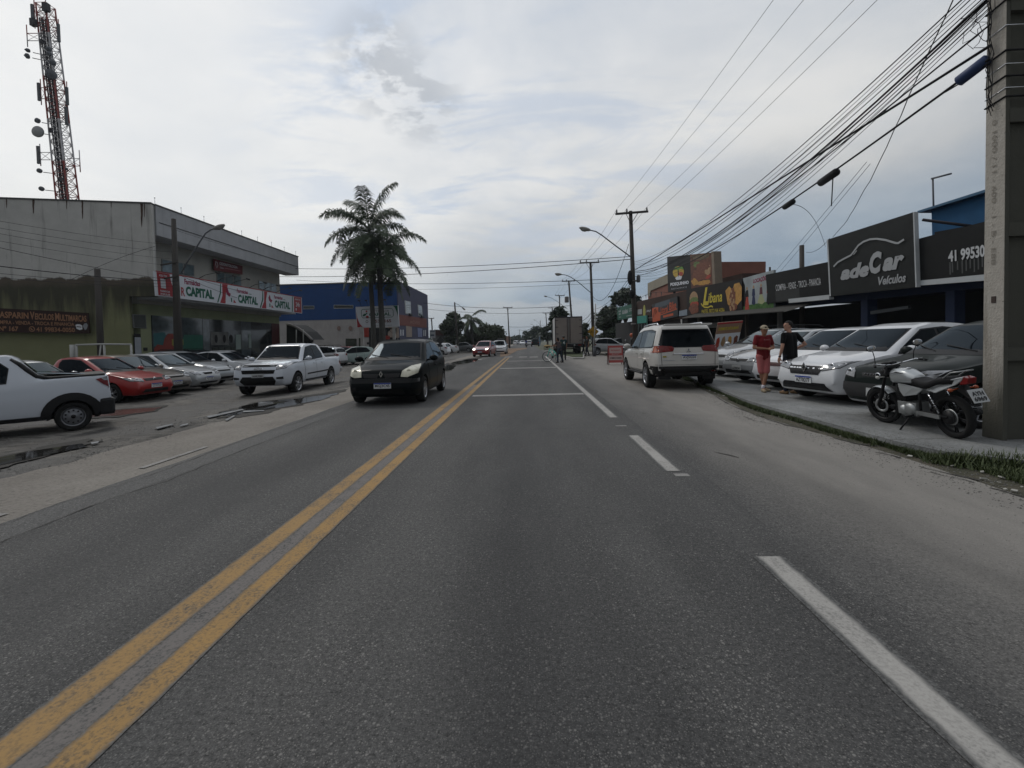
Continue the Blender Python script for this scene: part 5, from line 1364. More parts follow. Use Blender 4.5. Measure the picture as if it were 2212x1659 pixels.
# ------------------------------------------------------------------ right side: row of shops with boards
def RP(off=0.0): return ((15.54+off, 0), (7.44+off, 60))
def rpt(u, off=0.0):                        # plan point on the shop line seen in column u
    p = PL(u, 720, *RP(off)); return Vector((p.x, p.y, 0))
def rq(pts, off=0.0): return Quad(*onplane(pts, *RP(off))).img()
FB = mat('board_black', (.0075, .008, .008), .55, var=.25, spec=.2); FB2 = mat('board_charcoal', (.010, .0115, .011), .5, var=.25, spec=.25); BDB = mat('dark_blue_paint', (.010, .018, .045), .7); GWH = mat('board_edge_white', (.42, .44, .45), .5)
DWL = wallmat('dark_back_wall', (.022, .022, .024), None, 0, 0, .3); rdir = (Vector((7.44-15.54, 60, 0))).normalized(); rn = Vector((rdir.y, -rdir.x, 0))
def wallbox(name, u0, u1, z0, z1, off, th, m, parent, **k):
    a, b = rpt(u0, off), rpt(u1, off); mb = MB(); a.z = b.z = z0
    mb.prism([a, b, b+Vector((0, 0, z1-z0)), a+Vector((0, 0, z1-z0))], rn*th); return mb.build(name, m, parent, **k)
dl = empty('car_dealer_building', (0, 0, 0), 0, 'dark blue car dealer shed behind the black fascia boards', 'building')
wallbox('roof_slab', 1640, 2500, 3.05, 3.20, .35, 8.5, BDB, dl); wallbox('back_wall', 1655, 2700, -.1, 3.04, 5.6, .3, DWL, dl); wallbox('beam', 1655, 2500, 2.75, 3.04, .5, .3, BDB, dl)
for u, w_, m in ((1877, .38, BDB), (2063, .34, BDB), (1684.5, .18, mat('post_pale', (.20, .20, .19), .7))):
    p = rpt(u, .7); mb = MB(); mb.box((p.x, p.y, 1.45), (w_, w_, 2.9)); mb.build('pillar', m, dl)
q = rq(((1945, 700), (2050, 690), (2050, 760), (1945, 770)), 5.5); f = q.slab('shop_window', DKG, .05, dl); 
for s_ in (.0, .33, .66, .98): q.slab('mullion', mat('mullion_dark', (.04, .042, .045), .5), .04, f, (s_, 0, s_+.012, 1), .03)
q.slab('notice', mat('notice_grey', (.10, .11, .12), .6), .01, f, (.42, .30, .60, .55), .03); q.slab('notice', mat('notice_grey', (.10, .11, .12), .6), .01, f, (.05, .35, .12, .42), .03)
q = rq(((1800, 712), (1870, 706), (1870, 740), (1800, 745)), 5.5); q.slab('shop_window', mat('dim_opening', (.035, .033, .03), .5), .05, dl)
q = rq(((1880, 672), (1962, 660), (1962, 667), (1880, 679)), .45); q.slab('beam_light', mat('beam_grey', (.045, .05, .055), .6), .1, dl)
# main board
q = rq(((1789, 517), (1972, 458.5), (1977.5, 620.5), (1795, 640)), -.15); o = q.slab('main_sign', FB2, .14); tag(o, 'tall charcoal car dealer board with silver script and car outline', 'sign')
SIL = mat('sign_silver', (.36, .37, .38), .35, .2, var=.06)
q.text('ade', (.13, .52, .47, .755), SIL, o, bold=.05, shear=.30, off=.03); q.text('C', (.475, .41, .625, .735), SIL, o, bold=.06, shear=.25, off=.03); q.text('ar', (.63, .535, .89, .725), SIL, o, bold=.05, shear=.30, off=.03); q.text('Veículos', (.57, .79, .90, .915), SIL, o, bold=.03, shear=.25, off=.03)
q.line([(.06, .50), (.11, .44), (.20, .40), (.27, .375), (.31, .32), (.36, .25), (.42, .215), (.50, .205), (.58, .225), (.68, .275), (.80, .355), (.83, .365), (.90, .335)], .07, SIL, o, 'emblem', .05)
q.line([(.30, .375), (.34, .325)], .04, SIL, o, 'emblem', .05)
q.slab('edge', GWH, .15, o, (1.001, .0, 1.016, 1), .005); q.slab('edge', GWH, .15, o, (-.016, 0, -.001, 1), .005)
mb = MB(); a = q.at(1.0, .10)+rn*.35; mb.tube([a, q.at(1.18, .25)+rn*1.8], .05, 6); mb.build('brace', TD, o)
q = rq(((1654, 593.5), (1787.5, 566), (1792, 642), (1659, 655)), 0); o = q.slab('fascia_sign', FB, .25); tag(o, 'black fascia board reading about buying and selling, left of the tall board', 'sign')
q.text('COMPRA - VENDE - TROCA - FINANCIA', (.15, .41, .88, .62), mat('sign_letter_white', (.50, .51, .52), .5), o, bold=.008, off=.02, space=1.12)
q.slab('ledge', GWH, .22, o, (.34, .93, .999, 1.06), .02); q.slab('stain', mat('board_stain', (.035, .036, .036), .7), .003, o, (.13, .62, .52, .98), .004)
q = rq(((1979, 517), (2230, 452), (2230, 585), (1982, 608)), 0); o = q.slab('fascia_sign', FB, .25); tag(o, 'black fascia board with a phone number, right of the tall board', 'sign')
q.text('41 99530-6', (.275, .42, .66, .66), mat('sign_letter_white', (.50, .51, .52), .5), o, bold=.035, off=.02)
for i, s_ in enumerate((.28, .30, .345, .385, .42, .455, .49, .525, .56)): q.slab('rust_run', mat('board_run', (.07, .072, .072), .7), .003, o, (s_, .66, s_+.012, .92-.04*(i % 3)), .004)
q.slab('ledge', GWH, .22, o, (.005, .985, 1, 1.10), .02)
# blue upper storey behind
q = rq(((2012, 455), (2300, 368), (2300, 480), (2014, 520)), 2.0); o = q.slab('rooftop_room', mat('blue_render', (.014, .075, .17), .75, var=.2, vscale=1.5), 2.5); tag(o, 'bright blue rooftop room behind the phone number board', 'building')
q.slab('roof', mat('blue_roof', (.05, .12, .20), .6), 3.0, o, (-.06, -.07, 1, .0), .25); q.slab('opening', DK, .1, o, (.02, .73, 1, 1.0), .01)
mb = MB(); p0, p1 = PL(2017, 462, *RP(2.6)), PL(2015, 386, *RP(2.6)); mb.tube([p0, p1], .03, 6); mb.tube([p1+Vector((-.05, 0, 0)), PL(2055, 375, *RP(2.6))], .035, 6); o = mb.build('roof_mast', TB); tag(o, 'thin grey mast with a slanting arm on the blue roof', 'mast')
# snack bar
sb = empty('snack_bar_building', (0, 0, 0), 0, 'dark snack bar building under the boards with a corrugated awning', 'building')
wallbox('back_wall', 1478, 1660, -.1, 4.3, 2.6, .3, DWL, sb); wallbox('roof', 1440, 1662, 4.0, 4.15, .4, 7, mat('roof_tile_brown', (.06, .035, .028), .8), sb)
for u, w_ in ((1613, .14), (1510, .14), (1560, .10)): p = rpt(u, .4); mb = MB(); mb.box((p.x, p.y, 1.4), (w_, w_, 2.8)); mb.build('post', mat('post_brown', (.07, .06, .05), .8), sb)
mb = MB(); a = PL(1474, 687, *RP(-.9)); b = PL(1692, 673, *RP(-.9)); a2 = a+rn*1.6+Vector((0, 0, .42)); b2 = b+rn*1.6+Vector((0, 0, .42)); N_ = 120; vs = []
for i in range(N_+1):
    w_ = Vector((0, 0, .035*(1 if i % 2 else -1))); vs += [a.lerp(b, i/N_)+w_, a2.lerp(b2, i/N_)+w_]
mb.add(vs, [(2*i, 2*i+2, 2*i+3, 2*i+1) for i in range(N_)]); mb.build('awning', mat('corrugated_grey', (.12, .115, .105), .8), sb)
mb = MB(); mb.tube([a, b], .035, 5); mb.build('awning_rail', mat('rail_dark', (.07, .065, .06), .7), sb)
q = rq(((1500, 700), (1560, 696), (1560, 707), (1500, 710)), .3); q.slab('menu_light', mat('beam_grey2', (.10, .10, .095), .6), .1, sb)
q = rq(((1482.6, 625.4), (1603, 601.6), (1603.5, 676), (1484, 684)), 0); o = q.slab('snack_sign', mat('board_brownblack', (.010, .007, .006), .5, spec=.2), .15); tag(o, 'brown-black snack bar board with yellow script between two food pictures', 'sign')
YL = mat('sign_yellow', (.52, .42, .04), .45, var=.05); FD1 = mat('pastry_gold', (.45, .24, .06), .5, var=.35, vscale=6); FD2 = mat('filling_brown', (.16, .055, .03), .5, var=.6, vscale=12); FD3 = mat('lettuce_green', (.12, .17, .05), .5, var=.4, vscale=10); FD4 = mat('bread_pale', (.34, .22, .12), .5, var=.3, vscale=5); FD5 = mat('tomato_red', (.35, .05, .03), .5, var=.4, vscale=10)
q.text('L', (.29, .06, .40, .66), YL, o, bold=.04, shear=.35); q.text('ibana', (.385, .26, .64, .60), YL, o, bold=.02, shear=.25, rise=0); q.line([(.26, .58), (.285, .66), (.32, .72), (.38, .74), (.44, .70), (.47, .74)], .09, YL, o); q.text('PASTEL FRITO NA HORA', (.27, .80, .68, .93), YL, o, bold=.008, space=1.1)
q.blob(.13, .38, .075, .26, FD4, o, 'food_picture', .005); q.blob(.13, .45, .075, .14, FD3, o, 'food_picture', .008, 18, .3); q.blob(.14, .60, .07, .12, FD5, o, 'food_picture', .011, 18, .4); q.blob(.13, .74, .09, .18, FD2, o, 'food_picture', .014, 18, .3)
q.shape([(.70, .28), (.77, .16), (.83, .30), (.86, .12), (.95, .10), (.995, .25), (.99, .62), (.90, .78), (.82, .86), (.74, .70)], FD1, o, 'food_picture', .005)
q.blob(.83, .52, .055, .28, FD2, o, 'food_picture', .010, 22, .35); q.blob(.84, .80, .075, .13, FD2, o, 'food_picture', .012, 22, .35)
for _ in range(14): q.blob(.83+random.uniform(-.045, .05), random.uniform(.32, .88), .014, .045, FD4, o, 'food_picture', .016, 7, .4)
q = rq(((1603.5, 601.6), (1671, 583), (1671, 668), (1604, 676)), .05); o = q.slab('costume_sign', mat('board_pale_mist', (.30, .33, .34), .5, var=.3, vscale=1.2), .12); tag(o, 'pale board showing costumed figures on grass beside the snack board', 'sign')
q.shape([(0, .80), (1, .78), (1, .99), (0, .995)], mat('picture_grass', (.05, .12, .03), .6, var=.5, vscale=5), o, 'picture', .004); q.shape([(0, .01), (.08, .2), (.12, .7), (.10, .82), (0, .82)], FB, o, 'picture', .005)
q.text('LOCAÇÕES', (.35, .08, .80, .24), SPK, o, bold=.04, rise=-.0)
for cx, m1, m2, w_, hh in ((.15, FB, FD5, .075, .74), (.36, mat('cloth_navy', (.02, .03, .08), .6), mat('cloth_navy', (.02, .03, .08), .6), .06, .50), (.60, mat('cloth_wine', (.10, .03, .04), .6), mat('cloth_pale', (.34, .36, .20), .6), .12, .50), (.83, FD5, FB, .06, .56), (.97, FD5, FD5, .03, .5)):
    q.blob(cx, .32, .025, .045, FD4, o, 'picture', .010); q.shape([(cx-.035, .37), (cx+.035, .37), (cx+.05, .56), (cx-.05, .56)], m1, o, 'picture', .008); q.shape([(cx-.03, .545), (cx+.03, .545), (cx+w_, .40+hh*.75), (cx+w_*.3, .42+hh*.82), (cx-w_, .40+hh*.75)], m2, o, 'picture', .006)
# slanted food poster standing by the cars
q = Quad(*[DY(u, v, Y) for u, v, Y in ((1550.5, 697.5, 18.2), (1605, 693, 18.0), (1590, 760, 18.4), (1539, 765, 18.6))]); o = q.slab('food_banner', mat('banner_brown', (.26, .16, .11), .6), .04); tag(o, 'leaning pinkish food banner standing between the parked cars and awning', 'banner')
q.slab('border', SR, .003, o, (0, 0, 1, .055), .005); q.text('EXPERIMENTE CAFÉ DA MANHÃ', (.08, .13, .88, .25), YL, o, bold=.02); q.slab('panel', SWL, .003, o, (0, .36, 1, 1), .005)
for s_, m in ((.14, FD5), (.36, FD4), (.62, FD1), (.87, FD2)): q.blob(s_, .62, .085, .16, m, o, 'food_picture', .01, 16, .35); 
# bicycle shop, brown shop, green shop
bk = empty('brown_shop_row', (0, 0, 0), 0, 'low brown shop row between the utility pole and the snack bar', 'building')
wallbox('wall', 1374, 1486, -.1, 3.0, .25, 4, mat('shop_wall_dark', (.022, .019, .017), .8, var=.3), bk)
q = rq(((1375, 652), (1486, 627), (1486, 688), (1375, 696)), .1); q.slab('fascia', mat('fascia_brown', (.045, .026, .020), .7, var=.25), .3, bk)
q.slab('ledge', mat('ledge_grey', (.13, .13, .125), .7), .2, bk, (.0, .83, .35, .87), .05)
q = rq(((1377, 666), (1407, 662), (1407, 681), (1377, 684)), .05); o = q.slab('surf_shop_sign', mat('fascia_brown', (.045, .026, .020), .7, var=.25), .05); tag(o, 'brown strip sign with pale letters and a yellow surfboard shape', 'sign'); q.slab('panel', SIL, .003, o, (.02, .15, .32, .75), .004); q.text('SURF', (.42, .35, .98, .6), SIL, o); q.blob(.5, .5, .09, .8, mat('board_yellow', (.34, .33, .08), .5), o, 'emblem', .01)
q = rq(((1408, 658), (1463, 640), (1464.5, 683), (1410, 696)), -.05); o = q.slab('bike_shop_sign', mat('board_darkgrey', (.03, .032, .035), .5), .12); tag(o, 'black and orange bicycle shop board with slanted orange lettering', 'sign')
OR = mat('sign_orange', (.45, .085, .03), .45, var=.05); q.shape([(.0, .22), (.25, .18), (.24, .5), (.33, .6), (.30, 1), (.0, 1)], OR, o, 'panel', .004); q.shape([(.15, .02), (.70, .02), (.72, .25), (.35, .30), (.10, .2)], mat('sign_slate2', (.07, .085, .10), .5), o, 'panel', .005); q.text('Litoral', (.30, .30, .63, .64), OR, o, bold=.02, shear=.2, off=.012); q.text('Bike', (.67, .20, .95, .60), OR, o, bold=.02, shear=.2, off=.012); q.line([(.22, .72), (.98, .62)], .08, OR, o); q.slab('stripe', OR, .003, o, (.42, .78, .82, .90), .006); q.line([(.05, .75), (.09, .35), (.14, .3), (.13, .6), (.20, .4)], .10, INK, o, 'emblem', .012)
q = rq(((1366, 684), (1399, 681), (1400, 760), (1366, 764)), .0); f = q.slab('shop_front', DKG, .1, bk); q.slab('band', mat('teal_band', (.03, .22, .18), .5), .02, f, (0, 0, 1, .2), .01); q.slab('post', mat('green_post', (.01, .08, .06), .5), .03, f, (.93, .0, 1, 1), .03)
for s_ in (.2, .4, .6, .8): q.slab('mullion', mat('mullion_grey', (.10, .12, .12), .5), .02, f, (s_, .22, s_+.02, 1), .01)
q = rq(((1467, 672), (1484, 668), (1484, 681), (1467, 683)), -.02); q.slab('panel', mat('panel_pale', (.20, .24, .28), .5), .03, bk)
mb = MB(); p = rpt(1474, -.4); mb.tube([Vector((p.x, p.y, 0)), PL(1472, 690, *RP(-.4))], .05, 6); mb.build('pipe', WP, bk)
gs = empty('green_sign_shop', (0, 0, 0), 0, 'shaded shop under the long green sign right of the tree', 'building')
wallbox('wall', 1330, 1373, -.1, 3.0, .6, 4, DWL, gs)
q = rq(((1333, 665), (1369, 655.5), (1369, 685), (1334, 691.5)), -.2); o = q.slab('green_sign', mat('sign_deep_green', (.010, .085, .055), .5), .15); tag(o, 'long green shop sign with white words beside the utility pole', 'sign')
q.text('GUAÍRA', (.30, .25, .65, .62), SIL, o, bold=.04); q.text('LTDA', (.72, .30, .95, .52), SIL, o); q.text('tel', (.08, .22, .22, .40), SIL, o); q.text('41', (.08, .48, .22, .62), SIL, o); q.slab('stripe', SIL, .003, o, (.10, .78, .22, .82), .006); q.slab('stripe', SIL, .003, o, (.55, .80, .9, .84), .006)
# big restaurant billboard and the pink house behind it
q = rq(((1441, 555), (1537, 545.5), (1540, 618), (1443, 632)), .35); o = q.slab('restaurant_billboard', mat('board_black2', (.008, .008, .0085), .5, spec=.2), .25); tag(o, 'square black restaurant billboard with palm emblem and meat picture', 'billboard')
q.shape([(.52, .0), (1.0, .0), (1.0, .95), (.52, 1.0)], mat('picture_brown', (.11, .040, .022), .5, var=.7, vscale=2.2), o, 'food_picture', .005)
q.shape([(.54, .04), (.96, .03), (.93, .14), (.75, .19), (.60, .16)], mat('picture_ochre', (.12, .08, .045), .5, var=.5, vscale=5), o, 'food_picture', .010)
for cx, cy, rx, ry, m in ((.80, .38, .16, .12, FD2), (.66, .30, .08, .08, FD3), (.72, .62, .18, .16, FD2), (.90, .50, .07, .16, FD4), (.60, .80, .07, .10, FD1), (.80, .86, .16, .07, FD1), (.88, .70, .08, .06, FD5)): q.blob(cx, cy, rx, ry, m, o, 'food_picture', .012+.002*random.random(), 20, .4)
q.blob(.245, .46, .125, .165, mat('emblem_yellow', (.48, .33, .05), .5), o, 'emblem', .008); q.blob(.30, .52, .05, .06, FD5, o, 'emblem', .012); q.slab('emblem', INK, .003, o, (.235, .38, .255, .60), .014); q.shape([(.14, .40), (.18, .30), (.25, .33), (.33, .30), (.37, .40), (.28, .38), (.24, .42), (.2, .38)], mat('emblem_green', (.12, .26, .05), .5), o, 'emblem', .016); q.shape([(.17, .62), (.25, .56), (.33, .60), (.30, .68), (.2, .68)], SWL, o, 'emblem', .014)
q.text('POSQUINHO', (.06, .74, .47, .85), SWL, o, bold=.05); q.text('RESTAURANTE', (.08, .90, .42, .935), SWL, o, bold=.0, space=1.5)
q.slab('side_post', mat('post_sand', (.22, .18, .14), .7), .5, o, (1.0, -.03, 1.055, 1.0), .02); mb = MB(); mb.tube([q.at(.97, 1.0), q.at(.96, 1.12)], .06, 6); mb.build('lamp', SWL, o)
for s_ in (.1, .9): mb = MB(); mb.tube([q.at(s_, 1)-q.n*.15, q.at(s_, 1.45)-q.n*.15], .09, 6); mb.build('post', TD, o)
ph = empty('pink_house', (0, 0, 0), 0, 'salmon house with a cream gable behind the restaurant billboard', 'house')
q = rq(((1400, 612), (1500, 566), (1500, 650), (1400, 655)), 3.0)
a_, b_, c_, d_ = [PL(u, v, *RP(3.0)) for u, v in ((1400, 613), (1500, 566), (1500, 660), (1400, 660))]; mb = MB(); mb.prism([a_, b_, c_, d_], rn*6); mb.build('wall', wallmat('salmon_wall', (.23, .095, .068), None, 0, 0, .15), ph)
mb = MB(); pts = [PL(u, v, *RP(2.9)) for u, v in ((1399, 612), (1500, 565.5), (1500, 588), (1405, 628), (1403.5, 640), (1399, 640))]; mb.prism(pts, rn*.08); mb.build('gable_band', wallmat('cream_band', (.30, .27, .21), None, 0, 0, .15), ph)
q = rq(((1543, 617), (1552, 613), (1552, 640), (1543, 640)), 2.0)
wallbox('rear_roof', 1545, 1605, 5.0, 5.35, 2.2, 4, mat('roof_tile_brown', (.06, .035, .028), .8), sb)
# string of pennants over the shops
pn = empty('bunting', (0, 0, 0), 0, 'sagging string of small dark pennants between pole and billboard', 'bunting'); mb = MB(); a = PL(1376, 648, *RP(-.4)); b = PL(1442, 632, *RP(0)); mid = (a+b)/2+Vector((0, 0, .55)); pts = [a.lerp(mid, t/6).lerp(mid.lerp(b, t/6), t/6) for t in range(7)]; mb.tube(pts, .015, 4); mb.build('string', TD, pn)
mb = MB()
for i in (1, 2, 3, 4, 5): p = pts[i]; mb.prism([p, p+Vector((.0, .28, 0)), p+Vector((0, .1, -.35))], (.01, 0, 0))
for i in (1,): mb.build('pennants', TD, pn)
# small things in the distance on the right
bs2 = empty('bus_shelter', (gx(1165, 130, 0), 130, 0), 0, 'pale roadside shelter with blue sides far right of the road', 'shelter')
mb = MB(); bx(mb, 0, 4.5, 0, 2, 2.3, 2.7); mb.build('roof', mat('pale_roof', (.33, .34, .34), .6), bs2); mb = MB(); bx(mb, 0, .3, 0, 2, 0, 2.3); bx(mb, 4.2, 4.5, 0, 2, 0, 2.3); mb.build('side_panel', mat('pale_blue_panel', (.15, .22, .30), .6), bs2)
isl = []
for u, v in ((1191, 764), (1238, 776), (1262, 776), (1262, 762), (1235, 757), (1200, 757)): isl.append(G(u, v, 0))
mb = MB(); mb.prism([Vector((p.x, p.y, -.05)) for p in isl], (0, 0, .16)); mb.build('traffic_island', mat('island_kerb', (.34, .33, .31), .8), kind='structure')
c = sum(isl, Vector())/6; mb = MB(); mb.prism([Vector((p.x, p.y, .115)).lerp(Vector((c.x, c.y, .115)), .07) for p in isl], (0, 0, .03)); mb.build('island_grass', dirtmat('island_turf', (.035, .05, .018), (.07, .085, .035)), kind='structure')
mb = MB(); pts = [G(u, v, 0) for u, v in ((1080, 771), (1096, 769), (1118, 757), (1138, 753.5), (1138, 751.5), (1100, 753), (1082, 754))]; mb.prism([Vector((p.x, p.y, -.02)) for p in pts], (0, 0, .03)); mb.build('sand_patch', dirtmat('orange_sand', (.14, .085, .05), (.22, .14, .08)), kind='structure')
# yellow warning sign
Ys = 42.5
q = Quad(*[DY(u, v, Ys) for u, v in ((1269, 704), (1293.5, 704), (1293.5, 729), (1269, 729))]); YS_ = mat('sign_warning_yellow', (.38, .22, .02), .5, var=.15); o = q.shape([(.5, 0), (1, .5), (.5, 1), (0, .5)], YS_, None, 'warning_sign', th=.03); tag(o, 'yellow diamond road hump sign in front of the second utility pole', 'traffic sign')
q.shape([(.2, .54), (.3, .52), (.38, .44), (.46, .52), (.54, .52), (.62, .44), (.70, .52), (.8, .54), (.8, .59), (.2, .59)], INK, o, 'symbol', .006); q.line([(.5, .04), (.96, .5), (.5, .96), (.04, .5), (.5, .04)], .03, INK, o, 'border', .006)
mb = MB(); mb.tube([DY(1281.5, 728, Ys)+Vector((0, .06, 0)), Vector((gx(1282, Ys), Ys+.06, 0))], .04, 6); mb.build('post', TB, o)
mb = MB(); mb.tube([DY(1286.5, 656, 41), DY(1285, 710, 41), Vector((gx(1281, 41), 41, 0))], .05, 6); o = mb.build('thin_white_pole', WP); tag(o, 'thin leaning white pole in front of the warning sign', 'pole')
mb = MB(); p = Vector((gx(1284, 40, .45), 40, .45)); mb.tube([(p.x, p.y, 0), (p.x, p.y, .72)], .14, 10); mb.ball((p.x, p.y, .72), .14, 10, 6); o = mb.build('bollard', TB); tag(o, 'short grey bollard at the foot of the second utility pole', 'bollard')
# sandwich board
sbd = empty('sandwich_board', (gx(1331, 26.5), 26.5, 0), 0, 'red and white sandwich board standing on the shoulder ahead of the white off-roader', 'sign')
RB_ = mat('board_coral', (.36, .075, .07), .5); mb = MB(); W_, H_ = .42, 1.05
for x in (-W_+.02, W_-.02): mb.tube([(x, -.02, 0), (x, .16, H_)], .022, 6); mb.tube([(x, .50, 0), (x, .18, H_)], .022, 6)
mb.build('leg', mat('frame_dark_red', (.10, .02, .02), .6), sbd)
q = Quad((-W_, .145, H_), (W_, .145, H_), (W_, .0, .12), (-W_, .0, .12)); q.n = Vector((0, -1, .15)).normalized(); f = q.slab('front_panel', RB_, .02, sbd); q.slab('notice', mat('notice_pink', (.42, .30, .28), .6), .004, f, (.10, .12, .88, .44), .004); q.slab('notice', mat('notice_pink', (.42, .30, .28), .6), .004, f, (.06, .58, .94, .86), .004)
q.text('RESTAURANTE', (.2, .24, .8, .32), RB_, f, off=.009); q.text('BUFFET', (.25, .47, .75, .54), mat('notice_pink', (.42, .30, .28), .6), f); q.text('COMIDA CASEIRA', (.12, .68, .88, .78), INK, f, off=.009)
# ------------------------------------------------------------------ vehicles
def at_(lx, ly, u, Y, head, z=0.0):
    """place the car so that its local ground point (lx, ly) stands in image column u at depth Y"""
    X = gx(u, Y, z); a = R(head); return (X-(lx*math.cos(a)-ly*math.sin(a)), Y-(lx*math.sin(a)+ly*math.cos(a)), z)
PW = paint('paint_white', (.60, .61, .63)); PW2 = paint('paint_white_cool', (.52, .55, .60)); PSIL = paint('paint_silver', (.36, .375, .39), .35); PTAU = paint('paint_taupe', (.135, .12, .105), .35); PRED = paint('paint_red', (.27, .009, .008)); PMAR = paint('paint_maroon', (.22, .012, .014)); PBK = paint('paint_black', (.005, .007, .008)); PGRN = paint('paint_dark_green', (.014, .018, .017)); PGRY = paint('paint_grey', (.10, .105, .11), .3); PPRL = paint('paint_pearl', (.50, .485, .455))
def V(base, **k): d = dict(base); d.update(k); return d
def gr(pz, *p): return dict(panels=[(n, pl, m) for n, pl, m in p], pz=pz)
def sym(y0, y1, z0, z1, t=0): return [(-y0, z0), (y0, z0), (y1, z1), (-y1, z1)]
# -- black hatchback coming towards the camera
SAND = V(HATCH, L=4.02, W=1.75, H=1.56, r=.31, wb=2.59, fw=.80,
  top=[(0, .50), (.02, .62), (.06, .74), (.13, .83), (.45, .93), (.95, 1.02), (1.12, 1.06), (1.90, 1.50), (2.3, 1.56), (3.0, 1.55), (3.5, 1.49), (3.66, 1.42), (3.92, 1.02), (3.97, .85), (4.0, .55), (4.02, .45)],
  belt=[(0, .78), (1.0, .94), (3.9, 1.02)], win=[(1.28, .99), (1.40, 1.08), (1.97, 1.42), (2.55, 1.47), (3.12, 1.43), (3.45, 1.17), (3.32, 1.08), (2.2, 1.02)], ws=(1.05, 1.88), rw=(1.04, 1.40), cow=1.06)
g = gr(.475, ('grille', [(-.40, .655), (-.10, .64), (-.06, .74), (-.44, .745)], BLK), ('grille', [(.10, .64), (.40, .655), (.44, .745), (.06, .74)], BLK), ('bumper', [(-.83, .53), (.83, .53), (.83, .62), (.4, .635), (-.4, .635), (-.83, .62)], mat('bumper_satin_black', (.012, .013, .014), .35)), ('air_intake', sym(.55, .5, .28, .38), WELL), ('fog_lamp', [(-.68, .36), (-.58, .36), (-.58, .44), (-.68, .44)], BLKG))
g['py'] = .04
sandero = car('black_hatchback', 'hatch_s', SAND, at_(2.01, .875, 905, 11.0, -90), -90, PBK, 'black hatchback driving towards the camera in the opposite lane', grille=g,
  lights=[('headlight', [(.46, .67), (.62, .66), (.80, .74), (.815, .86), (.76, .93), (.62, .90), (.48, .80)], LAMPY)], plate='MGJ3C45', clad='hand', group=None)
def badge(root, kind, x, z, y=0, s=.06, m=None):
    mb = MB(); x += .02
    if kind == 'lozenge': mb.prism([(x, y, z+s), (x, y+s*.62, z), (x, y, z-s), (x, y-s*.62, z)], (.012, 0, 0)); mb2 = MB(); mb2.prism([(x+.013, y, z+s*.5), (x+.013, y+s*.26, z), (x+.013, y, z-s*.5), (x+.013, y-s*.26, z)], (.003, 0, 0)); o = mb.build('badge', m or CHR, root); mb2.build('badge_inset', BLK, o); return
    if kind == 'round': mb.lathe([(s, 0), (s, .012), (s*.8, .014), (.001, .014)], (x, y, z), 'X', 16); o = mb.build('badge', m or CHR, root); q = MB(); q.prism([(x+.016, y-s*.5, z+s*.5), (x+.016, y-s*.25, z+s*.5), (x+.016, y, z-.1*s), (x+.016, y+s*.25, z+s*.5), (x+.016, y+s*.5, z+s*.5), (x+.016, y+s*.1, z-s*.6), (x+.016, y-s*.1, z-s*.6)], (.003, 0, 0)); q.build('badge_inset', BLKG, o); return
    if kind == 'bow': mb.prism([(x, y-s*1.6, z-s*.35), (x, y-s*.5, z-s*.35), (x, y-s*.4, z-s*.6), (x, y+s*.6, z-s*.6), (x, y+s*.6, z-s*.35), (x, y+s*1.6, z-s*.25), (x, y+s*1.4, z+s*.35), (x, y+s*.5, z+s*.35), (x, y+s*.4, z+s*.6), (x, y-s*.6, z+s*.6), (x, y-s*.6, z+s*.35), (x, y-s*1.5, z+s*.3)], (.012, 0, 0)); mb.build('badge', m or CHR, root); return
    if kind == 'bars':
        pass
def nose_x(key, y, z):
    h = BODY_CACHE[key][1].ray_cast(Vector((9, y, z)), Vector((-1, 0, 0))); return h[0].x if h[0] else 2
badge(sandero, 'lozenge', nose_x('hatch_s', 0, .73)-.0, .74, 0, .075)
mb = MB(); mb.tube([(.28, 0, 1.54), (.16, 0, 1.70)], .008, 5); mb.build('aerial', BLK, sandero)
# -- white crew-cab pickup
g = gr(.70, ('grille', [(-.56, .985), (.56, .985), (.58, 1.045), (-.58, 1.045)], WELL), ('grille', [(-.52, .76), (.52, .76), (.56, .88), (-.56, .88)], WELL), ('air_intake', [(-.50, .38), (.50, .38), (.60, .52), (.50, .66), (-.50, .66), (-.60, .52)], WELL), ('fog_lamp', [(-.82, .58), (-.62, .58), (-.62, .64), (-.82, .66)], BLK), ('fog_lamp', [(.62, .58), (.82, .58), (.82, .66), (.62, .64)], BLK))
s10 = car('white_pickup', 'crew', V(CREW, gc=.35), at_(2.65, -.94, 497, 15.6, -88, -.226), -88, PW2, 'white crew-cab pickup standing nose towards the camera in the lot', 'pickup', grille=g,
  lights=[('headlight', [(.60, .90), (.84, .93), (.88, 1.10), (.78, 1.09), (.60, 1.00)], LAMP)], plate='AWK7089', platem=PLATEG, clad=None, wheel='six',
  extras=[('side_strip', [(.95, .62), (.95, .67), (-1.6, .70), (-1.6, .65)], 'L', BLK, .012), ('side_strip', [(.95, .62), (.95, .67), (-1.6, .70), (-1.6, .65)], 'R', BLK, .012), ('bed_rail', [(-.98, 1.215), (-2.5, 1.215), (-2.5, 1.245), (-.98, 1.245)], 'L', BLK, .02)])
badge(s10, 'bow', nose_x('crew', 0, .93), .93, 0, .085)
mb = MB(); mb.box((-2.70, 0, .60), (.16, 1.80, .20)); mb.build('rear_bumper', CHR, s10, bevel=.03)
mb = MB(); mb.box((.0, .90, .43), (2.1, .14, .05)); mb.build('side_step', BLK, s10); mb = MB(); mb.box((.0, -.90, .43), (2.1, .14, .05)); mb.build('side_step', BLK, s10)
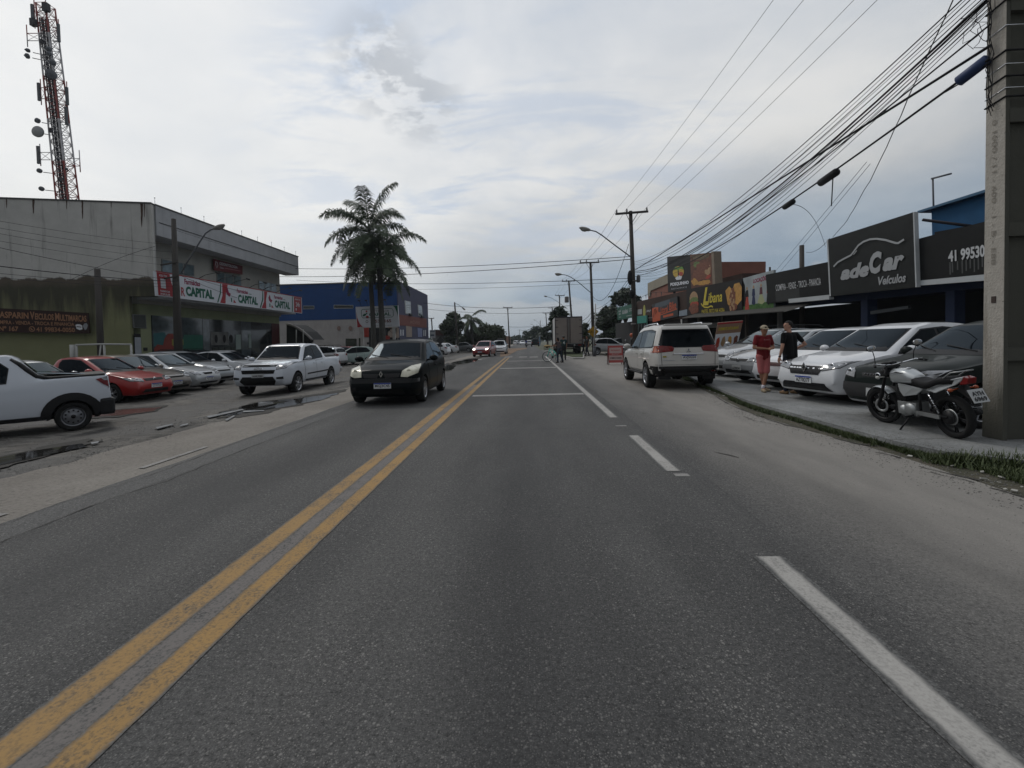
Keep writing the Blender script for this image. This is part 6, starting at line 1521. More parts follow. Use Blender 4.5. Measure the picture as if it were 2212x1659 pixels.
# -- white small pickup cut by the left edge
a = R(226); SPK2 = V(SMALLPICK, L=4.17, top=[(0, .50), (.02, .62), (.06, .70), (.13, .78), (.5, .92), (1.0, 1.02), (1.15, 1.06), (1.85, 1.52), (2.15, 1.62), (2.62, 1.62), (2.74, 1.56), (3.02, 1.22), (3.1, 1.16), (4.07, 1.19), (4.13, 1.12), (4.15, .6), (4.17, .5)], H=1.62, belt=[(0, .75), (1.0, .98), (2.9, 1.04), (4.17, 1.12)], bed=(3.12, 4.05), win=[(1.28, 1.04), (1.40, 1.12), (1.92, 1.43), (2.2, 1.49), (2.46, 1.47), (2.60, 1.34), (2.56, 1.07)])
rw_l = (SPK2['L']/2-SPK2['fw']-SPK2['wb'], SPK2['W']/2-.08)
strada = car('small_white_pickup', 'smallpick_w', SPK2, at_(rw_l[0], rw_l[1], 160, 9.75, 226, -.225), 226, PW2, 'small white pickup with black flared arches, cut by the left picture edge', 'pickup', wheel='steel', clad='hand',
  tail=False,
  extras=[('tail_light', [(-2.06, 1.12), (-1.82, 1.05), (-1.93, .94), (-2.06, .86)], 'L', TAIL, .012), ('tail_lens', [(-2.06, 1.12), (-1.90, 1.08), (-1.95, 1.02), (-2.06, 1.02)], 'L', LAMP, .016)]+[(n_, pl, v_, BLK, .016) for v_ in 'LR' for n_, pl in (('arch_flare', [(rw_l[0]+math.cos(R(t))*.50, .30+math.sin(R(t))*.50) for t in range(-8, 190, 12)]+[(rw_l[0]+math.cos(R(t))*.335, .31+math.sin(R(t))*.335) for t in range(188, -9, -12)]), ('sill', [(rw_l[0]+.45, .28), (rw_l[0]+.45, .36), (1.0, .36), (1.0, .28)]))]+[('arch_flare', [(1.285+math.cos(R(t))*.50, .30+math.sin(R(t))*.50) for t in range(-8, 190, 12)]+[(1.285+math.cos(R(t))*.335, .31+math.sin(R(t))*.335) for t in range(188, -9, -12)], v_, BLK, .016) for v_ in 'LR'])
for sd in (1, -1):
    pts = []
    for x, z in ((-.56, 1.52), (-.68, 1.42), (-.80, 1.28), (-.92, 1.15), (-1.1, 1.11), (-1.5, 1.12), (-1.98, 1.13)):
        h_ = BODY_CACHE['smallpick_w'][1].ray_cast(Vector((x, sd*9, z)), Vector((0, -sd, 0))); y = h_[0].y if h_[0] else sd*.72; pts.append((x, y-sd*.015, z+.005))
    mb = MB(); mb.tube(pts, [.03, .045, .05, .05, .038, .036, .034], 8); mb.build('bed_rail', BLK, strada)
mb = MB(); mb.box((-1.99, 0, .46), (.26, 1.66, .36)); mb.build('rear_bumper', BLK, strada, bevel=.06)
# -- left row facing the road
ROWG = 'cars parked in a row facing the road on the left'
g = gr(.50, ('grille', sym(.34, .36, .66, .735), BLK), ('air_intake', sym(.50, .44, .30, .40), BLK), ('lower_lip', sym(.70, .72, .245, .275), PRED))
g['py'] = 0
red = car('red_hatchback', 'hatch_r', V(SMALLPICK, top=[(0, .50), (.02, .60), (.06, .68), (.13, .74), (.45, .84), (.95, .945), (1.12, .99), (1.95, 1.43), (2.3, 1.48), (2.75, 1.47), (2.95, 1.40), (3.0, 1.10), (3.1, 1.02), (4.34, 1.02), (4.40, .98), (4.42, .6), (4.44, .5)], H=1.48, belt=[(0, .72), (1, .90), (4.3, .95)], win=[(1.33, .955), (1.42, 1.03), (2.03, 1.35), (2.4, 1.385), (2.68, 1.37), (2.74, 1.28), (2.70, .99)], ws=(1.05, 1.93), cow=.99, r=.30, gc=.21), at_(1.42, -.80, 243, 14.6, -4, -.232), -4, PRED, 'red car with low cab parked behind the small white pickup', 'car', ROWG, grille=g, lights=[('headlight', [(.42, .64), (.74, .68), (.78, .78), (.60, .765), (.42, .73)], LAMPD)], plate='QTG7A25')
badge(red, 'round', nose_x('hatch_r', 0, .70), .70, 0, .06)
g = gr(.48, ('grille', sym(.34, .42, .66, .70), WELL), ('air_intake', sym(.55, .50, .29, .37), WELL), ('air_intake', sym(.40, .42, .40, .44), BLK))
car('taupe_hatchback', 'hatch', HATCH, at_(1.97, .80, 421, 17.4, -3, -.232), -3, PTAU, 'taupe grey hatchback between the red car and a silver hatchback', 'car', ROWG, grille=g, lights=[('headlight', [(.42, .68), (.70, .64), (.80, .74), (.76, .83), (.60, .84)], LAMPD)], plate='AOH2F91', glass=GLASSL, tail=False)
g = gr(.47, ('grille', sym(.20, .26, .63, .70), WELL), ('air_intake', sym(.45, .48, .28, .35), BLK))
car('silver_hatchback', 'hatch', HATCH, at_(1.97, .80, 483, 19.6, -3, -.232), -3, PSIL, 'silver hatchback with small oval grille right of the taupe hatchback', 'car', ROWG, grille=g, lights=[('headlight', [(.40, .63), (.68, .64), (.72, .74), (.50, .75)], LAMP)], plate='AGT1H20', glass=GLASSL, tail=False)
g = gr(.46, ('grille', sym(.4, .42, .62, .68), BLK), ('air_intake', sym(.62, .6, .28, .38), BLK))
car('silver_minivan', 'mpv', V(MPV, L=3.9, H=1.56, win=[(1.15, 1.00), (1.28, 1.10), (1.95, 1.42), (2.5, 1.48), (3.1, 1.46), (3.45, 1.38), (3.52, 1.10), (2.2, 1.02)], top=[(0, .52), (.02, .62), (.06, .74), (.13, .80), (.42, .92), (.85, 1.02), (1.0, 1.06), (1.9, 1.50), (2.3, 1.56), (3.0, 1.55), (3.5, 1.46), (3.65, 1.4), (3.82, 1.02), (3.87, .85), (3.89, .55), (3.90, .45)], rw=(1.08, 1.38)), at_(1.95, .80, 512, 21.9, -3, -.232), -3, PSIL, 'silver domed hatchback half hidden behind the white crew-cab pickup', 'car', ROWG, grille=g, lights=[('headlight', [(.44, .72), (.74, .76), (.76, .86), (.50, .82)], LAMP)], tail=False)
car('grey_sedan', 'sedan', SEDAN, at_(2.2, -.8, 112, 12.2, -8, -.27), -8, PSIL, 'light silver car seen only above the small white pickup bed', 'car', None, glass=GLASSL, tail=False, lod=2)
car('dark_wagon', 'suv', SUV, at_(1.9, 0, 500, 25.6, -2, -.40), -2, PBK, 'dark off-roader with roof rails behind the silver row', 'car', None, rails=True, tail=False)
car('white_sedan', 'sedan', SEDAN, at_(2.0, -.8, 540, 24.2, 178-180, -.232), 0, PW, 'white sedan side-on behind the silver cars, left of the crew-cab pickup', 'car', None, tail=False)
car('white_hatchback', 'hatch', HATCH, at_(1.9, 0, 566, 28.6, 0, -.232), 0, PW, 'white hatchback roof showing just left of the crew-cab pickup', 'car', None, tail=False)
# -- cars by the blue building
car('white_minivan', 'mpv', MPV, at_(-2.15, .80, 735, 36.5, 172, -.234), 172, PW, 'white people carrier with its tail towards the road by the billboard', 'car', None, rails=True)
car('black_sedan', 'sedan', SEDAN, at_(-2.2, .80, 768, 39.8, 174, -.234), 174, PBK, 'black sedan with its tail towards the road right of the white people carrier', 'car', None)
car('maroon_hatchback', 'hatch', HATCH, at_(-1.97, .8, 770, 44.5, 176, -.234), 176, PMAR, 'dark maroon hatchback behind the black sedan', 'car', None)
car('pale_green_hatchback', 'hatch', HATCH, at_(-1.9, .8, 800, 38.5, 176, -.234), 200, paint('paint_pale_green', (.30, .38, .36)), 'pale green hatchback mostly hidden behind the oncoming black hatchback', 'car', None)
car('white_hatchback', 'hatch', HATCH, at_(-1.97, .8, 968, 57, 176, -.12), 172, PW, 'white hatchback with its tail to the road beyond the black hatchback', 'car', None)
car('white_sedan', 'sedan', SEDAN, at_(-2.2, .8, 988, 66, 178, -.12), 178, PW, 'white sedan parked beyond the white hatchback near the far pole', 'car', None)
car('grey_sedan', 'sedan', SEDAN, at_(-2.2, .8, 1026, 72, 178, -.1), 180, PGRY, 'dark grey sedan low behind the red oncoming car', 'car', None)
# -- oncoming far cars
g = gr(.47, ('grille', sym(.34, .38, .62, .68), BLK), ('air_intake', sym(.5, .46, .29, .38), BLK), ('grille_bar', sym(.46, .46, .70, .73), CHR))
car('red_hatchback', 'hatch', HATCH, at_(1.97, .84, 1056, 44.5, -98), -98, PMAR, 'red hatchback driving up with its headlights on', 'car', None, grille=g, lights=[('headlight', [(.50, .64), (.70, .66), (.72, .78), (.52, .76)], LAMPON)], plate='APW4D55')
g = gr(.47, ('grille', sym(.44, .5, .62, .72), mat('grille_grey_dark', (.08, .08, .08), .5)), ('air_intake', sym(.68, .62, .27, .36), BLK))
wt = car('white_hatchback', 'hatch', HATCH, at_(1.97, .84, 1093, 52, -91), -91, PW, 'white hatchback with a box on its roof following the red one', 'car', None, grille=g, lights=[('headlight', [(.48, .64), (.76, .68), (.78, .80), (.54, .78)], LAMPD)])
mb = MB(); mb.box((.1, .1, 1.62), (.5, .7, .16), 0, 0, 0); mb.build('roof_box', TB, wt, bevel=.03)
car('white_hatchback', 'hatch', HATCH, at_(1.97, 0, 1129, 150, -90), -90, PW, 'tiny white car far away left of the distant motorcycle', 'car', 'distant cars', lod=1)
car('white_hatchback', 'hatch', HATCH, at_(-1.97, 0, 1143, 140, 90), 90, PW, 'tiny white car far away right of the distant motorcycle', 'car', 'distant cars', lod=1)
car('dark_offroader', 'suv', SUV, at_(-2.33, 0, 1156.5, 108, 90), 90, PBK, 'dark off-roader driving away far ahead', 'car', None, lod=1)
car('white_hatchback', 'hatch', HATCH, at_(-1.97, 0, 1112, 170, 60), 60, PW, 'tiny pale car parked by the far shops', 'car', 'distant cars', lod=1)
# -- white off-roader on the right shoulder
PAJ = V(SUV, H=1.82, W=1.82, top=[(0, .62), (.02, .78), (.06, .90), (.13, .98), (.5, 1.06), (1.20, 1.13), (1.35, 1.16), (2.05, 1.70), (2.45, 1.78), (3.6, 1.82), (4.25, 1.79), (4.38, 1.72), (4.60, 1.14), (4.63, 1.02), (4.65, .70), (4.66, .60)], rw=(1.16, 1.64), gc=.40)
PGL = -.75+.02
paj = car('white_offroader', 'suv_p', PAJ, at_(-2.33, .88, 1417, 13.1, 90), 90, PPRL, 'pearl white off-roader seen from behind on the right shoulder', 'car', wheel='six', rails=CHR,
  tail=[(.88, 1.02), (.40, 1.06), (.36, 1.14), (.42, 1.20), (.89, 1.22)], rearwin=(1.18, 1.62),
  extras=[('rear_bumper', [(-.86, .36), (.86, .36), (.90, .50), (.90, .66), (-.90, .66), (-.90, .50)], 'B', BLK, .02), ('rear_glass_dark', [(-.66, 1.16), (.66, 1.16), (.76, 1.24), (.62, 1.66), (-.62, 1.66), (-.76, 1.24)], 'B', BLKG, .0045), ('tailgate_gap', [(-.71, .68), (-.70, .68), (-.72, 1.1), (-.73, 1.1)], 'B', BLK, .006), ('tailgate_gap', [(.70, .68), (.71, .68), (.73, 1.1), (.72, 1.1)], 'B', BLK, .006), ('chrome_bar', [(-.42, .985), (.42, .985), (.40, 1.005), (-.40, 1.005)], 'B', CHR, .02), ('rear_lens', [(.76, 1.04), (.885, 1.03), (.895, 1.20), (.78, 1.19)], 'B', AMBER, .014), ('reflector_strip', [(-.72, .52), (-.60, .52), (-.60, .545), (-.72, .545)], 'B', TAIL, .028),
    ('sticker', [(.58, .90), (.68, .90), (.68, .94), (.58, .94)], 'B', mat('sticker_yellow', (.3, .25, .03), .5), .007), ('model_lettering', [(.34, .81), (.68, .81), (.68, .825), (.34, .825)], 'B', RIM, .007),
    ('rear_seam', [(-.85, .695), (.85, .695), (.85, .703), (-.85, .703)], 'B', mat('seam_grey', (.15, .145, .14), .6), .006),
    ('third_window', [(-.98, 1.16), (-1.86, 1.20), (-1.80, 1.56), (-.96, 1.60)], 'L', GLASSL, .010)])
def rear_plate(root, key, y, z, txt, m=PLATE):
    h_ = BODY_CACHE[key][1].ray_cast(Vector((-9, y, z)), Vector((1, 0, 0))); x = h_[0].x-.022
    mb = MB(); mb.box((x, y, z), (.012, .40, .13)); po = mb.build('licence_plate', m, root); mb = MB(); mb.box((x-.007, y, z+.05), (.004, .396, .028)); mb.build('band', PBLUE, po)
    vs, fs, _ = text_geo(txt, .02); mb = MB(); mb.add([(x-.010, y+.17-.34*a, z-.052+.085*b) for a, b in vs], fs); mb.build('lettering', INK, po)
rear_plate(paj, 'suv_p', -.02, .90, 'AVJ5G54')
mb = MB(); x_ = -2.33-.012; 
for ang in (90, 210, 330): c_, s_ = math.cos(R(ang)), math.sin(R(ang)); mb.prism([(x_-.01, 0, 1.07), (x_-.01, c_*.035-s_*.02, 1.07+s_*.035+c_*.02), (x_-.01, c_*.07, 1.07+s_*.07), (x_-.01, c_*.035+s_*.02, 1.07+s_*.035-c_*.02)], (.006, 0, 0))
mb.build('badge', CHR, paj)
mb = MB(); mb.box((-2.25, 0, 1.775), (.22, 1.26, .035), 0, 0, .1); mb.build('spoiler', PPRL, paj, bevel=.012)
mb = MB(); mb.tube([(-2.0, .05, 1.80), (-2.06, .05, 1.88)], .012, 5); mb.build('aerial', BLK, paj)
for sd in (1, -1): mb = MB(); mb.box((-.1, sd*.90, .40), (1.7, .16, .05)); mb.build('side_step', BLK, paj, bevel=.015)
for sd in (1, -1):
    mb = MB(); mb.box((-2.15, sd*.60, .42), (.02, .34, .26)); mb.build('mud_flap', BLK, paj)
mb = MB(); mb.tube([(-1.45, -.75, .36), (-1.45, .75, .36)], .06, 8); mb.ball((-1.45, 0, .36), .13, 10, 8); mb.box((-1.9, .0, .48), (.7, 1.2, .16)); mb.tube([(-1.2, -.4, .42), (-2.2, -.42, .40)], .04, 8); mb.build('axle', BLK, paj)
# -- compact white car nosing towards the shops, and one beyond
kw = car('white_compact', 'hatch_k', V(HATCH, L=3.68, H=1.55, r=.32, gc=.28), at_(-1.9, -.7, 1279, 43.5, -6), -6, PSIL, 'silvery white compact car side-on behind the sandwich board', 'car', rails=True, tail=True)
car('grey_hatchback', 'hatch', HATCH, at_(-1.9, 0, 1318, 50, -10), -10, PGRY, 'dark grey car behind the silvery compact car', 'car', None)
# -- right forecourt, noses to the road
def nose_at(xn, yn, L, head): a = R(head-180); return (xn+L/2*math.cos(a), yn+L/2*math.sin(a), PZ)
RG = 'cars on the forecourt facing the road on the right'; PZ = .10
g = gr(.50, ('grille', sym(.40, .44, .60, .70), BLKG), ('grille_bar', sym(.40, .40, .645, .655), CHR), ('air_intake', sym(.55, .48, .28, .40), BLK)); 
dark = car('dark_green_hatchback', 'hatch_d', V(HATCH, L=3.85, H=1.52, gc=.24, top=[(0, .50), (.02, .66), (.06, .76), (.13, .82), (.45, .90), (.95, .98), (1.12, 1.02), (1.90, 1.45), (2.3, 1.52), (3.0, 1.51), (3.40, 1.46), (3.55, 1.40), (3.76, .98), (3.80, .85), (3.83, .55), (3.85, .45)]), nose_at(gx(1822, 8.25, PZ), 7.45, 3.85, 188), 188, PGRN, 'dark green hatchback behind the motorcycle, nearest car on the forecourt', 'car', None, glass=GLASS, tail=False,
  grille=gr(.43, ('grille', [(-.78, .34), (.78, .34), (.80, .56), (-.80, .56)], mat('bumper_grey', (.030, .030, .031), .6)), ('grille', sym(.30, .34, .665, .725), BLKG), ('lower_bar', sym(.62, .66, .255, .285), SIL)), lights=[('headlight', [(.46, .64), (.72, .68), (.76, .80), (.60, .79), (.48, .73)], LAMP)], plate='AWD0K23', platem=PLATEG)
for i in range(-5, 6):
    if abs(i) > 1:
        mb = MB(); y_ = i*.055; x_ = nose_x('hatch_d', y_, .70)+.016; mb.prism([(x_, y_-.022, .715), (x_, y_+.012, .715), (x_, y_+.024, .70), (x_, y_+.012, .685), (x_, y_-.022, .685), (x_, y_-.008, .70)], (.006, 0, 0)); mb.build('grille_mark', CHR, dark)
badge(dark, 'round', nose_x('hatch_d', 0, .69)+.01, .69, 0, .05)
g = gr(.455, ('grille', sym(.34, .44, .555, .72), BLKG), ('grille_bar', sym(.42, .42, .665, .69), CHR), ('air_intake', [(-.62, .26), (.62, .26), (.50, .40), (-.50, .40)], BLKG))
g['py'] = .0
log = car('white_sedan', 'hatch_l', V(HATCH, L=4.15, W=1.74, H=1.54, r=.31, wb=2.63, top=[(0, .50), (.02, .62), (.06, .72), (.13, .79), (.45, .90), (1.0, .99), (1.18, 1.03), (1.98, 1.47), (2.4, 1.54), (3.0, 1.53), (3.45, 1.47), (3.7, 1.38), (4.0, 1.03), (4.1, .9), (4.13, .55), (4.15, .45)]), nose_at(gx(1690, 10.55, PZ), 9.75, 4.15, 193), 193, PW, 'white car with dark framed grille between the black shirted man and the dark green car', 'car', RG, tail=False, grille=g, lights=[('headlight', [(.42, .64), (.72, .70), (.79, .82), (.62, .81), (.40, .735)], LAMP)], plate='AZT0D77')
badge(log, 'lozenge', nose_x('hatch_l', 0, .68)+.01, .69, 0, .10)
g = gr(.47, ('grille', sym(.36, .40, .60, .68), mat('grille_dark_red', (.06, .012, .012), .4)), ('air_intake', sym(.55, .5, .27, .36), BLK))
car('white_hatchback', 'hatch', HATCH, nose_at(gx(1632, 12.6, PZ), 11.8, 3.95, 193), 193, PW, 'white hatchback directly behind the man in the red shirt', 'car', RG, tail=False, grille=g, lights=[('headlight', [(.42, .62), (.72, .68), (.78, .80), (.60, .78), (.42, .70)], LAMP)])
g = gr(.44, ('grille', sym(.36, .38, .63, .69), BLK), ('air_intake', sym(.55, .50, .29, .38), BLK), ('bumper', sym(.72, .74, .40, .52), mat('bumper_shade_silver', (.22, .23, .24), .4)))
fx = car('silver_hatchback', 'hatch', HATCH, nose_at(gx(1564, 14.8, PZ), 13.9, 3.95, 192), 192, PSIL, 'silver hatchback with narrow grille right of the white off-roader', 'car', RG, tail=False, grille=g, lights=[('headlight', [(.42, .62), (.70, .64), (.77, .76), (.60, .77), (.42, .71)], LAMPD)], plate='AZI8G41', platem=PLATEG, glass=GLASSL)
badge(fx, 'round', nose_x('hatch', 0, .66)+.01, .66, 0, .055)
g = gr(.47, ('grille', sym(.4, .42, .66, .74), BLK), ('air_intake', sym(.6, .5, .30, .40), BLK))
car('silver_minivan', 'mpv', MPV, nose_at(gx(1512, 17.1, PZ), 16.1, 4.3, 191), 191, PSIL, 'tall silver people carrier with roof rails beyond the silver hatchback', 'car', RG, tail=False, grille=g, lights=[('headlight', [(.42, .72), (.76, .74), (.80, .90), (.62, .88)], LAMP)], rails=True, glass=GLASSL)
car('silver_sedan', 'sedan', SEDAN, nose_at(gx(1722, 15.4, PZ), 15.2, 4.4, 190), 190, PSIL, 'silver car whose roof shows behind the man in the black shirt', 'car', None, tail=False, glass=GLASSL)
car('white_van', 'mpv', V(MPV, H=1.78, top=[(0, .52), (.02, .62), (.06, .84), (.13, .92), (.42, 1.0), (.75, 1.1), (.9, 1.15), (1.7, 1.7), (2.1, 1.76), (3.4, 1.78), (4.05, 1.76), (4.15, 1.7), (4.22, 1.02), (4.27, .85), (4.29, .55), (4.30, .45)]), (10.9+2.2, 18.5, PZ), 181, PW, 'white van roof in the second row under the black fascia board', 'car', None, tail=False)
# ------------------------------------------------------------------ people
SKIN = mat('skin_tan', (.27, .135, .085), .6, var=.08); SKIN2 = mat('skin_fair', (.38, .21, .15), .6, var=.08); HAIR = mat('hair_dark', (.012, .010, .009), .7)
def blobmesh(name, parts, vox, m, parent=None, smooth=6):
    """parts: capsules (p0, r0, p1, r1) and ellipsoids (centre, (rx, ry, rz)[, rotation]) fused into one skin"""
    mb = MB()
    for p in parts:
        if len(p) == 4 and not isinstance(p[1], tuple):
            a, ra, b, rb = Vector(p[0]), p[1], Vector(p[2]), p[3]
            mb.tube([a, b], [ra, rb], 12); mb.ball(a, ra, 12, 8); mb.ball(b, rb, 12, 8)
        else: mb.ball(p[0], p[1], 16, 12, p[2] if len(p) > 2 else None)
    me = mb.mesh(name, m)
    me2 = evaluate(me, [('REMESH', dict(mode='VOXEL', voxel_size=vox, use_smooth_shade=True)), ('SMOOTH', dict(factor=.5, iterations=smooth))])
    if not me2.materials: me2.materials.append(m)
    me2.name = name
    return link(name, me2, parent)
def lerp(a, b, t): return Vector(a).lerp(Vector(b), t)
def hand(elbow, wrist, curl, palm_n, thumb_side):
    """palm, five separate fingers; returns capsules. palm_n: direction the palm faces"""
    w = Vector(wrist); d = (w-Vector(elbow)).normalized(); n = Vector(palm_n); n = (n-d*n.dot(d)).normalized(); s = d.cross(n).normalized()*thumb_side
    out = [(w, .026, w+d*.045, .030)]
    for i, (off, ln) in enumerate(((-.027, .062), (-.009, .072), (.009, .078), (.027, .070))):
        k0 = w+d*.085+s*off; out.append((w+d*.02+s*off*.7, .017, k0, .013)); p = k0; dd = d.copy(); 
        for j in range(3):
            dd = (dd*math.cos(curl*(.5+.3*j))+n*math.sin(curl*(.5+.3*j))).normalized(); q = p+dd*ln*(.42-.05*j); out.append((p, .0095-.0008*j, q, .0088-.0008*j)); p = q
    b = w+d*.03+s*.03; t1 = b+(d*.6+s*.8+n*.3).normalized()*.04; t2 = t1+(d*.9+s*.2+n*.4).normalized()*.032; out += [(b, .014, t1, .011), (t1, .011, t2, .0095)]
    return out
def person(name, loc, rz, label, J, skin, top, bottom, shoes, hair, vox=.011, extras=None, sleeve=.55, shorts=False, cat='person', handcurl=(.5, .5), scale=1.0, hairlen=0, collar=True, socks=None, group=None):
    """J: joints in metres, person facing +x, left is +y; keys hip neck head sh_l el_l wr_l kn_l an_l and the right ones"""
    root_parts = []
    hip, neck, head = Vector(J['hip']), Vector(J['neck']), Vector(J['head'])
    P = []
    # head: skull, jaw, face features
    f = Vector(J.get('look', (1, 0, 0))).normalized(); sd = Vector((-f.y, f.x, 0)).normalized(); up = f.cross(sd)*1
    if up.z < 0: up = -up
    rot = Matrix((f, sd, up)).transposed()
    P.append((head, (.094, .076, .108), rot)); P.append((head+f*.018-up*.062, (.070, .060, .058), rot)); P.append((head+f*.095-up*.012, (.017, .013, .026), rot)); P.append((head+f*.076-up*.060, (.020, .026, .011), rot))
    P.append((head+f*.064-up*.098, (.026, .030, .020), rot))
    for s_ in (1, -1): P.append((head+sd*s_*.078-up*.01, (.018, .010, .030), rot)); P.append((head+f*.078+sd*s_*.030+up*.030, (.016, .024, .010), rot))
    P.append((head-up*.06, .052, neck, .056))
    ch = hip.lerp(neck, .72)
    shd = {}
    for s_, c in ((1, 'l'), (-1, 'r')):
        sh, el, wr, kn, an = (Vector(J[k_+'_'+c]) for k_ in ('sh', 'el', 'wr', 'kn', 'an')); shd[c] = (sh, el, wr, kn, an)
        P += [(neck-Vector((0, 0, .06)), .045, sh, .045), (sh, .050, el, .038), (el, .038, lerp(el, wr, .35), .036), (lerp(el, wr, .35), .036, wr, .025)]
        P += hand(el, wr, handcurl[0 if c == 'l' else 1], J.get('palm_'+c, (0, -s_, 0)), J.get('thumb_'+c, 1))
        hj = hip+Vector((J.get('hipx_'+c, 0), s_*.085, -.03))
        P += [(hj, .085, lerp(hj, kn, .5), .072), (lerp(hj, kn, .5), .072, kn, .052), (kn, .052, lerp(kn, an, .3), .054), (lerp(kn, an, .3), .054, an, .034)]
        P.append((an, .034, an+Vector(J.get('toe_'+c, (.14, 0, -.05))), .028))
    P += [(hip, .095, hip.lerp(neck, .4), .08), (hip.lerp(neck, .4), .08, ch, .085), (ch+Vector((0, .07, 0)), .07, ch+Vector((0, -.07, 0)), .07)]
    rt = empty(name, loc, rz, label, cat, group); rt.scale = (scale,)*3
    blobmesh('body', P, vox, skin, rt)
    # shirt
    T_ = []
    lo_ = hip.lerp(neck, -.10) if not J.get('tuck') else hip
    w_ = J.get('w', .0)
    for s_ in (1, -1):
        T_ += [(lo_+Vector((0, s_*.055, 0)), .100+w_, ch+Vector((0, s_*.070, 0)), .102+w_*.6)]
        T_ += [(ch+Vector((0, s_*.06, .02)), .100+w_*.5, neck+Vector((0, s_*.05, -.07)), .070)]
    for c in 'lr':
        sh, el = shd[c][0], shd[c][1]
        T_ += [(neck-Vector((0, 0, .06)), .064, sh, .060), (sh, .060, lerp(sh, el, sleeve), .056 if sleeve < .9 else .046)]
        if sleeve > .9: T_ += [(el, .05, lerp(el, shd[c][2], .85), .038)]
    blobmesh('shirt', T_, vox, top, rt)
    B_ = []
    for s_, c in ((1, 'l'), (-1, 'r')):
        hj = hip+Vector((J.get('hipx_'+c, 0), s_*.080, -.02)); kn, an = shd[c][3], shd[c][4]
        B_ += [(hip+Vector((0, s_*.04, .04)), .105, hj, .110)]
        if shorts: B_ += [(hj, .102, lerp(hj, kn, .5), .088), (lerp(hj, kn, .5), .088, lerp(hj, kn, .93), .080)]
        else: B_ += [(hj, .105, lerp(hj, kn, .5), .090), (lerp(hj, kn, .5), .090, kn, .068), (kn, .068, lerp(kn, an, .95), .058)]
    blobmesh('shorts' if shorts else 'trousers', B_, vox, bottom, rt)
    for c in 'lr':
        an = shd[c][4]; toe = an+Vector(J.get('toe_'+c, (.14, 0, -.05)))
        ft = (toe-an); ft.z = 0; ft.normalize()
        blobmesh('shoe', [(an-ft*.03+Vector((0, 0, -.045)), .042, toe+Vector((0, 0, .0)), .036), (an+Vector((0, 0, -.03)), .045, an+ft*.06+Vector((0, 0, -.035)), .042)], vox, shoes, rt)
        if socks: mb = MB(); k_ = (shd[c][3]-an).normalized(); mb.tube([an, an+k_*.09], [.043, .044], 10); mb.build('sock', socks, rt)
    if hair:
        Hh = [(head-f*.014+up*.022, (.098, .084, .104), rot)]
        if hairlen: Hh += [(head-f*.05, .075, head-f*.06-up*hairlen, .055)]
        o = blobmesh('hair', Hh, .009, hair, rt, 3)
        bm = bmesh.new(); bm.from_mesh(o.data)         # open the face and the nape
        dl_ = [v for v in bm.verts if ((v.co-head).dot(f) > .028 and (v.co-head).dot(up) < .060) or ((v.co-head).dot(up) < (-.035 if not hairlen else -hairlen-.05))]
        bmesh.ops.delete(bm, geom=dl_, context='VERTS'); bm.to_mesh(o.data); bm.free()
    ey = MB()
    for s_ in (1, -1): ey.ball(head+f*.0815+sd*s_*.030+up*.010, (.010, .012, .007), 8, 6, rot)
    for s_ in (1, -1):
        e_ = MB(); e_.ball(head+f*.0815+sd*s_*.030+up*.012, (.012, .013, .007), 8, 6, rot); e_.build('eye', HAIR, rt)
    return rt, head, f, sd, up, rot
def stand(h=1.72, **k):
    J = dict(hip=(0, 0, .93), neck=(0, 0, 1.45), head=(.015, 0, 1.60), sh_l=(0, .185, 1.40), sh_r=(0, -.185, 1.40), el_l=(-.03, .22, 1.12), el_r=(-.03, -.22, 1.12), wr_l=(.03, .23, .88), wr_r=(.03, -.23, .88), kn_l=(.02, .10, .50), kn_r=(.02, -.10, .50), an_l=(-.02, .11, .085), an_r=(-.02, -.11, .085))
    J.update(k); return J
PV = .10
# man in red: faces the camera, hands together at the waist, legs crossed
c_ = G(1649, 846, PV); rz_ = R(-80)-R(0)
J = stand(hip=(.0, .0, .92), neck=(.02, .01, 1.43), head=(.05, .0, 1.575), look=(1, -.25, -.08), el_l=(.02, .27, 1.13), el_r=(.02, -.27, 1.13), wr_l=(.23, .05, 1.12), wr_r=(.24, -.04, 1.10), kn_l=(.10, .02, .50), kn_r=(.02, -.07, .50), an_l=(.12, -.10, .09), an_r=(-.05, .06, .09), toe_l=(.13, -.03, -.05), toe_r=(.12, .06, -.05), palm_l=(.2, -.3, -1), palm_r=(.2, .3, 1), w=.012, thumb_l=1, thumb_r=-1)
rs = mat('shirt_red', (.155, .012, .016), .85, var=.12, bump=.3, bscale=9); rsh = mat('shorts_coral', (.40, .115, .115), .85, var=.12, bump=.3, bscale=8)
rt, hd, f, sd, up, rot = person('person', (c_.x, c_.y, PV), rz_, 'man in red shirt, coral shorts and pale cap standing with hands together', J, SKIN, rs, rsh, mat('shoe_tan', (.30, .24, .16), .7), HAIR, shorts=True, handcurl=(.7, .5), socks=mat('sock_white', (.55, .53, .58), .8), sleeve=.62, scale=.93)
cap = MB(); cap.ball(hd-f*.012+up*.045, (.103, .090, .085), 18, 10, rot); cap.v = [v if (Vector(v)-hd).dot(up) > .035 else tuple(Vector(v)+up*(.035-(Vector(v)-hd).dot(up))) for v in cap.v]
CAPM = mat('cap_khaki', (.33, .28, .20), .8)
o = cap.build('cap', CAPM, rt); br_ = MB(); pts = [hd+f*(.075+.085*math.sin(math.pi*i/8))+sd*(.078*math.cos(math.pi*i/8))+up*.040-up*.012*math.sin(math.pi*i/8) for i in range(9)]; br_.prism(pts, up*.008); br_.build('brim', CAPM, o)
m_ = MB(); m_.ball(hd+f*.090+up*.075, (.006, .02, .018), 8, 6, rot); m_.build('cap_mark', HAIR, o)
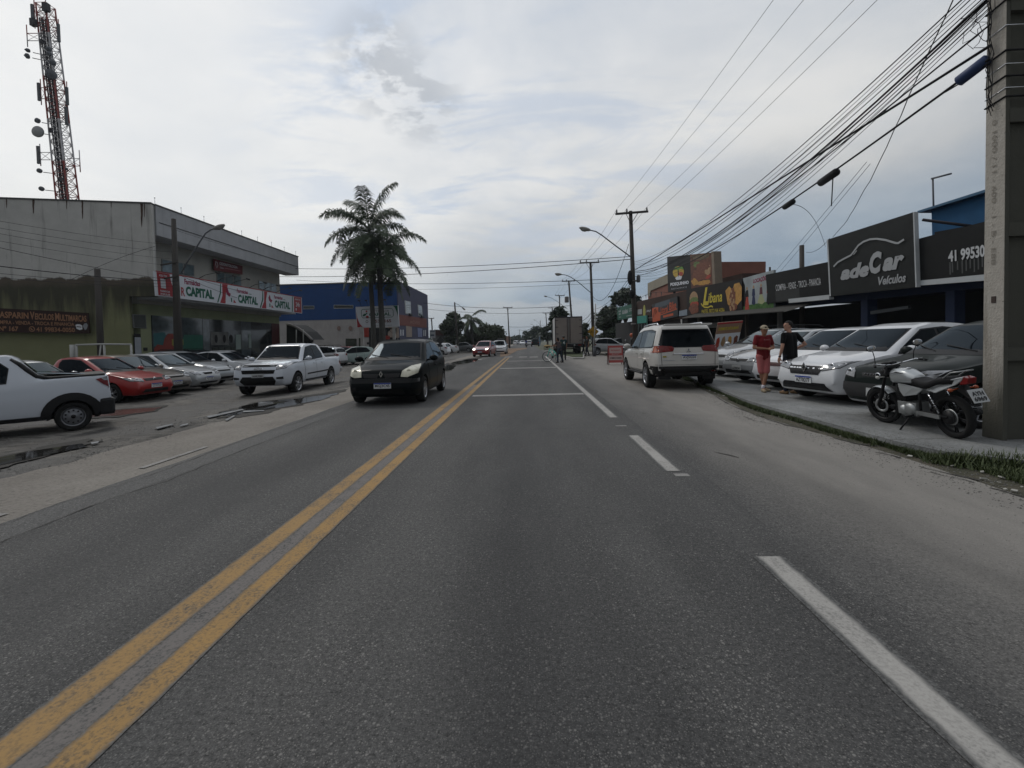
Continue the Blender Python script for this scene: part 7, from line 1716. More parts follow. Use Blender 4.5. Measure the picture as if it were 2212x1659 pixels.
vs, fs, _ = text_geo('QUIKSURF', .02); mb = MB(); cz = 1.315; mb.add([(.142+.0*b, .085-.17*a, cz+.022*b) for a, b in vs], fs); o = mb.build('shirt_print', mat('print_pink', (.42, .22, .22), .7), rt)
# man in black: back three quarters, looking left, left arm hanging, right elbow out
c_ = G(1707, 851, PV); rz_ = R(115)
J = stand(hip=(0, 0, .95), neck=(.02, 0, 1.49), head=(.05, 0, 1.645), look=(.42, .90, .02), sh_l=(.0, .215, 1.43), sh_r=(0, -.215, 1.43), el_l=(-.02, .29, 1.14), wr_l=(.06, .28, .89), el_r=(-.10, -.40, 1.19), wr_r=(.10, -.22, 1.04), kn_l=(.06, .11, .52), kn_r=(-.02, -.12, .52), an_l=(.02, .12, .085), an_r=(-.06, -.14, .085), w=.030)
bs_ = mat('shirt_black', (.004, .004, .0045), .95, bump=.3, bscale=9)
rt2, hd2, *_r = person('person', (c_.x, c_.y, PV), rz_, 'man in black T-shirt and dark trousers turned towards the man in red', J, SKIN2, bs_, mat('trousers_navy', (.010, .013, .024), .85), mat('shoe_brown', (.16, .10, .05), .7), HAIR, handcurl=(.6, .6), sleeve=.62, scale=.94)
mb = MB(); w_ = lerp(J['el_l'], J['wr_l'], .90); mb.lathe([(.030, -.016), (.034, 0), (.030, .016)], w_, 'Z', 12); mb.build('wristwatch', BLK, rt2)
# person with the bicycle
c_ = G(1208, 783.5); Yb = c_.y
J = stand(hip=(0, 0, .86), neck=(.10, 0, 1.33), head=(.15, 0, 1.47), sh_l=(.10, .17, 1.28), sh_r=(.10, -.17, 1.28), el_l=(.28, .20, 1.10), el_r=(.28, -.20, 1.10), wr_l=(.48, .16, 1.05), wr_r=(.48, -.16, 1.05), kn_l=(.06, .16, .46), kn_r=(.02, -.16, .46), an_l=(0, .20, .085), an_r=(-.08, -.2, .085), look=(1, 0, 0))
person('person', (c_.x+.05, Yb+.1, 0), R(138), 'person in brownish top and jeans straddling a turquoise bicycle', J, SKIN, mat('top_brown', (.075, .060, .062), .85), mat('jeans_dark', (.022, .032, .045), .85), BLK, HAIR, vox=.016, hairlen=.08, handcurl=(1.0, 1.0))
# man in dark green with a white mark on his back
c_ = G(1218, 777.5); J = stand(el_l=(.0, .25, 1.14), el_r=(.02, -.23, 1.12), wr_l=(.12, .26, .92), wr_r=(.05, -.22, .88), look=(.5, .5, 0))
r4, h4, *_q = person('person', (c_.x, c_.y, 0), R(95), 'man in dark green shirt and cap standing behind the cyclist', J, SKIN, mat('shirt_dark_teal', (.018, .040, .042), .85), BLK, BLK, HAIR, vox=.016, w=None) if False else person('person', (c_.x, c_.y, 0), R(95), 'man in dark green shirt and cap standing behind the cyclist', J, SKIN, mat('shirt_dark_teal', (.018, .040, .042), .85), BLK, BLK, HAIR, vox=.016)
vs, fs, _ = text_geo('4', .04); mb = MB(); mb.add([(-.135-.01, -.09+.14*(1-a) if False else .07-.14*a, 1.12+.2*b) for a, b in vs], fs); mb.build('back_print', mat('print_white', (.5, .55, .55), .7), r4)
mb = MB(); mb.tube([lerp(J['sh_l'], J['el_l'], .55), lerp(J['sh_l'], J['el_l'], .8)], .072, 10); mb.build('armband', mat('band_yellow', (.35, .40, .05), .6), r4)
mb = MB(); mb.ball(Vector(h4)+Vector((0, 0, .06)), (.108, .095, .07), 14, 8); mb.lathe([(.001, .05), (.16, .045), (.16, .055), (.001, .06)], Vector(h4), 'Z', 16); mb.build('hat', mat('hat_grey', (.12, .12, .11), .8), r4)
# walkers beyond the truck
for u, Y, m, lb, rz in ((1269, 40.5, BLK, 'person in black walking between the truck and the warning sign', 200), (1260, 47, mat('top_white', (.4, .4, .4), .8), 'person in a pale top beyond the truck rear', 30)):
    J = stand(kn_l=(.14, .10, .50), an_l=(.20, .10, .10), kn_r=(-.04, -.10, .50), an_r=(-.22, -.10, .12)); person('person', (gx(u, Y), Y, 0), R(rz), lb, J, SKIN, m, mat('trousers_navy', (.010, .013, .024), .85), BLK, HAIR, vox=.022, cat='person')
J = stand(); p_ = (gx(1366, 30), 30, 0); rr = person('person', p_, R(180), 'person in orange helmet seen over the off-roader door mirror', J, SKIN, BLK, BLK, BLK, None, vox=.022); mb = MB(); mb.ball(rr[1]+Vector((0, 0, .02)), (.13, .12, .13), 14, 10); mb.build('helmet', mat('helmet_orange', (.40, .10, .05), .4), rr[0])

# ------------------------------------------------------------------ bicycle
def bicycle(loc, rz):
    b = empty('bicycle', loc, rz, 'turquoise bicycle with a front basket, wheel turned to the camera', 'bicycle'); r = .33
    TQ = paint('bike_turquoise', (.03, .52, .43)); 
    def wheel(x, nm, rot):
        mb = MB(); n = 28
        mb.lathe([(r, -.016), (r+.012, 0), (r, .016), (r-.018, 0)], (0, 0, 0), 'Y', n, closed=True); w = mb.build(nm, RUB, b); w.location = (x, 0, r+.01); w.rotation_euler = (0, 0, rot)
        s = MB(); s.lathe([(r-.022, -.01), (r-.016, 0), (r-.022, .01), (r-.034, 0)], (0, 0, 0), 'Y', n, closed=True)
        for i in range(14):
            a = 2*math.pi*i/14; s.tube([(math.cos(a)*.02, (.02 if i % 2 else -.02), math.sin(a)*.02), (math.cos(a)*(r-.02), 0, math.sin(a)*(r-.02))], .0025, 4)
        s.build('rim', CHR, w)
    wheel(.54, 'wheel', R(55)); wheel(-.52, 'wheel', 0)
    mb = MB(); mb.tube([(.34, 0, .80), (.02, 0, .34), (-.12, 0, .74)], .026, 8); mb.tube([(.34, 0, .86), (-.10, 0, .70)], .02, 8); mb.tube([(-.52, .05, .34), (-.10, .03, .70)], .011, 6); mb.tube([(-.52, -.05, .34), (-.10, -.03, .70)], .011, 6); mb.tube([(-.52, .05, .34), (0, .03, .32)], .013, 6); mb.build('frame', TQ, b)
    mb = MB(); mb.tube([(.34, 0, .92), (.42, .0, .60), (.54, .04, .34)], .016, 6); mb.tube([(.42, .0, .60), (.54, -.04, .34)], .016, 6); mb.build('fork', TQ, b)
    mb = MB(); mb.tube([(.22, .26, 1.02), (.32, .16, 1.04), (.34, 0, .98), (.32, -.16, 1.04), (.22, -.26, 1.02)], .013, 6); mb.tube([(.34, 0, .9), (.34, 0, .98)], .015, 6); mb.build('handlebar', BLK, b)
    mb = MB(); mb.ball((-.16, 0, .86), (.13, .08, .04), 12, 8); mb.tube([(-.12, 0, .74), (-.14, 0, .84)], .013, 6); mb.build('saddle', BLK, b)
    mb = MB()
    for z in (.80, .90, 1.0): mb.tube([(.42, .15, z), (.70, .15, z), (.70, -.15, z), (.42, -.15, z), (.42, .15, z)], .008, 5)
    for i in range(5): x = .42+.07*i; mb.tube([(x, .15, 1.0), (x, .15, .78), (x, -.15, .78), (x, -.15, 1.0)], .006, 4)
    mb.build('basket', BLK, b)
    mb = MB(); mb.lathe([(.09, -.006), (.09, .006)], (0, .05, .32), 'Y', 16); mb.tube([(0, .06, .32), (.1, .06, .2)], .01, 5); mb.box((.12, .10, .19), (.09, .08, .02)); mb.tube([(0, -.06, .32), (-.1, -.06, .44)], .01, 5); mb.box((-.12, -.10, .45), (.09, .08, .02)); mb.build('crankset', BLK, b)
    return b
pb = G(1192, 782); bicycle((pb.x+.1, pb.y+.1, 0), R(132))
mb = MB(); q_ = Vector((pb.x+.1, pb.y+.1, 0))+Vector((math.cos(R(132)), math.sin(R(132)), 0))*.52; mb.ball(q_+Vector((0, 0, 1.03)), (.24, .15, .09), 12, 8); o = mb.build('parcel', mat('parcel_tan', (.36, .26, .12), .8, bump=.5, bscale=12)); tag(o, 'tan parcel lying in the bicycle basket', 'parcel')

# ------------------------------------------------------------------ motorcycle on the pavement
def motorcycle(loc, rz, scale, label):
    b = empty('motorcycle', loc, rz, label, 'motorcycle'); b.scale = (scale,)*3
    SLV = paint('moto_silver', (.42, .44, .45), .45); BLM = mat('engine_black', (.012, .012, .013), .45); ALU = mat('engine_aluminium', (.34, .35, .35), .38, .75, var=.2); SEAT = mat('seat_black', (.010, .010, .011), .7)
    WB = .645; rf, rr = .30, .305
    def wheel(x, r, w, rot=0, lean=0):
        mb = MB(); mb.lathe([(r-.075, -w/2+.01), (r-.03, -w/2), (r-.008, -w/2+.02), (r, 0), (r-.008, w/2-.02), (r-.03, w/2), (r-.075, w/2-.01)], (0, 0, 0), 'Y', 32, closed=True); t = mb.build('tyre', RUB, b); t.location = (x, 0, r); t.rotation_euler = (0, .4, rot)
        s = MB(); s.lathe([(r-.078, -.035), (r-.068, -.04), (r-.068, .04), (r-.078, .035), (r-.095, .0)], (0, 0, 0), 'Y', 32, closed=True); s.lathe([(.001, -.055), (.05, -.05), (.05, .05), (.001, .055)], (0, 0, 0), 'Y', 16)
        for i in range(5):
            a = 2*math.pi*i/5
            for d_ in (-.09, .09): s.tube([(math.cos(a)*.04, 0, math.sin(a)*.04), (math.cos(a+d_)*(r-.085), 0, math.sin(a+d_)*(r-.085))], [.014, .010], 6)
        s.build('rim', BLM, t)
        d = MB(); d.lathe([(.075, .045), (.115, .045), (.115, .050), (.075, .050)], (0, 0, 0), 'Y', 24, closed=True); d.build('brake_disc', ALU, t)
    steer = R(12)
    wheel(WB, rf, .085, steer); wheel(-WB, rr, .11)
    def P(name, mb, m, **k): return mb.build(name, m, b, **k)
    mb = MB()
    for s in (.085, -.085): mb.tube([(.36, s, .98), (.47, s, .70), (.56, s, .48), (WB, s, rf)], [.021, .021, .028, .026], 10)
    P('fork', mb, BLM)
    mb = MB(); mb.box((.375, 0, .95), (.07, .22, .03), 0, 0, .4); mb.box((.41, 0, .84), (.07, .22, .03), 0, 0, .4); P('fork_clamp', mb, BLM)
    mb = MB(); n = 14; ring = []
    for i in range(n): a = R(20+115*i/(n-1)); ring.append((a, .075))
    vs = []; 
    for a, w in ring:
        for j in range(7):
            t = (j-3)/3; rr_ = rf+.035-.025*t*t; vs.append((WB+math.cos(a)*rr_, t*w, rf+math.sin(a)*rr_))
    mb.add(vs, [(i*7+j, i*7+j+1, (i+1)*7+j+1, (i+1)*7+j) for i in range(n-1) for j in range(6)], True); P('front_fender', mb, SLV)
    # headlight and dash
    mb = MB(); mb.lathe([(.001, -.10), (.06, -.09), (.085, -.03), (.09, .02), (.001, .02)], (.50, 0, .86), 'X', 18); P('headlight_shell', mb, BLM); mb = MB(); mb.lathe([(.083, .021), (.06, .035), (.001, .04)], (.50, 0, .86), 'X', 18); P('headlight', mb, LAMP)
    mb = MB(); mb.lathe([(.05, 0), (.055, .05), (.001, .055)], (.43, .06, .98), 'Z', 14); mb.lathe([(.05, 0), (.055, .05), (.001, .055)], (.43, -.06, .98), 'Z', 14); P('gauge', mb, BLM)
    mb = MB(); mb.tube([(.20, .38, 1.02), (.30, .33, 1.04), (.36, .15, 1.0), (.37, 0, .98), (.36, -.15, 1.0), (.30, -.33, 1.04), (.20, -.38, 1.02)], .012, 8); P('handlebar', mb, CHR)
    for s in (1, -1): mb = MB(); mb.tube([(.18, s*.40, 1.015), (.27, s*.345, 1.035)], .018, 8); P('grip', mb, BLM); mb = MB(); mb.tube([(.33, s*.30, 1.03), (.28, s*.42, 1.045)], .007, 5); P('lever', mb, ALU)
    for s in (1, -1):
        mb = MB(); mb.tube([(.31, s*.30, 1.04), (.30, s*.31, 1.16), (.28, s*.34, 1.25)], .007, 6); st_ = P('mirror_stem', mb, BLM); mb = MB(); mb.ball((.275, s*.36, 1.30), (.018, .082, .052), 16, 10); mr = P('mirror', mb, BLM); mb = MB(); mb.ball((.264, s*.36, 1.30), (.010, .074, .045), 16, 10); mb.build('mirror_glass', mat('mirror_glass', (.55, .57, .6), .05, .95), mr)
        mb = MB(); mb.tube([(.42, s*.10, .80), (.44, s*.16, .80)], .008, 5); mb.ball((.45, s*.19, .80), (.035, .03, .025), 10, 8); P('indicator', mb, mat('indicator_clear', (.45, .45, .42), .25))
    # tank
    prof = [(.30, .0), (.32, .06), (.28, .105), (.16, .135), (.02, .13), (-.10, .095), (-.14, .04), (-.145, .0)]
    vs = []; N = 14; M_ = 12
    for i in range(N+1):
        t = i/N; x = .33-.50*t; w = .135*math.sin(math.pi*min(1, .16+t*.72))**.55; top = .875+.075*math.sin(math.pi*min(1, .22+t*.70)) - .10*max(0, t-.62); bot = .70+.02*t
        for j in range(M_):
            a = 2*math.pi*j/M_; cy = math.copysign(abs(math.cos(a))**.75, math.cos(a)); sz = math.copysign(abs(math.sin(a))**.8, math.sin(a)); vs.append((x, w*cy, (top+bot)/2+(top-bot)/2*sz))
    mb = MB(); mb.add(vs, [(i*M_+j, i*M_+(j+1) % M_, (i+1)*M_+(j+1) % M_, (i+1)*M_+j) for i in range(N) for j in range(M_)]+[tuple(range(M_)), tuple(N*M_+j for j in range(M_))[::-1]], True); tk = P('fuel_tank', mb, SLV)
    for s in (1, -1):
        mb = MB(); mb.tube([(.24, s*.128, .87), (.12, s*.142, .90), (-.02, s*.138, .885)], [.004, .010, .003], 6); mb.build('tank_stripe', BLM, tk)
    mb = MB(); mb.lathe([(.035, 0), (.035, .012), (.001, .014)], (.05, 0, .945), 'Z', 14); mb.build('filler_cap', CHR, tk)
    # side covers, seat, tail
    for s in (1, -1):
        mb = MB(); mb.prism([(.16, s*.11, .72), (.02, s*.14, .72), (-.16, s*.135, .70), (-.33, s*.12, .68), (-.20, s*.13, .58), (.04, s*.135, .53), (.12, s*.12, .60)], (0, -s*.03, 0)); P('side_cover', mb, SLV, bevel=.012)
        mb = MB(); mb.prism([(-.33, s*.10, .66), (-.52, s*.12, .64), (-.82, s*.09, .78), (-.90, s*.07, .84), (-.93, s*.06, .90), (-.70, s*.10, .84), (-.50, s*.115, .78)], (0, -s*.03, 0)); P('tail_panel', mb, SLV, bevel=.012)
    mb = MB(); vs = []; prof = [(-.10, .82, .10), (-.16, .83, .12), (-.30, .795, .14), (-.42, .80, .14), (-.55, .86, .12), (-.74, .89, .10), (-.80, .87, .07)]
    for x, z, w in prof: vs += [(x, w, z-.10), (x, w, z-.02), (x, w*.6, z), (x, -w*.6, z), (x, -w, z-.02), (x, -w, z-.10)]
    mb.add(vs, [(i*6+j, i*6+(j+1) % 6, (i+1)*6+(j+1) % 6, (i+1)*6+j) for i in range(6) for j in range(6)]+[(0, 1, 2, 3, 4, 5), tuple(range(36, 42))[::-1]], True); P('seat', mb, SEAT)
    mb = MB(); mb.tube([(-.66, .10, .86), (-.80, .11, .95), (-.92, .08, .97), (-.92, -.08, .97), (-.80, -.11, .95), (-.66, -.10, .86)], .011, 6); P('grab_rail', mb, ALU)
    mb = MB(); mb.prism([(-.90, .06, .90), (-.98, .055, .88), (-.97, .06, .80), (-.86, .07, .78)], (0, -.12, 0)); P('tail_light', mb, TAIL, bevel=.01)
    mb = MB(); mb.prism([(-.84, .05, .78), (-.98, .05, .62), (-1.02, .05, .50), (-.96, .05, .60), (-.80, .05, .70)], (0, -.10, 0)); P('rear_mudguard', mb, BLM)
    for s in (1, -1): mb = MB(); mb.ball((-.83, s*.17, .72), (.035, .03, .026), 10, 8); mb.tube([(-.83, s*.06, .73), (-.83, s*.15, .72)], .009, 5); P('indicator', mb, AMBER)
    q = Quad((-1.00, .10, .73), (-1.00, -.10, .73), (-1.09, -.10, .565), (-1.09, .10, .565)); q.n = Vector((-.87, 0, .48)); po = q.slab('licence_plate', PLATEG, .006, b); q.text('AYH', (.12, .18, .88, .50), INK, po, bold=.03); q.text('6969', (.10, .58, .90, .90), INK, po, bold=.03)
    # frame, engine, exhaust, swing arm
    mb = MB(); mb.tube([(.33, 0, .80), (.28, 0, .52), (.20, 0, .30)], .022, 8); mb.tube([(.33, 0, .82), (.0, 0, .70), (-.30, 0, .66), (-.75, .0, .76)], .022, 8); mb.tube([(-.22, .09, .66), (-.20, .09, .32)], .018, 8); mb.tube([(-.22, -.09, .66), (-.20, -.09, .32)], .018, 8); P('frame', mb, BLM)
    mb = MB(); mb.box((.04, 0, .34), (.36, .20, .20)); mb.ball((-.04, .10, .34), (.11, .06, .10), 16, 10); mb.ball((.10, .09, .31), (.085, .06, .085), 16, 10); mb.ball((-.04, -.10, .34), (.11, .06, .10), 16, 10); P('engine', mb, ALU, bevel=.01)
    mb = MB(); mb.box((.14, 0, .52), (.13, .14, .22), 0, 0, .25)
    for i in range(7): mb.box((.15-.0*i, 0, .44+.028*i), (.17, .18, .010), 0, 0, .25)
    P('cylinder', mb, BLM)
    mb = MB(); mb.tube([(-.18, .09, .32), (-.64, .09, .305)], [.028, .022], 8); mb.tube([(-.18, -.09, .32), (-.64, -.09, .305)], [.028, .022], 8); P('swing_arm', mb, BLM)
    for s in (1, -1):
        mb = MB(); mb.tube([(-.42, s*.13, .62), (-.56, s*.13, .36)], .012, 8); sh = P('shock', mb, CHR); mb = MB()
        pts = [(-.44-.10*i/40+math.cos(i*.9)*.0+.026*math.cos(i*.9)*.9, s*.13+.026*math.sin(i*.9), .60-.20*i/40) for i in range(41)]; mb.tube(pts, .006, 5); mb.build('spring', BLM, sh)
    mb = MB(); mb.box((-.36, .125, .305), (.40, .02, .055), 0, 0, -.02); P('chain_guard', mb, ALU); mb = MB(); mb.lathe([(.10, -.006), (.10, .006), (.001, .008)], (-WB, .08, rr), 'Y', 24); P('sprocket', mb, BLM)
    mb = MB(); mb.tube([(.18, -.06, .48), (.26, -.10, .30), (.10, -.14, .20), (-.30, -.15, .26), (-.85, -.17, .38)], [.02, .02, .022, .04, .045], 10); P('exhaust', mb, BLM)
    mb = MB(); mb.tube([(-.10, .12, .26), (-.10, .24, .25)], .012, 6); mb.tube([(-.28, .12, .28), (-.12, .14, .22)], .008, 6); mb.box((-.10, .22, .26), (.05, .11, .02)); P('foot_peg', mb, BLM)
    mb = MB(); mb.tube([(-.02, .12, .22), (.02, .26, .03)], .013, 6); mb.box((.03, .28, .012), (.09, .05, .014)); P('kickstand', mb, BLM)
    for k in range(3): mb = MB(); mb.tube([(.30, .12*(k-1), 1.02), (.46, .08*(k-1)+.02, .94), (.38, .05*(k-1), .78)], .005, 5); P('control_cable', mb, BLM)
    return b
pf, pr_ = Vector((gx(1908, 7.4, PV), 7.4, PV)), Vector((gx(2076, 6.12, PV), 6.12, PV))
sc_ = (pf-pr_).length/1.29; md_ = (pf+pr_)/2; ang = math.atan2((pf-pr_).y, (pf-pr_).x)
mt = motorcycle(md_, ang, max(.885, min(.9, sc_)), 'silver and black motorcycle on its side stand beside the concrete pole'); mt.rotation_euler = (R(-7), 0, ang)
m2 = motorcycle((gx(1137, 98), 98, 0), R(92), 1.0, 'tiny motorcycle ridden away far down the road')
J = stand(hip=(-.25, 0, .82), neck=(-.1, 0, 1.35), head=(-.05, 0, 1.5), sh_l=(-.1, .2, 1.3), sh_r=(-.1, -.2, 1.3), el_l=(.05, .3, 1.15), el_r=(.05, -.3, 1.15), wr_l=(.25, .33, 1.05), wr_r=(.25, -.33, 1.05), kn_l=(.12, .18, .62), kn_r=(.12, -.18, .62), an_l=(-.08, .2, .3), an_r=(-.08, -.2, .3))
rr = person('person', (gx(1137, 98), 98, 0), R(92), 'rider in blue on the tiny distant motorcycle', J, SKIN, mat('top_blue', (.02, .03, .14), .8), BLK, BLK, None, vox=.03); mb = MB(); mb.ball(rr[1], .14, 12, 8); mb.build('helmet', BLKG, rr[0])
m3 = motorcycle((gx(1350, 31), 31, 0), R(20), 1.0, 'dark motorcycle parked behind the sandwich board')

# ------------------------------------------------------------------ box truck
def truck(loc, rz):
    b = empty('box_truck', loc, rz, 'tall grey-brown box truck stopped with closed rear doors', 'truck'); GB = mat('box_taupe', (.23, .20, .18), .6, var=.12, vscale=2); W_ = 1.2
    mb = MB(); mb.box((3.0, 0, 2.25), (6.0, 2*W_, 2.4)); P = lambda n, m_, mm, **k: m_.build(n, mm, b, **k); P('box_body', mb, mat('box_white_side', (.42, .42, .41), .5, var=.1), bevel=.02)
    for s in (1, -1): mb = MB(); mb.box((-.022, s*.585, 2.25), (.04, 1.13, 2.28)); d = P('rear_door', mb, GB, bevel=.01); mb = MB(); mb.tube([(-.06, s*.13, 1.1), (-.06, s*.13, 3.4)], .022, 6); mb.tube([(-.06, s*.04, 1.1), (-.06, s*.04, 3.4)], .012, 6); mb.build('lock_rod', TD, d); mb = MB(); [mb.box((-.05, s*1.05, z), (.03, .25, .05)) for z in (1.35, 1.95, 2.55, 3.15)]; mb.build('hinges', TD, d)
    mb = MB(); mb.box((-.01, 0, 3.42), (.10, 2.42, .10)); mb.box((-.01, 1.19, 2.25), (.09, .06, 2.4)); mb.box((-.01, -1.19, 2.25), (.09, .06, 2.4)); P('door_frame', mb, TD)
    mb = MB(); mb.box((2.8, 0, .86), (6.2, .8, .24)); mb.box((-.05, 0, .93), (.12, 2.3, .26)); mb.box((-.05, 0, .62), (.10, 2.0, .10)); mb.box((-.02, .7, .76), (.06, .06, .3)); mb.box((-.02, -.7, .76), (.06, .06, .3)); P('chassis', mb, BLK)
    for x in (1.3, 6.6):
        for s in (1, -1):
            mb = MB(); w = .5 if x < 2 else .28; mb.lathe([(.25, -w/2), (.42, -w/2), (.45, -w/2+.03), (.45, w/2-.03), (.42, w/2), (.25, w/2)], (x, s*(1.0 if x > 2 else .88), .45), 'Y', 24, closed=True); o = P('wheel', mb, RUB); mb = MB(); mb.lathe([(.25, -.1), (.05, -.08), (.001, -.08)], (x, s*(1.0 if x > 2 else .88), .45), 'Y', 16); mb.build('rim', RIMD, o)
    mb = MB(); mb.box((7.0, 0, 1.55), (1.8, 2.1, 1.9)); P('cab', mb, mat('cab_white', (.40, .41, .42), .4), bevel=.12)
    for s in (1, -1): mb = MB(); mb.box((6.9, s*1.32, 1.9), (.08, .16, .42)); mb.tube([(6.9, s*1.0, 2.0), (6.9, s*1.3, 2.0)], .02, 6); P('mirror', mb, BLK)
    for s in (1, -1): mb = MB(); mb.box((-.12, s*.95, .93), (.02, .28, .10)); P('tail_light', mb, TAIL)
    mb = MB(); mb.box((-.125, -.35, .93), (.01, .4, .12)); P('licence_plate', mb, PLATEG)
truck((gx(1229.5, 43), 43, 0), R(89))
mb = MB(); mb.ball((gx(1232, 42, .9)+.1, 42.6, 1.0), (.9, .25, .22), 14, 8)
# ------------------------------------------------------------------ poles and cables
WOOD = node_mat('pole_dark'); WOOD.col(WOOD.mix(WOOD.noise(6, 5, .6, (1, 1, .1)), (.028, .024, .021), (.075, .066, .058))); WOOD.rough(.85); WOOD = WOOD.m
def pole_mat():
    k = node_mat('pole_weathered'); o = k.xyz(); st = k.noise(5, 6, .65, (1, 1, .12)); n = k.noise(9, 7, .7)
    c = k.mix(n, (.27, .25, .22), (.46, .43, .385)); c = k.mix(k.ma('MULTIPLY', k.ramp(st, [(.52, 0), (.66, 1)]), .6), c, (.13, .11, .08))
    g = k.ramp(k.ma('SUBTRACT', 1.25, k.ma('ADD', o[2], k.ma('MULTIPLY', k.ma('SUBTRACT', st, .5), 2.2))), [(.15, 0), (.85, 1)])
    c = k.mix(k.ma('MULTIPLY', g, .85), c, (.035, .037, .026)); c = k.mix(k.ma('MULTIPLY', k.ramp(k.noise(30, 3), [(.66, 0), (.72, 1)]), .6), c, (.10, .09, .075))
    k.col(c); k.rough(.9); k.bump(k.ma('ADD', n, k.noise(40, 4)), .5, .015); return k.m
PCON = pole_mat(); CAB = mat('cable_black', (.014, .014, .016), .7); CER = mat('insulator_grey', (.16, .15, .15), .4)
# great concrete pole at the right edge
x0, y0 = gx(2166, 6.0, PV), 6.0; Wp, Dp, Hp = .42, .27, 10.5
cp = empty('concrete_pole', (x0, y0, PV), 0, 'massive weathered concrete utility pole at the right picture edge', 'pole')
mb = MB(); tp2 = .80
def ring_(z, t): # H section
    w, d = Wp*t, Dp*t; ox = (Wp-w)*.25; f = .055*t; r_ = .065*t
    P = [(0, 0), (f, 0), (f+.015, r_), (w-f-.015, r_), (w-f, 0), (w, 0), (w, d), (w-f, d), (w-f-.015, d-r_), (f+.015, d-r_), (f, d), (0, d)]
    return [(ox+a, (Dp-d)/2+b, z) for a, b in P]
zs = [0, .9, 1.0, 2.25, 2.35, 3.6, 3.7, 5.0, 5.1, Hp]
vs = []; 
for z in zs: vs += ring_(z, 1-(1-tp2)*z/Hp)
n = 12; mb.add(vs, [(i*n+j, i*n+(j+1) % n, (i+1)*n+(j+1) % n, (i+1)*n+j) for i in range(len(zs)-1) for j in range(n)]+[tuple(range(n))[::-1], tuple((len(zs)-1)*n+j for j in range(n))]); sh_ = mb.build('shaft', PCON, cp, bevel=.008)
sh_.data.materials.append(wallmat('pole_moss_shade', (.075, .074, .060), None, 0, 0, .7, (.022, .024, .016)))  # moss and shade both put into this colour, for camera-side and recess faces
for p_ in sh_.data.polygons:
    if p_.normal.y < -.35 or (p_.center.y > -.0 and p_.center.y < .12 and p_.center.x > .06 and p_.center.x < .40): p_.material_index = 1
for z in (1.05, 2.55, 3.9, 5.2): mb = MB(); t = 1-(1-tp2)*z/Hp; mb.box((Wp*t*.5+.01, .045, z), (Wp*t-.10, .07, .16)); mb.build('web_rib', MATS['pole_moss_shade'], cp)
q = Quad((-.004, .20, 3.95), (-.004, .09, 3.95), (-.004, .09, 2.6), (-.004, .20, 2.6)); q.n = Vector((-1, 0, 0))
vs, fs, _ = text_geo('0 1000 / 11 - 600 - 1 - B - E88', .0); mb = MB(); mb.add([(-.003+.0*a, .165-.055*b+.0, 3.9-1.75*a) for a, b in vs], fs); mb.build('stamped_number', mat('stamp_dark', (.24, .22, .19), .9), cp)
mb = MB(); mb.box((.002, .13, 1.72), (.012, .055, .08)); mb.build('tag_hole', mat('hole_brown', (.06, .045, .04), .9), cp)
for z, k_ in ((4.12, 0), (4.22, 1), (4.36, 0), (4.50, 1), (4.66, 0), (4.95, 1), (5.25, 0)):
    mb = MB(); t = 1-(1-tp2)*z/Hp; w, d = Wp*t, Dp*t; ox = (Wp-w)*.25-.006; oy = (Dp-d)/2-.006
    mb.tube([(ox, oy, z), (ox+w+.012, oy, z+.0), (ox+w+.012, oy+d+.012, z), (ox, oy+d+.012, z-.03), (ox, oy, z)], .006 if k_ else .011, 6); mb.build('strap', CHR if k_ else CAB, cp)
for k_ in range(5): mb = MB(); rnd = random.Random(k_); pts = [(-.03-.03*rnd.random(), .10+.1*rnd.random(), 5.4-1.4*i/8+rnd.uniform(-.05, .05)) for i in range(9)]; mb.tube(pts, .004, 5); mb.build('loose_wire', CAB, cp)
# utility poles
PIN = []
def util(ub, ut, vt, Y, label, arm=None, lamp=None, z0=0.0, r=(.16, .10), ext=None, ins=3, name='utility_pole', extra=None):
    base = Vector((gx(ub, Y, z0), Y, z0)); top = DY(ut, vt, Y)
    p = empty(name, base, 0, label, 'utility pole', None)
    mb = MB(); mb.tube([Vector(), (top-base)*.5, top-base], [r[0], (r[0]+r[1])/2, r[1]], 10); mb.build('shaft', WOOD, p)
    if arm:
        (ul, vl), (ur, vr) = arm; a, b = DY(ul, vl, Y)-base, DY(ur, vr, Y)-base; c = (a+b)/2; e = Vector((0, -.12, 0))
        mb = MB(); d = (b-a); mb.box(c+e, (d.length, .09, .11), 0, 0, -math.atan2(d.z, d.x)); ao = mb.build('crossarm', WOOD, p)
        mb = MB(); t0 = top-base; mb.tube([a.lerp(b, .32)+e, t0+Vector((0, -.1, -.75))], .018, 5); mb.tube([a.lerp(b, .70)+e, t0+Vector((0, -.1, -.75))], .018, 5); mb.build('arm_brace', WOOD, p)
        for f in ((.04, .35, .96) if ins == 3 else (.05, .95)):
            q = a.lerp(b, f)+e; mb = MB(); mb.tube([q, q+Vector((0, 0, .10))], .015, 5); mb.lathe([(.05, .08), (.055, .12), (.035, .15), (.05, .18), (.03, .24), (.001, .26)], q, 'Z', 8); mb.build('insulator', CER, ao); PIN.append((label, base+q+Vector((0, 0, .25))))
    if lamp:
        pts = [DY(u, v, Y-.2)-base for u, v in lamp]; mb = MB(); mb.tube(pts, .035, 6); lo = mb.build('lamp_arm', TB, p); d = (pts[-1]-pts[-2]).normalized(); rotm = d.to_track_quat('X', 'Z').to_matrix()
        mb = MB(); mb.ball(pts[-1]+d*.28, (.34, .15, .11), 14, 8, rotm); mb.ball(pts[-1]+d*.34-Vector((0, 0, .06)), (.20, .12, .10), 12, 8, rotm); mb.build('lamp_head', mat('lamp_head_grey', (.26, .25, .23), .45), lo)
    return p, base, top-base
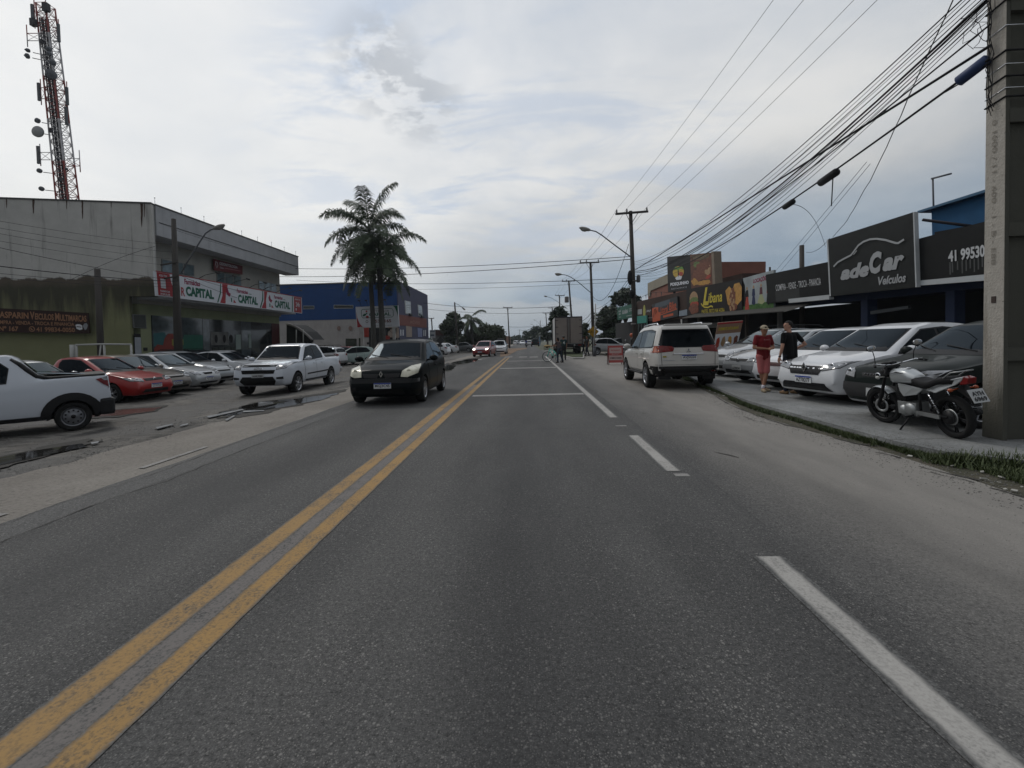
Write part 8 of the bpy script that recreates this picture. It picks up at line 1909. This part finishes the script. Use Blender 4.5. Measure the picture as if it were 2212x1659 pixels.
P2, B2, T2 = util(1374, 1362, 456, 27.5, 'nearest dark utility pole on the right with crossarm and street lamp', ((1328.5, 463.5), (1399, 458)), [(1364, 556), (1330, 531), (1300, 508), (1287, 500), (1274, 497)])
P3, B3, T3 = util(1283, 1275.5, 566, 43.5, 'second dark utility pole on the right, behind the warning sign', ((1252, 568.5), (1294, 567)), [(1277, 633), (1250, 610), (1232, 598), (1222, 594), (1213, 593)])
P4, B4, T4 = util(1240, 1228.5, 606, 64, 'third utility pole on the right, above the box truck', ((1214, 608), (1242, 607)), None)
P5, B5, T5 = util(1211, 1208.5, 638, 88, 'fourth utility pole on the right with a drum transformer beside the lamp', ((1199, 638.5), (1219.5, 638.5)), [(1226, 668), (1205, 652), (1192, 644), (1182, 641)])
P6, B6, T6 = util(1194, 1193, 664, 118, 'fifth utility pole on the right, small, left of the truck top', ((1184.5, 665.5), (1202, 665)), None)
util(1184, 1179, 676, 120, 'slender pale post with a flat top left of the fifth utility pole', ((1172, 676.5), (1186, 676.5)), None, ins=2)
util(1167, 1167, 692, 170, 'thin far pole with curved lamp arm above the dark off-roader', None, [(1166.5, 702), (1162, 696), (1156, 692)])
util(1160.5, 1160, 701, 200, 'farther thin pole with curved lamp arm left of its neighbour', None, [(1160, 708), (1155, 704), (1149, 701)])
for u, v, Y, lb in ((1151, 712, 260, 'tiny distant pole right of the road end'), (1122, 712, 300, 'tiny distant pole over the road end'), (1130, 713, 320, 'tiny distant pole just right of the one over the road end')): util(u, u, v, Y, lb, ((u-4, v+1), (u+4, v+1)), None, ins=2)
mb = MB(); mb.lathe([(.001, -.42), (.26, -.40), (.28, -.3), (.28, .3), (.26, .36), (.001, .40)], DY(1220, 642, 63.6)-B4+Vector((.25, 0, -.3)), 'Z', 16); mb.build('transformer', CER, P4)
Pm, Bm, Tm = util(1101, 1096.5, 664, 92, 'slender post with flat double arm beside the median', ((1087, 664.5), (1107, 664.5)), None, ins=2, r=(.14, .09))
Pq, Bq, Tq = util(990, 982, 653, 70, 'dark utility pole with slanting arm before the round tree', None, [(982, 655), (990, 658), (998, 664)], z0=-.2)
util(936.5, 932, 687, 90, 'short far pole just right of the blue building', ((926, 688), (938, 688)), None, ins=2, z0=-.2)
PLf, BLf, TLf = util(388, 375, 473, 24.6, 'tall dark wooden pole with a curved street lamp before the pharmacy', None, [(391, 590), (410, 557), (432, 522), (444, 504), (455, 496.5), (462, 494)], z0=-.2, r=(.24, .11))
for v in (570, 600): mb = MB(); a = DY(383 if v == 600 else 380, v, 24.6)-BLf; mb.box(a+Vector((-.25, -.15, 0)), (.9, .06, .07), 0, 0, -.15); mb.build('bracket', WOOD, PLf)
mb = MB(); 
for i in range(5): a = DY(377+i*.5, 525+i*9, 24.6)-BLf; mb.box(a+Vector((-.16, -.1, 0)), (.12, .12, .12))
util(221, 210, 581, 22.3, 'thin dark wooden pole against the mouldy side wall', None, None, z0=-.2, r=(.15, .12))
util(1733, 1732, 530, 27.0, 'short brown pole top sticking out behind the fascia board', None, None, r=(.14, .12))
util(1666, 1663, 577, 30.0, 'small dark post top behind the costume board', None, None, r=(.08, .06))
P2d, *_z = P2, None
for v in (607, 640, 700): mb = MB(); a = DY(1369, v, 27.5)-B2; mb.lathe([(.17, -.04), (.17, .04)], a, 'Z', 10); mb.build('band', CER, P2)
mb = MB(); a = DY(1361, 600, 27.2)-B2; mb.ball(a, (.15, .13, .42), 10, 8); mb.ball(a+Vector((.1, 0, -.9)), (.17, .13, .26), 10, 8); mb.build('cable_slack', CAB, P2)
mb = MB(); a = DY(1379, 603, 27.4)-B2; mb.lathe([(.09, -.18), (.11, -.1), (.11, .16), (.05, .24), (.001, .24)], a, 'Z', 10); mb.build('canister', TB, P2)

CG = {}
def cable(p0, p1, sag, r, label=None, group=None, n=22, name='cable', wob=0):
    p0, p1 = Vector(p0), Vector(p1); pts = []
    for i in range(n+1):
        t = i/n; q = p0.lerp(p1, t); q.z -= sag*4*t*(1-t); q += Vector((mnoise.noise(q*.7), 0, mnoise.noise(q*.7+Vector((5, 0, 0)))))*wob; pts.append(q)
    mb = MB(); mb.tube(pts, r, 6); o = mb.build(name, CAB); tag(o, label, 'cable', group); return o
yp = 6.15
def near(u, v, Y=yp): return DY(u, v, Y)
# telephone bundle from the concrete pole to the nearest utility pole
for i, (un, vn, vf, sag, r, lb) in enumerate(((2098, -12, 569, .70, .005, 'hair-thin wire between the two topmost cables of the bundle'), (2118, -9, 576, .66, .005, 'hair-thin wire above the third cable of the bundle'), (2130, -5, 583, .95, .005, 'slack hair-thin wire crossing the thick cable'), (2137, 6, 590, .78, .005, 'taut hair-thin wire under the thick cables'), (2138, 20, 597, .88, .005, 'hair-thin wire near the bottom of the bundle'), (2092, -14, 566, .62, .011, 'topmost cable of the bundle leaving the concrete pole'), (2106, -10, 572, .75, .009, 'second cable from the top of the bundle'), (2128, -8, 580, .70, .009, 'third thin cable of the bundle'), (2133, -2, 586, .82, .020, 'thickest black cable in the middle of the bundle'), (2134, 3, 588, .90, .014, 'thick cable lying just under the thickest one'), (2136, 10, 592, .95, .008, 'thin cable under the thick middle pair'), (2138, 16, 596, 1.02, .007, 'thin slack cable low in the bundle'), (2139, 24, 600, 1.08, .006, 'lowest faint thread of the bundle'))):
    cable(near(un, vn), DY(1369, vf, 27.3), sag, r*.78, lb, 'cables between the concrete pole and the first utility pole')
cable(near(2140, 52), DY(1370, 598, 27.3), .55, .011, 'lone cable just below the bundle at the concrete pole', 'cables between the concrete pole and the first utility pole')
cable(near(2140, 98), DY(1372, 583, 27.3), .02, .018, 'thick straight cable from the concrete pole strap to the first utility pole')
# spliced cable with closures
c1a, c1b = near(2136, 128), DY(1443, 586, 24.8)
def on(u): # point on that cable near column u
    lo, hi = 0, 1
    for _ in range(30):
        m = (lo+hi)/2; q = c1a.lerp(c1b, m); q.z -= .30*4*m*(1-m); dd = q-CAMP; uu = W_D/2+F_D*(dd.dot(Rv)/dd.dot(Fv))
        if uu > u: lo = m
        else: hi = m
    return q
cable(c1a, c1b, .30, .016, 'low spliced cable carrying two black closures')
for u0, u1, lb, sz in ((1771, 1809, 'black splice closure nearer the camera on the low cable', .075), (1694, 1714, 'smaller black splice closure farther along the low cable', .065)):
    a, b = on(u0), on(u1); mb = MB(); d = (b-a); mb.tube([a+Vector((0, 0, -.05)), a.lerp(b, .06)+Vector((0, 0, -.05)), b.lerp(a, .06)+Vector((0, 0, -.05)), b+Vector((0, 0, -.05))], [sz*.6, sz, sz, sz*.6], 12); o = mb.build('splice_closure', BLK); tag(o, lb, 'cable closure')
a, b = near(2068, 178, 6.5), near(2136, 126, 6.2); mb = MB(); mb.tube([a, a.lerp(b, .04), b.lerp(a, .04), b], [.05, .068, .068, .05], 16); o = mb.build('splice_closure', mat('closure_blue', (.03, .05, .12), .45)); tag(o, 'blue cylinder slung under the cables beside the concrete pole', 'cable closure')
cable(near(2136, 135), on(2030), .02, .008, 'short wire holding the blue cylinder', n=8)
mb = MB(); q = on(2040); 
cable(on(1708)+Vector((0, 0, -.08)), DY(1783, 533, 21), -.45, .007, 'thin drop wire curving from the farther closure to the tall board')
cable(on(1800), DY(1796, 445, on(1800).y), 0, .010, 'short loose end hanging from the nearer closure', n=4)
# steep cable from overhead to the brown pole and the tall board
cable(DY(2082, -60, 7.5), DY(1798, 512, 22), .55, .010, 'steep cable dropping from above to the corner of the tall board', wob=.05)
cable(DY(1792, 515, 22), DY(1742, 545, 26.9), .20, .010, 'short sagging cable between the tall board and the brown pole')
for i, (v0, v1) in enumerate(((370, 594), (374, 600))): cable(DY(1872+8*i, v0-20, 12), DY(1668+i*6, v1, 29.5), .02, .006, 'upper of two thin parallel service wires behind the boards' if i == 0 else 'lower of two thin parallel service wires behind the boards')
# high voltage lines over the road
HV = 'high voltage lines'
ins2 = [q for l, q in PIN if l.startswith('nearest dark')]; ins3 = [q for l, q in PIN if l.startswith('second dark')]; ins4 = [q for l, q in PIN if l.startswith('third utility')]; ins5 = [q for l, q in PIN if l.startswith('fourth utility')]
for q, (u, v), lb in zip(ins2, ((1676, -8), (1742, -8), (1852, -8)), ('left', 'middle', 'right')): cable(DY(u, v, 11.5), q, .12, .0055, lb+' high wire from overhead to the first crossarm', HV)
cable(DY(1903, -8, 11.5), DY(1369, 503, 27.5), .10, .006, 'fourth high wire reaching the first pole below its crossarm', HV)
for A_, B_, nm in ((ins2, ins3, 'first and second'), (ins3, ins4, 'second and third'), (ins4, ins5, 'third and fourth')):
    for i, (a, b) in enumerate(zip(A_, B_)): cable(a, b, .25, .008, ('left', 'middle', 'right')[i]+' high wire between the '+nm+' crossarms', HV, n=12)
# low cables between poles 2-3-4
for i, (v2, v3, sg_) in enumerate(((590, 668, .5), (596, 676, .6), (603, 680, .8), (607, 684, 1.0), (612, 688, 1.15))): cable(DY(1366, v2, 27.5), DY(1281, v3, 43.5), sg_, .018 if i > 2 else .012, '%s slack cable between the first and second utility poles' % ('highest', 'second highest', 'middle', 'second lowest', 'lowest')[i], 'slack cables between poles', n=16)
cable(DY(1358, 527, 27.5), DY(1278, 636, 43.5), 1.6, .014, 'deeply sagging cable from the first pole insulator to the second pole', n=18)
for i, (v3, v4, sg_) in enumerate(((672, 690, .6), (680, 698, .9), (686, 704, 1.2))): cable(DY(1280, v3, 43.5), DY(1238, v4, 64), sg_, .02, '%s slack cable between the second and third utility poles' % ('highest', 'middle', 'lowest')[i], 'slack cables between poles', n=14)
# wires across the road to the left
for i, (vr, ul, vl, Yl, r) in enumerate(((576, 560, 578, 42, .018), (582, 560, 597, 42, .020), (601, 640, 605, 50, .016), (608, 640, 620, 50, .010))): cable(DY(1362, vr-22 if i < 2 else vr, 27.6), DY(ul, vl, Yl), .35, r, '%s wire crossing the road from the first pole to the left' % ('highest', 'second', 'third', 'lowest')[i], 'wires crossing the road', n=30)
cable(DY(1236, 660, 64), DY(905, 653, 74), .6, .03, 'far wire crossing the road above the distant red car', 'far wires crossing the road', n=24)
cable(DY(1232, 672, 90), DY(925, 668, 88), .6, .03, 'fainter far wire crossing the road just below the other', 'far wires crossing the road', n=24)
cable(DY(1190, 700, 120), DY(1098, 706, 92), .3, .03, 'shortest far wire crossing low over the road end', 'far wires crossing the road', n=12)
# wires on the left, passing before the side wall
Ly = 14.0; LG_ = 'wires before the side wall'
for i, (v0, v1, r) in enumerate(((474, 527, .006), (489, 543, .006), (501, 558, .006), (517, 572, .006), (531, 603, .009), (572, 606, .016), (588, 612, .007), (597, 618, .007))):
    a = DY(-60, v0-(v1-v0)*.13, Ly); b = DY(384, v1+(v1-v0)*.05, 24.4); cable(a, b, .10, r, '%s wire passing before the mouldy side wall' % ('highest', 'second', 'third', 'fourth', 'fifth', 'thick black', 'seventh', 'lowest')[i], LG_)
cable(DY(150, 606, 22), DY(335, 532, 24.4), -.12, .010, 'rising wire from the thin pole to the building corner', n=10)
for i, (v0, v1) in enumerate(((590, 640), (596, 668))): cable(DY(392, v0, 24.5), DY(655, v1, 44), .5, .010, '%s service wire along the pharmacy sign' % ('upper', 'lower')[i], 'service wires along the sign')
cable(DY(382, 498, 24.6), DY(645, 562, 44), .25, .007, 'high wire from the wooden pole along the fascia', n=20)

for i in range(4):
    rnd = random.Random(40+i); a = DY(2095+i*9, 20+i*6, 6.4); pts = [a+Vector((rnd.uniform(-.06, .06), rnd.uniform(-.1, .1), -.07*j+rnd.uniform(-.03, .03))) for j in range(7)]; mb = MB(); mb.tube(pts, .004, 5); o = mb.build('wire_tangle', CAB); tag(o, ('short', 'curling', 'frayed', 'hooked')[i]+' loose wire end dangling from the bundle beside the concrete pole', 'wire')

# ------------------------------------------------------------------ air
mb = MB(); mb.box((0, 595, 24.4), (2020, 1330, 51.5)); hz = mb.build('haze', None, kind='stuff'); hm = bpy.data.materials.new('haze'); hm.use_nodes = True; nt = hm.node_tree; nt.nodes.clear()
o_ = nt.nodes.new('ShaderNodeOutputMaterial'); v_ = nt.nodes.new('ShaderNodeVolumePrincipled'); v_.inputs['Color'].default_value = (.80, .88, .95, 1); v_.inputs['Density'].default_value = .00034; v_.inputs['Anisotropy'].default_value = .2
nt.links.new(v_.outputs[0], o_.inputs['Volume']); hz.data.materials.clear(); hz.data.materials.append(hm)
bpy.data.scenes.remove(TMP)
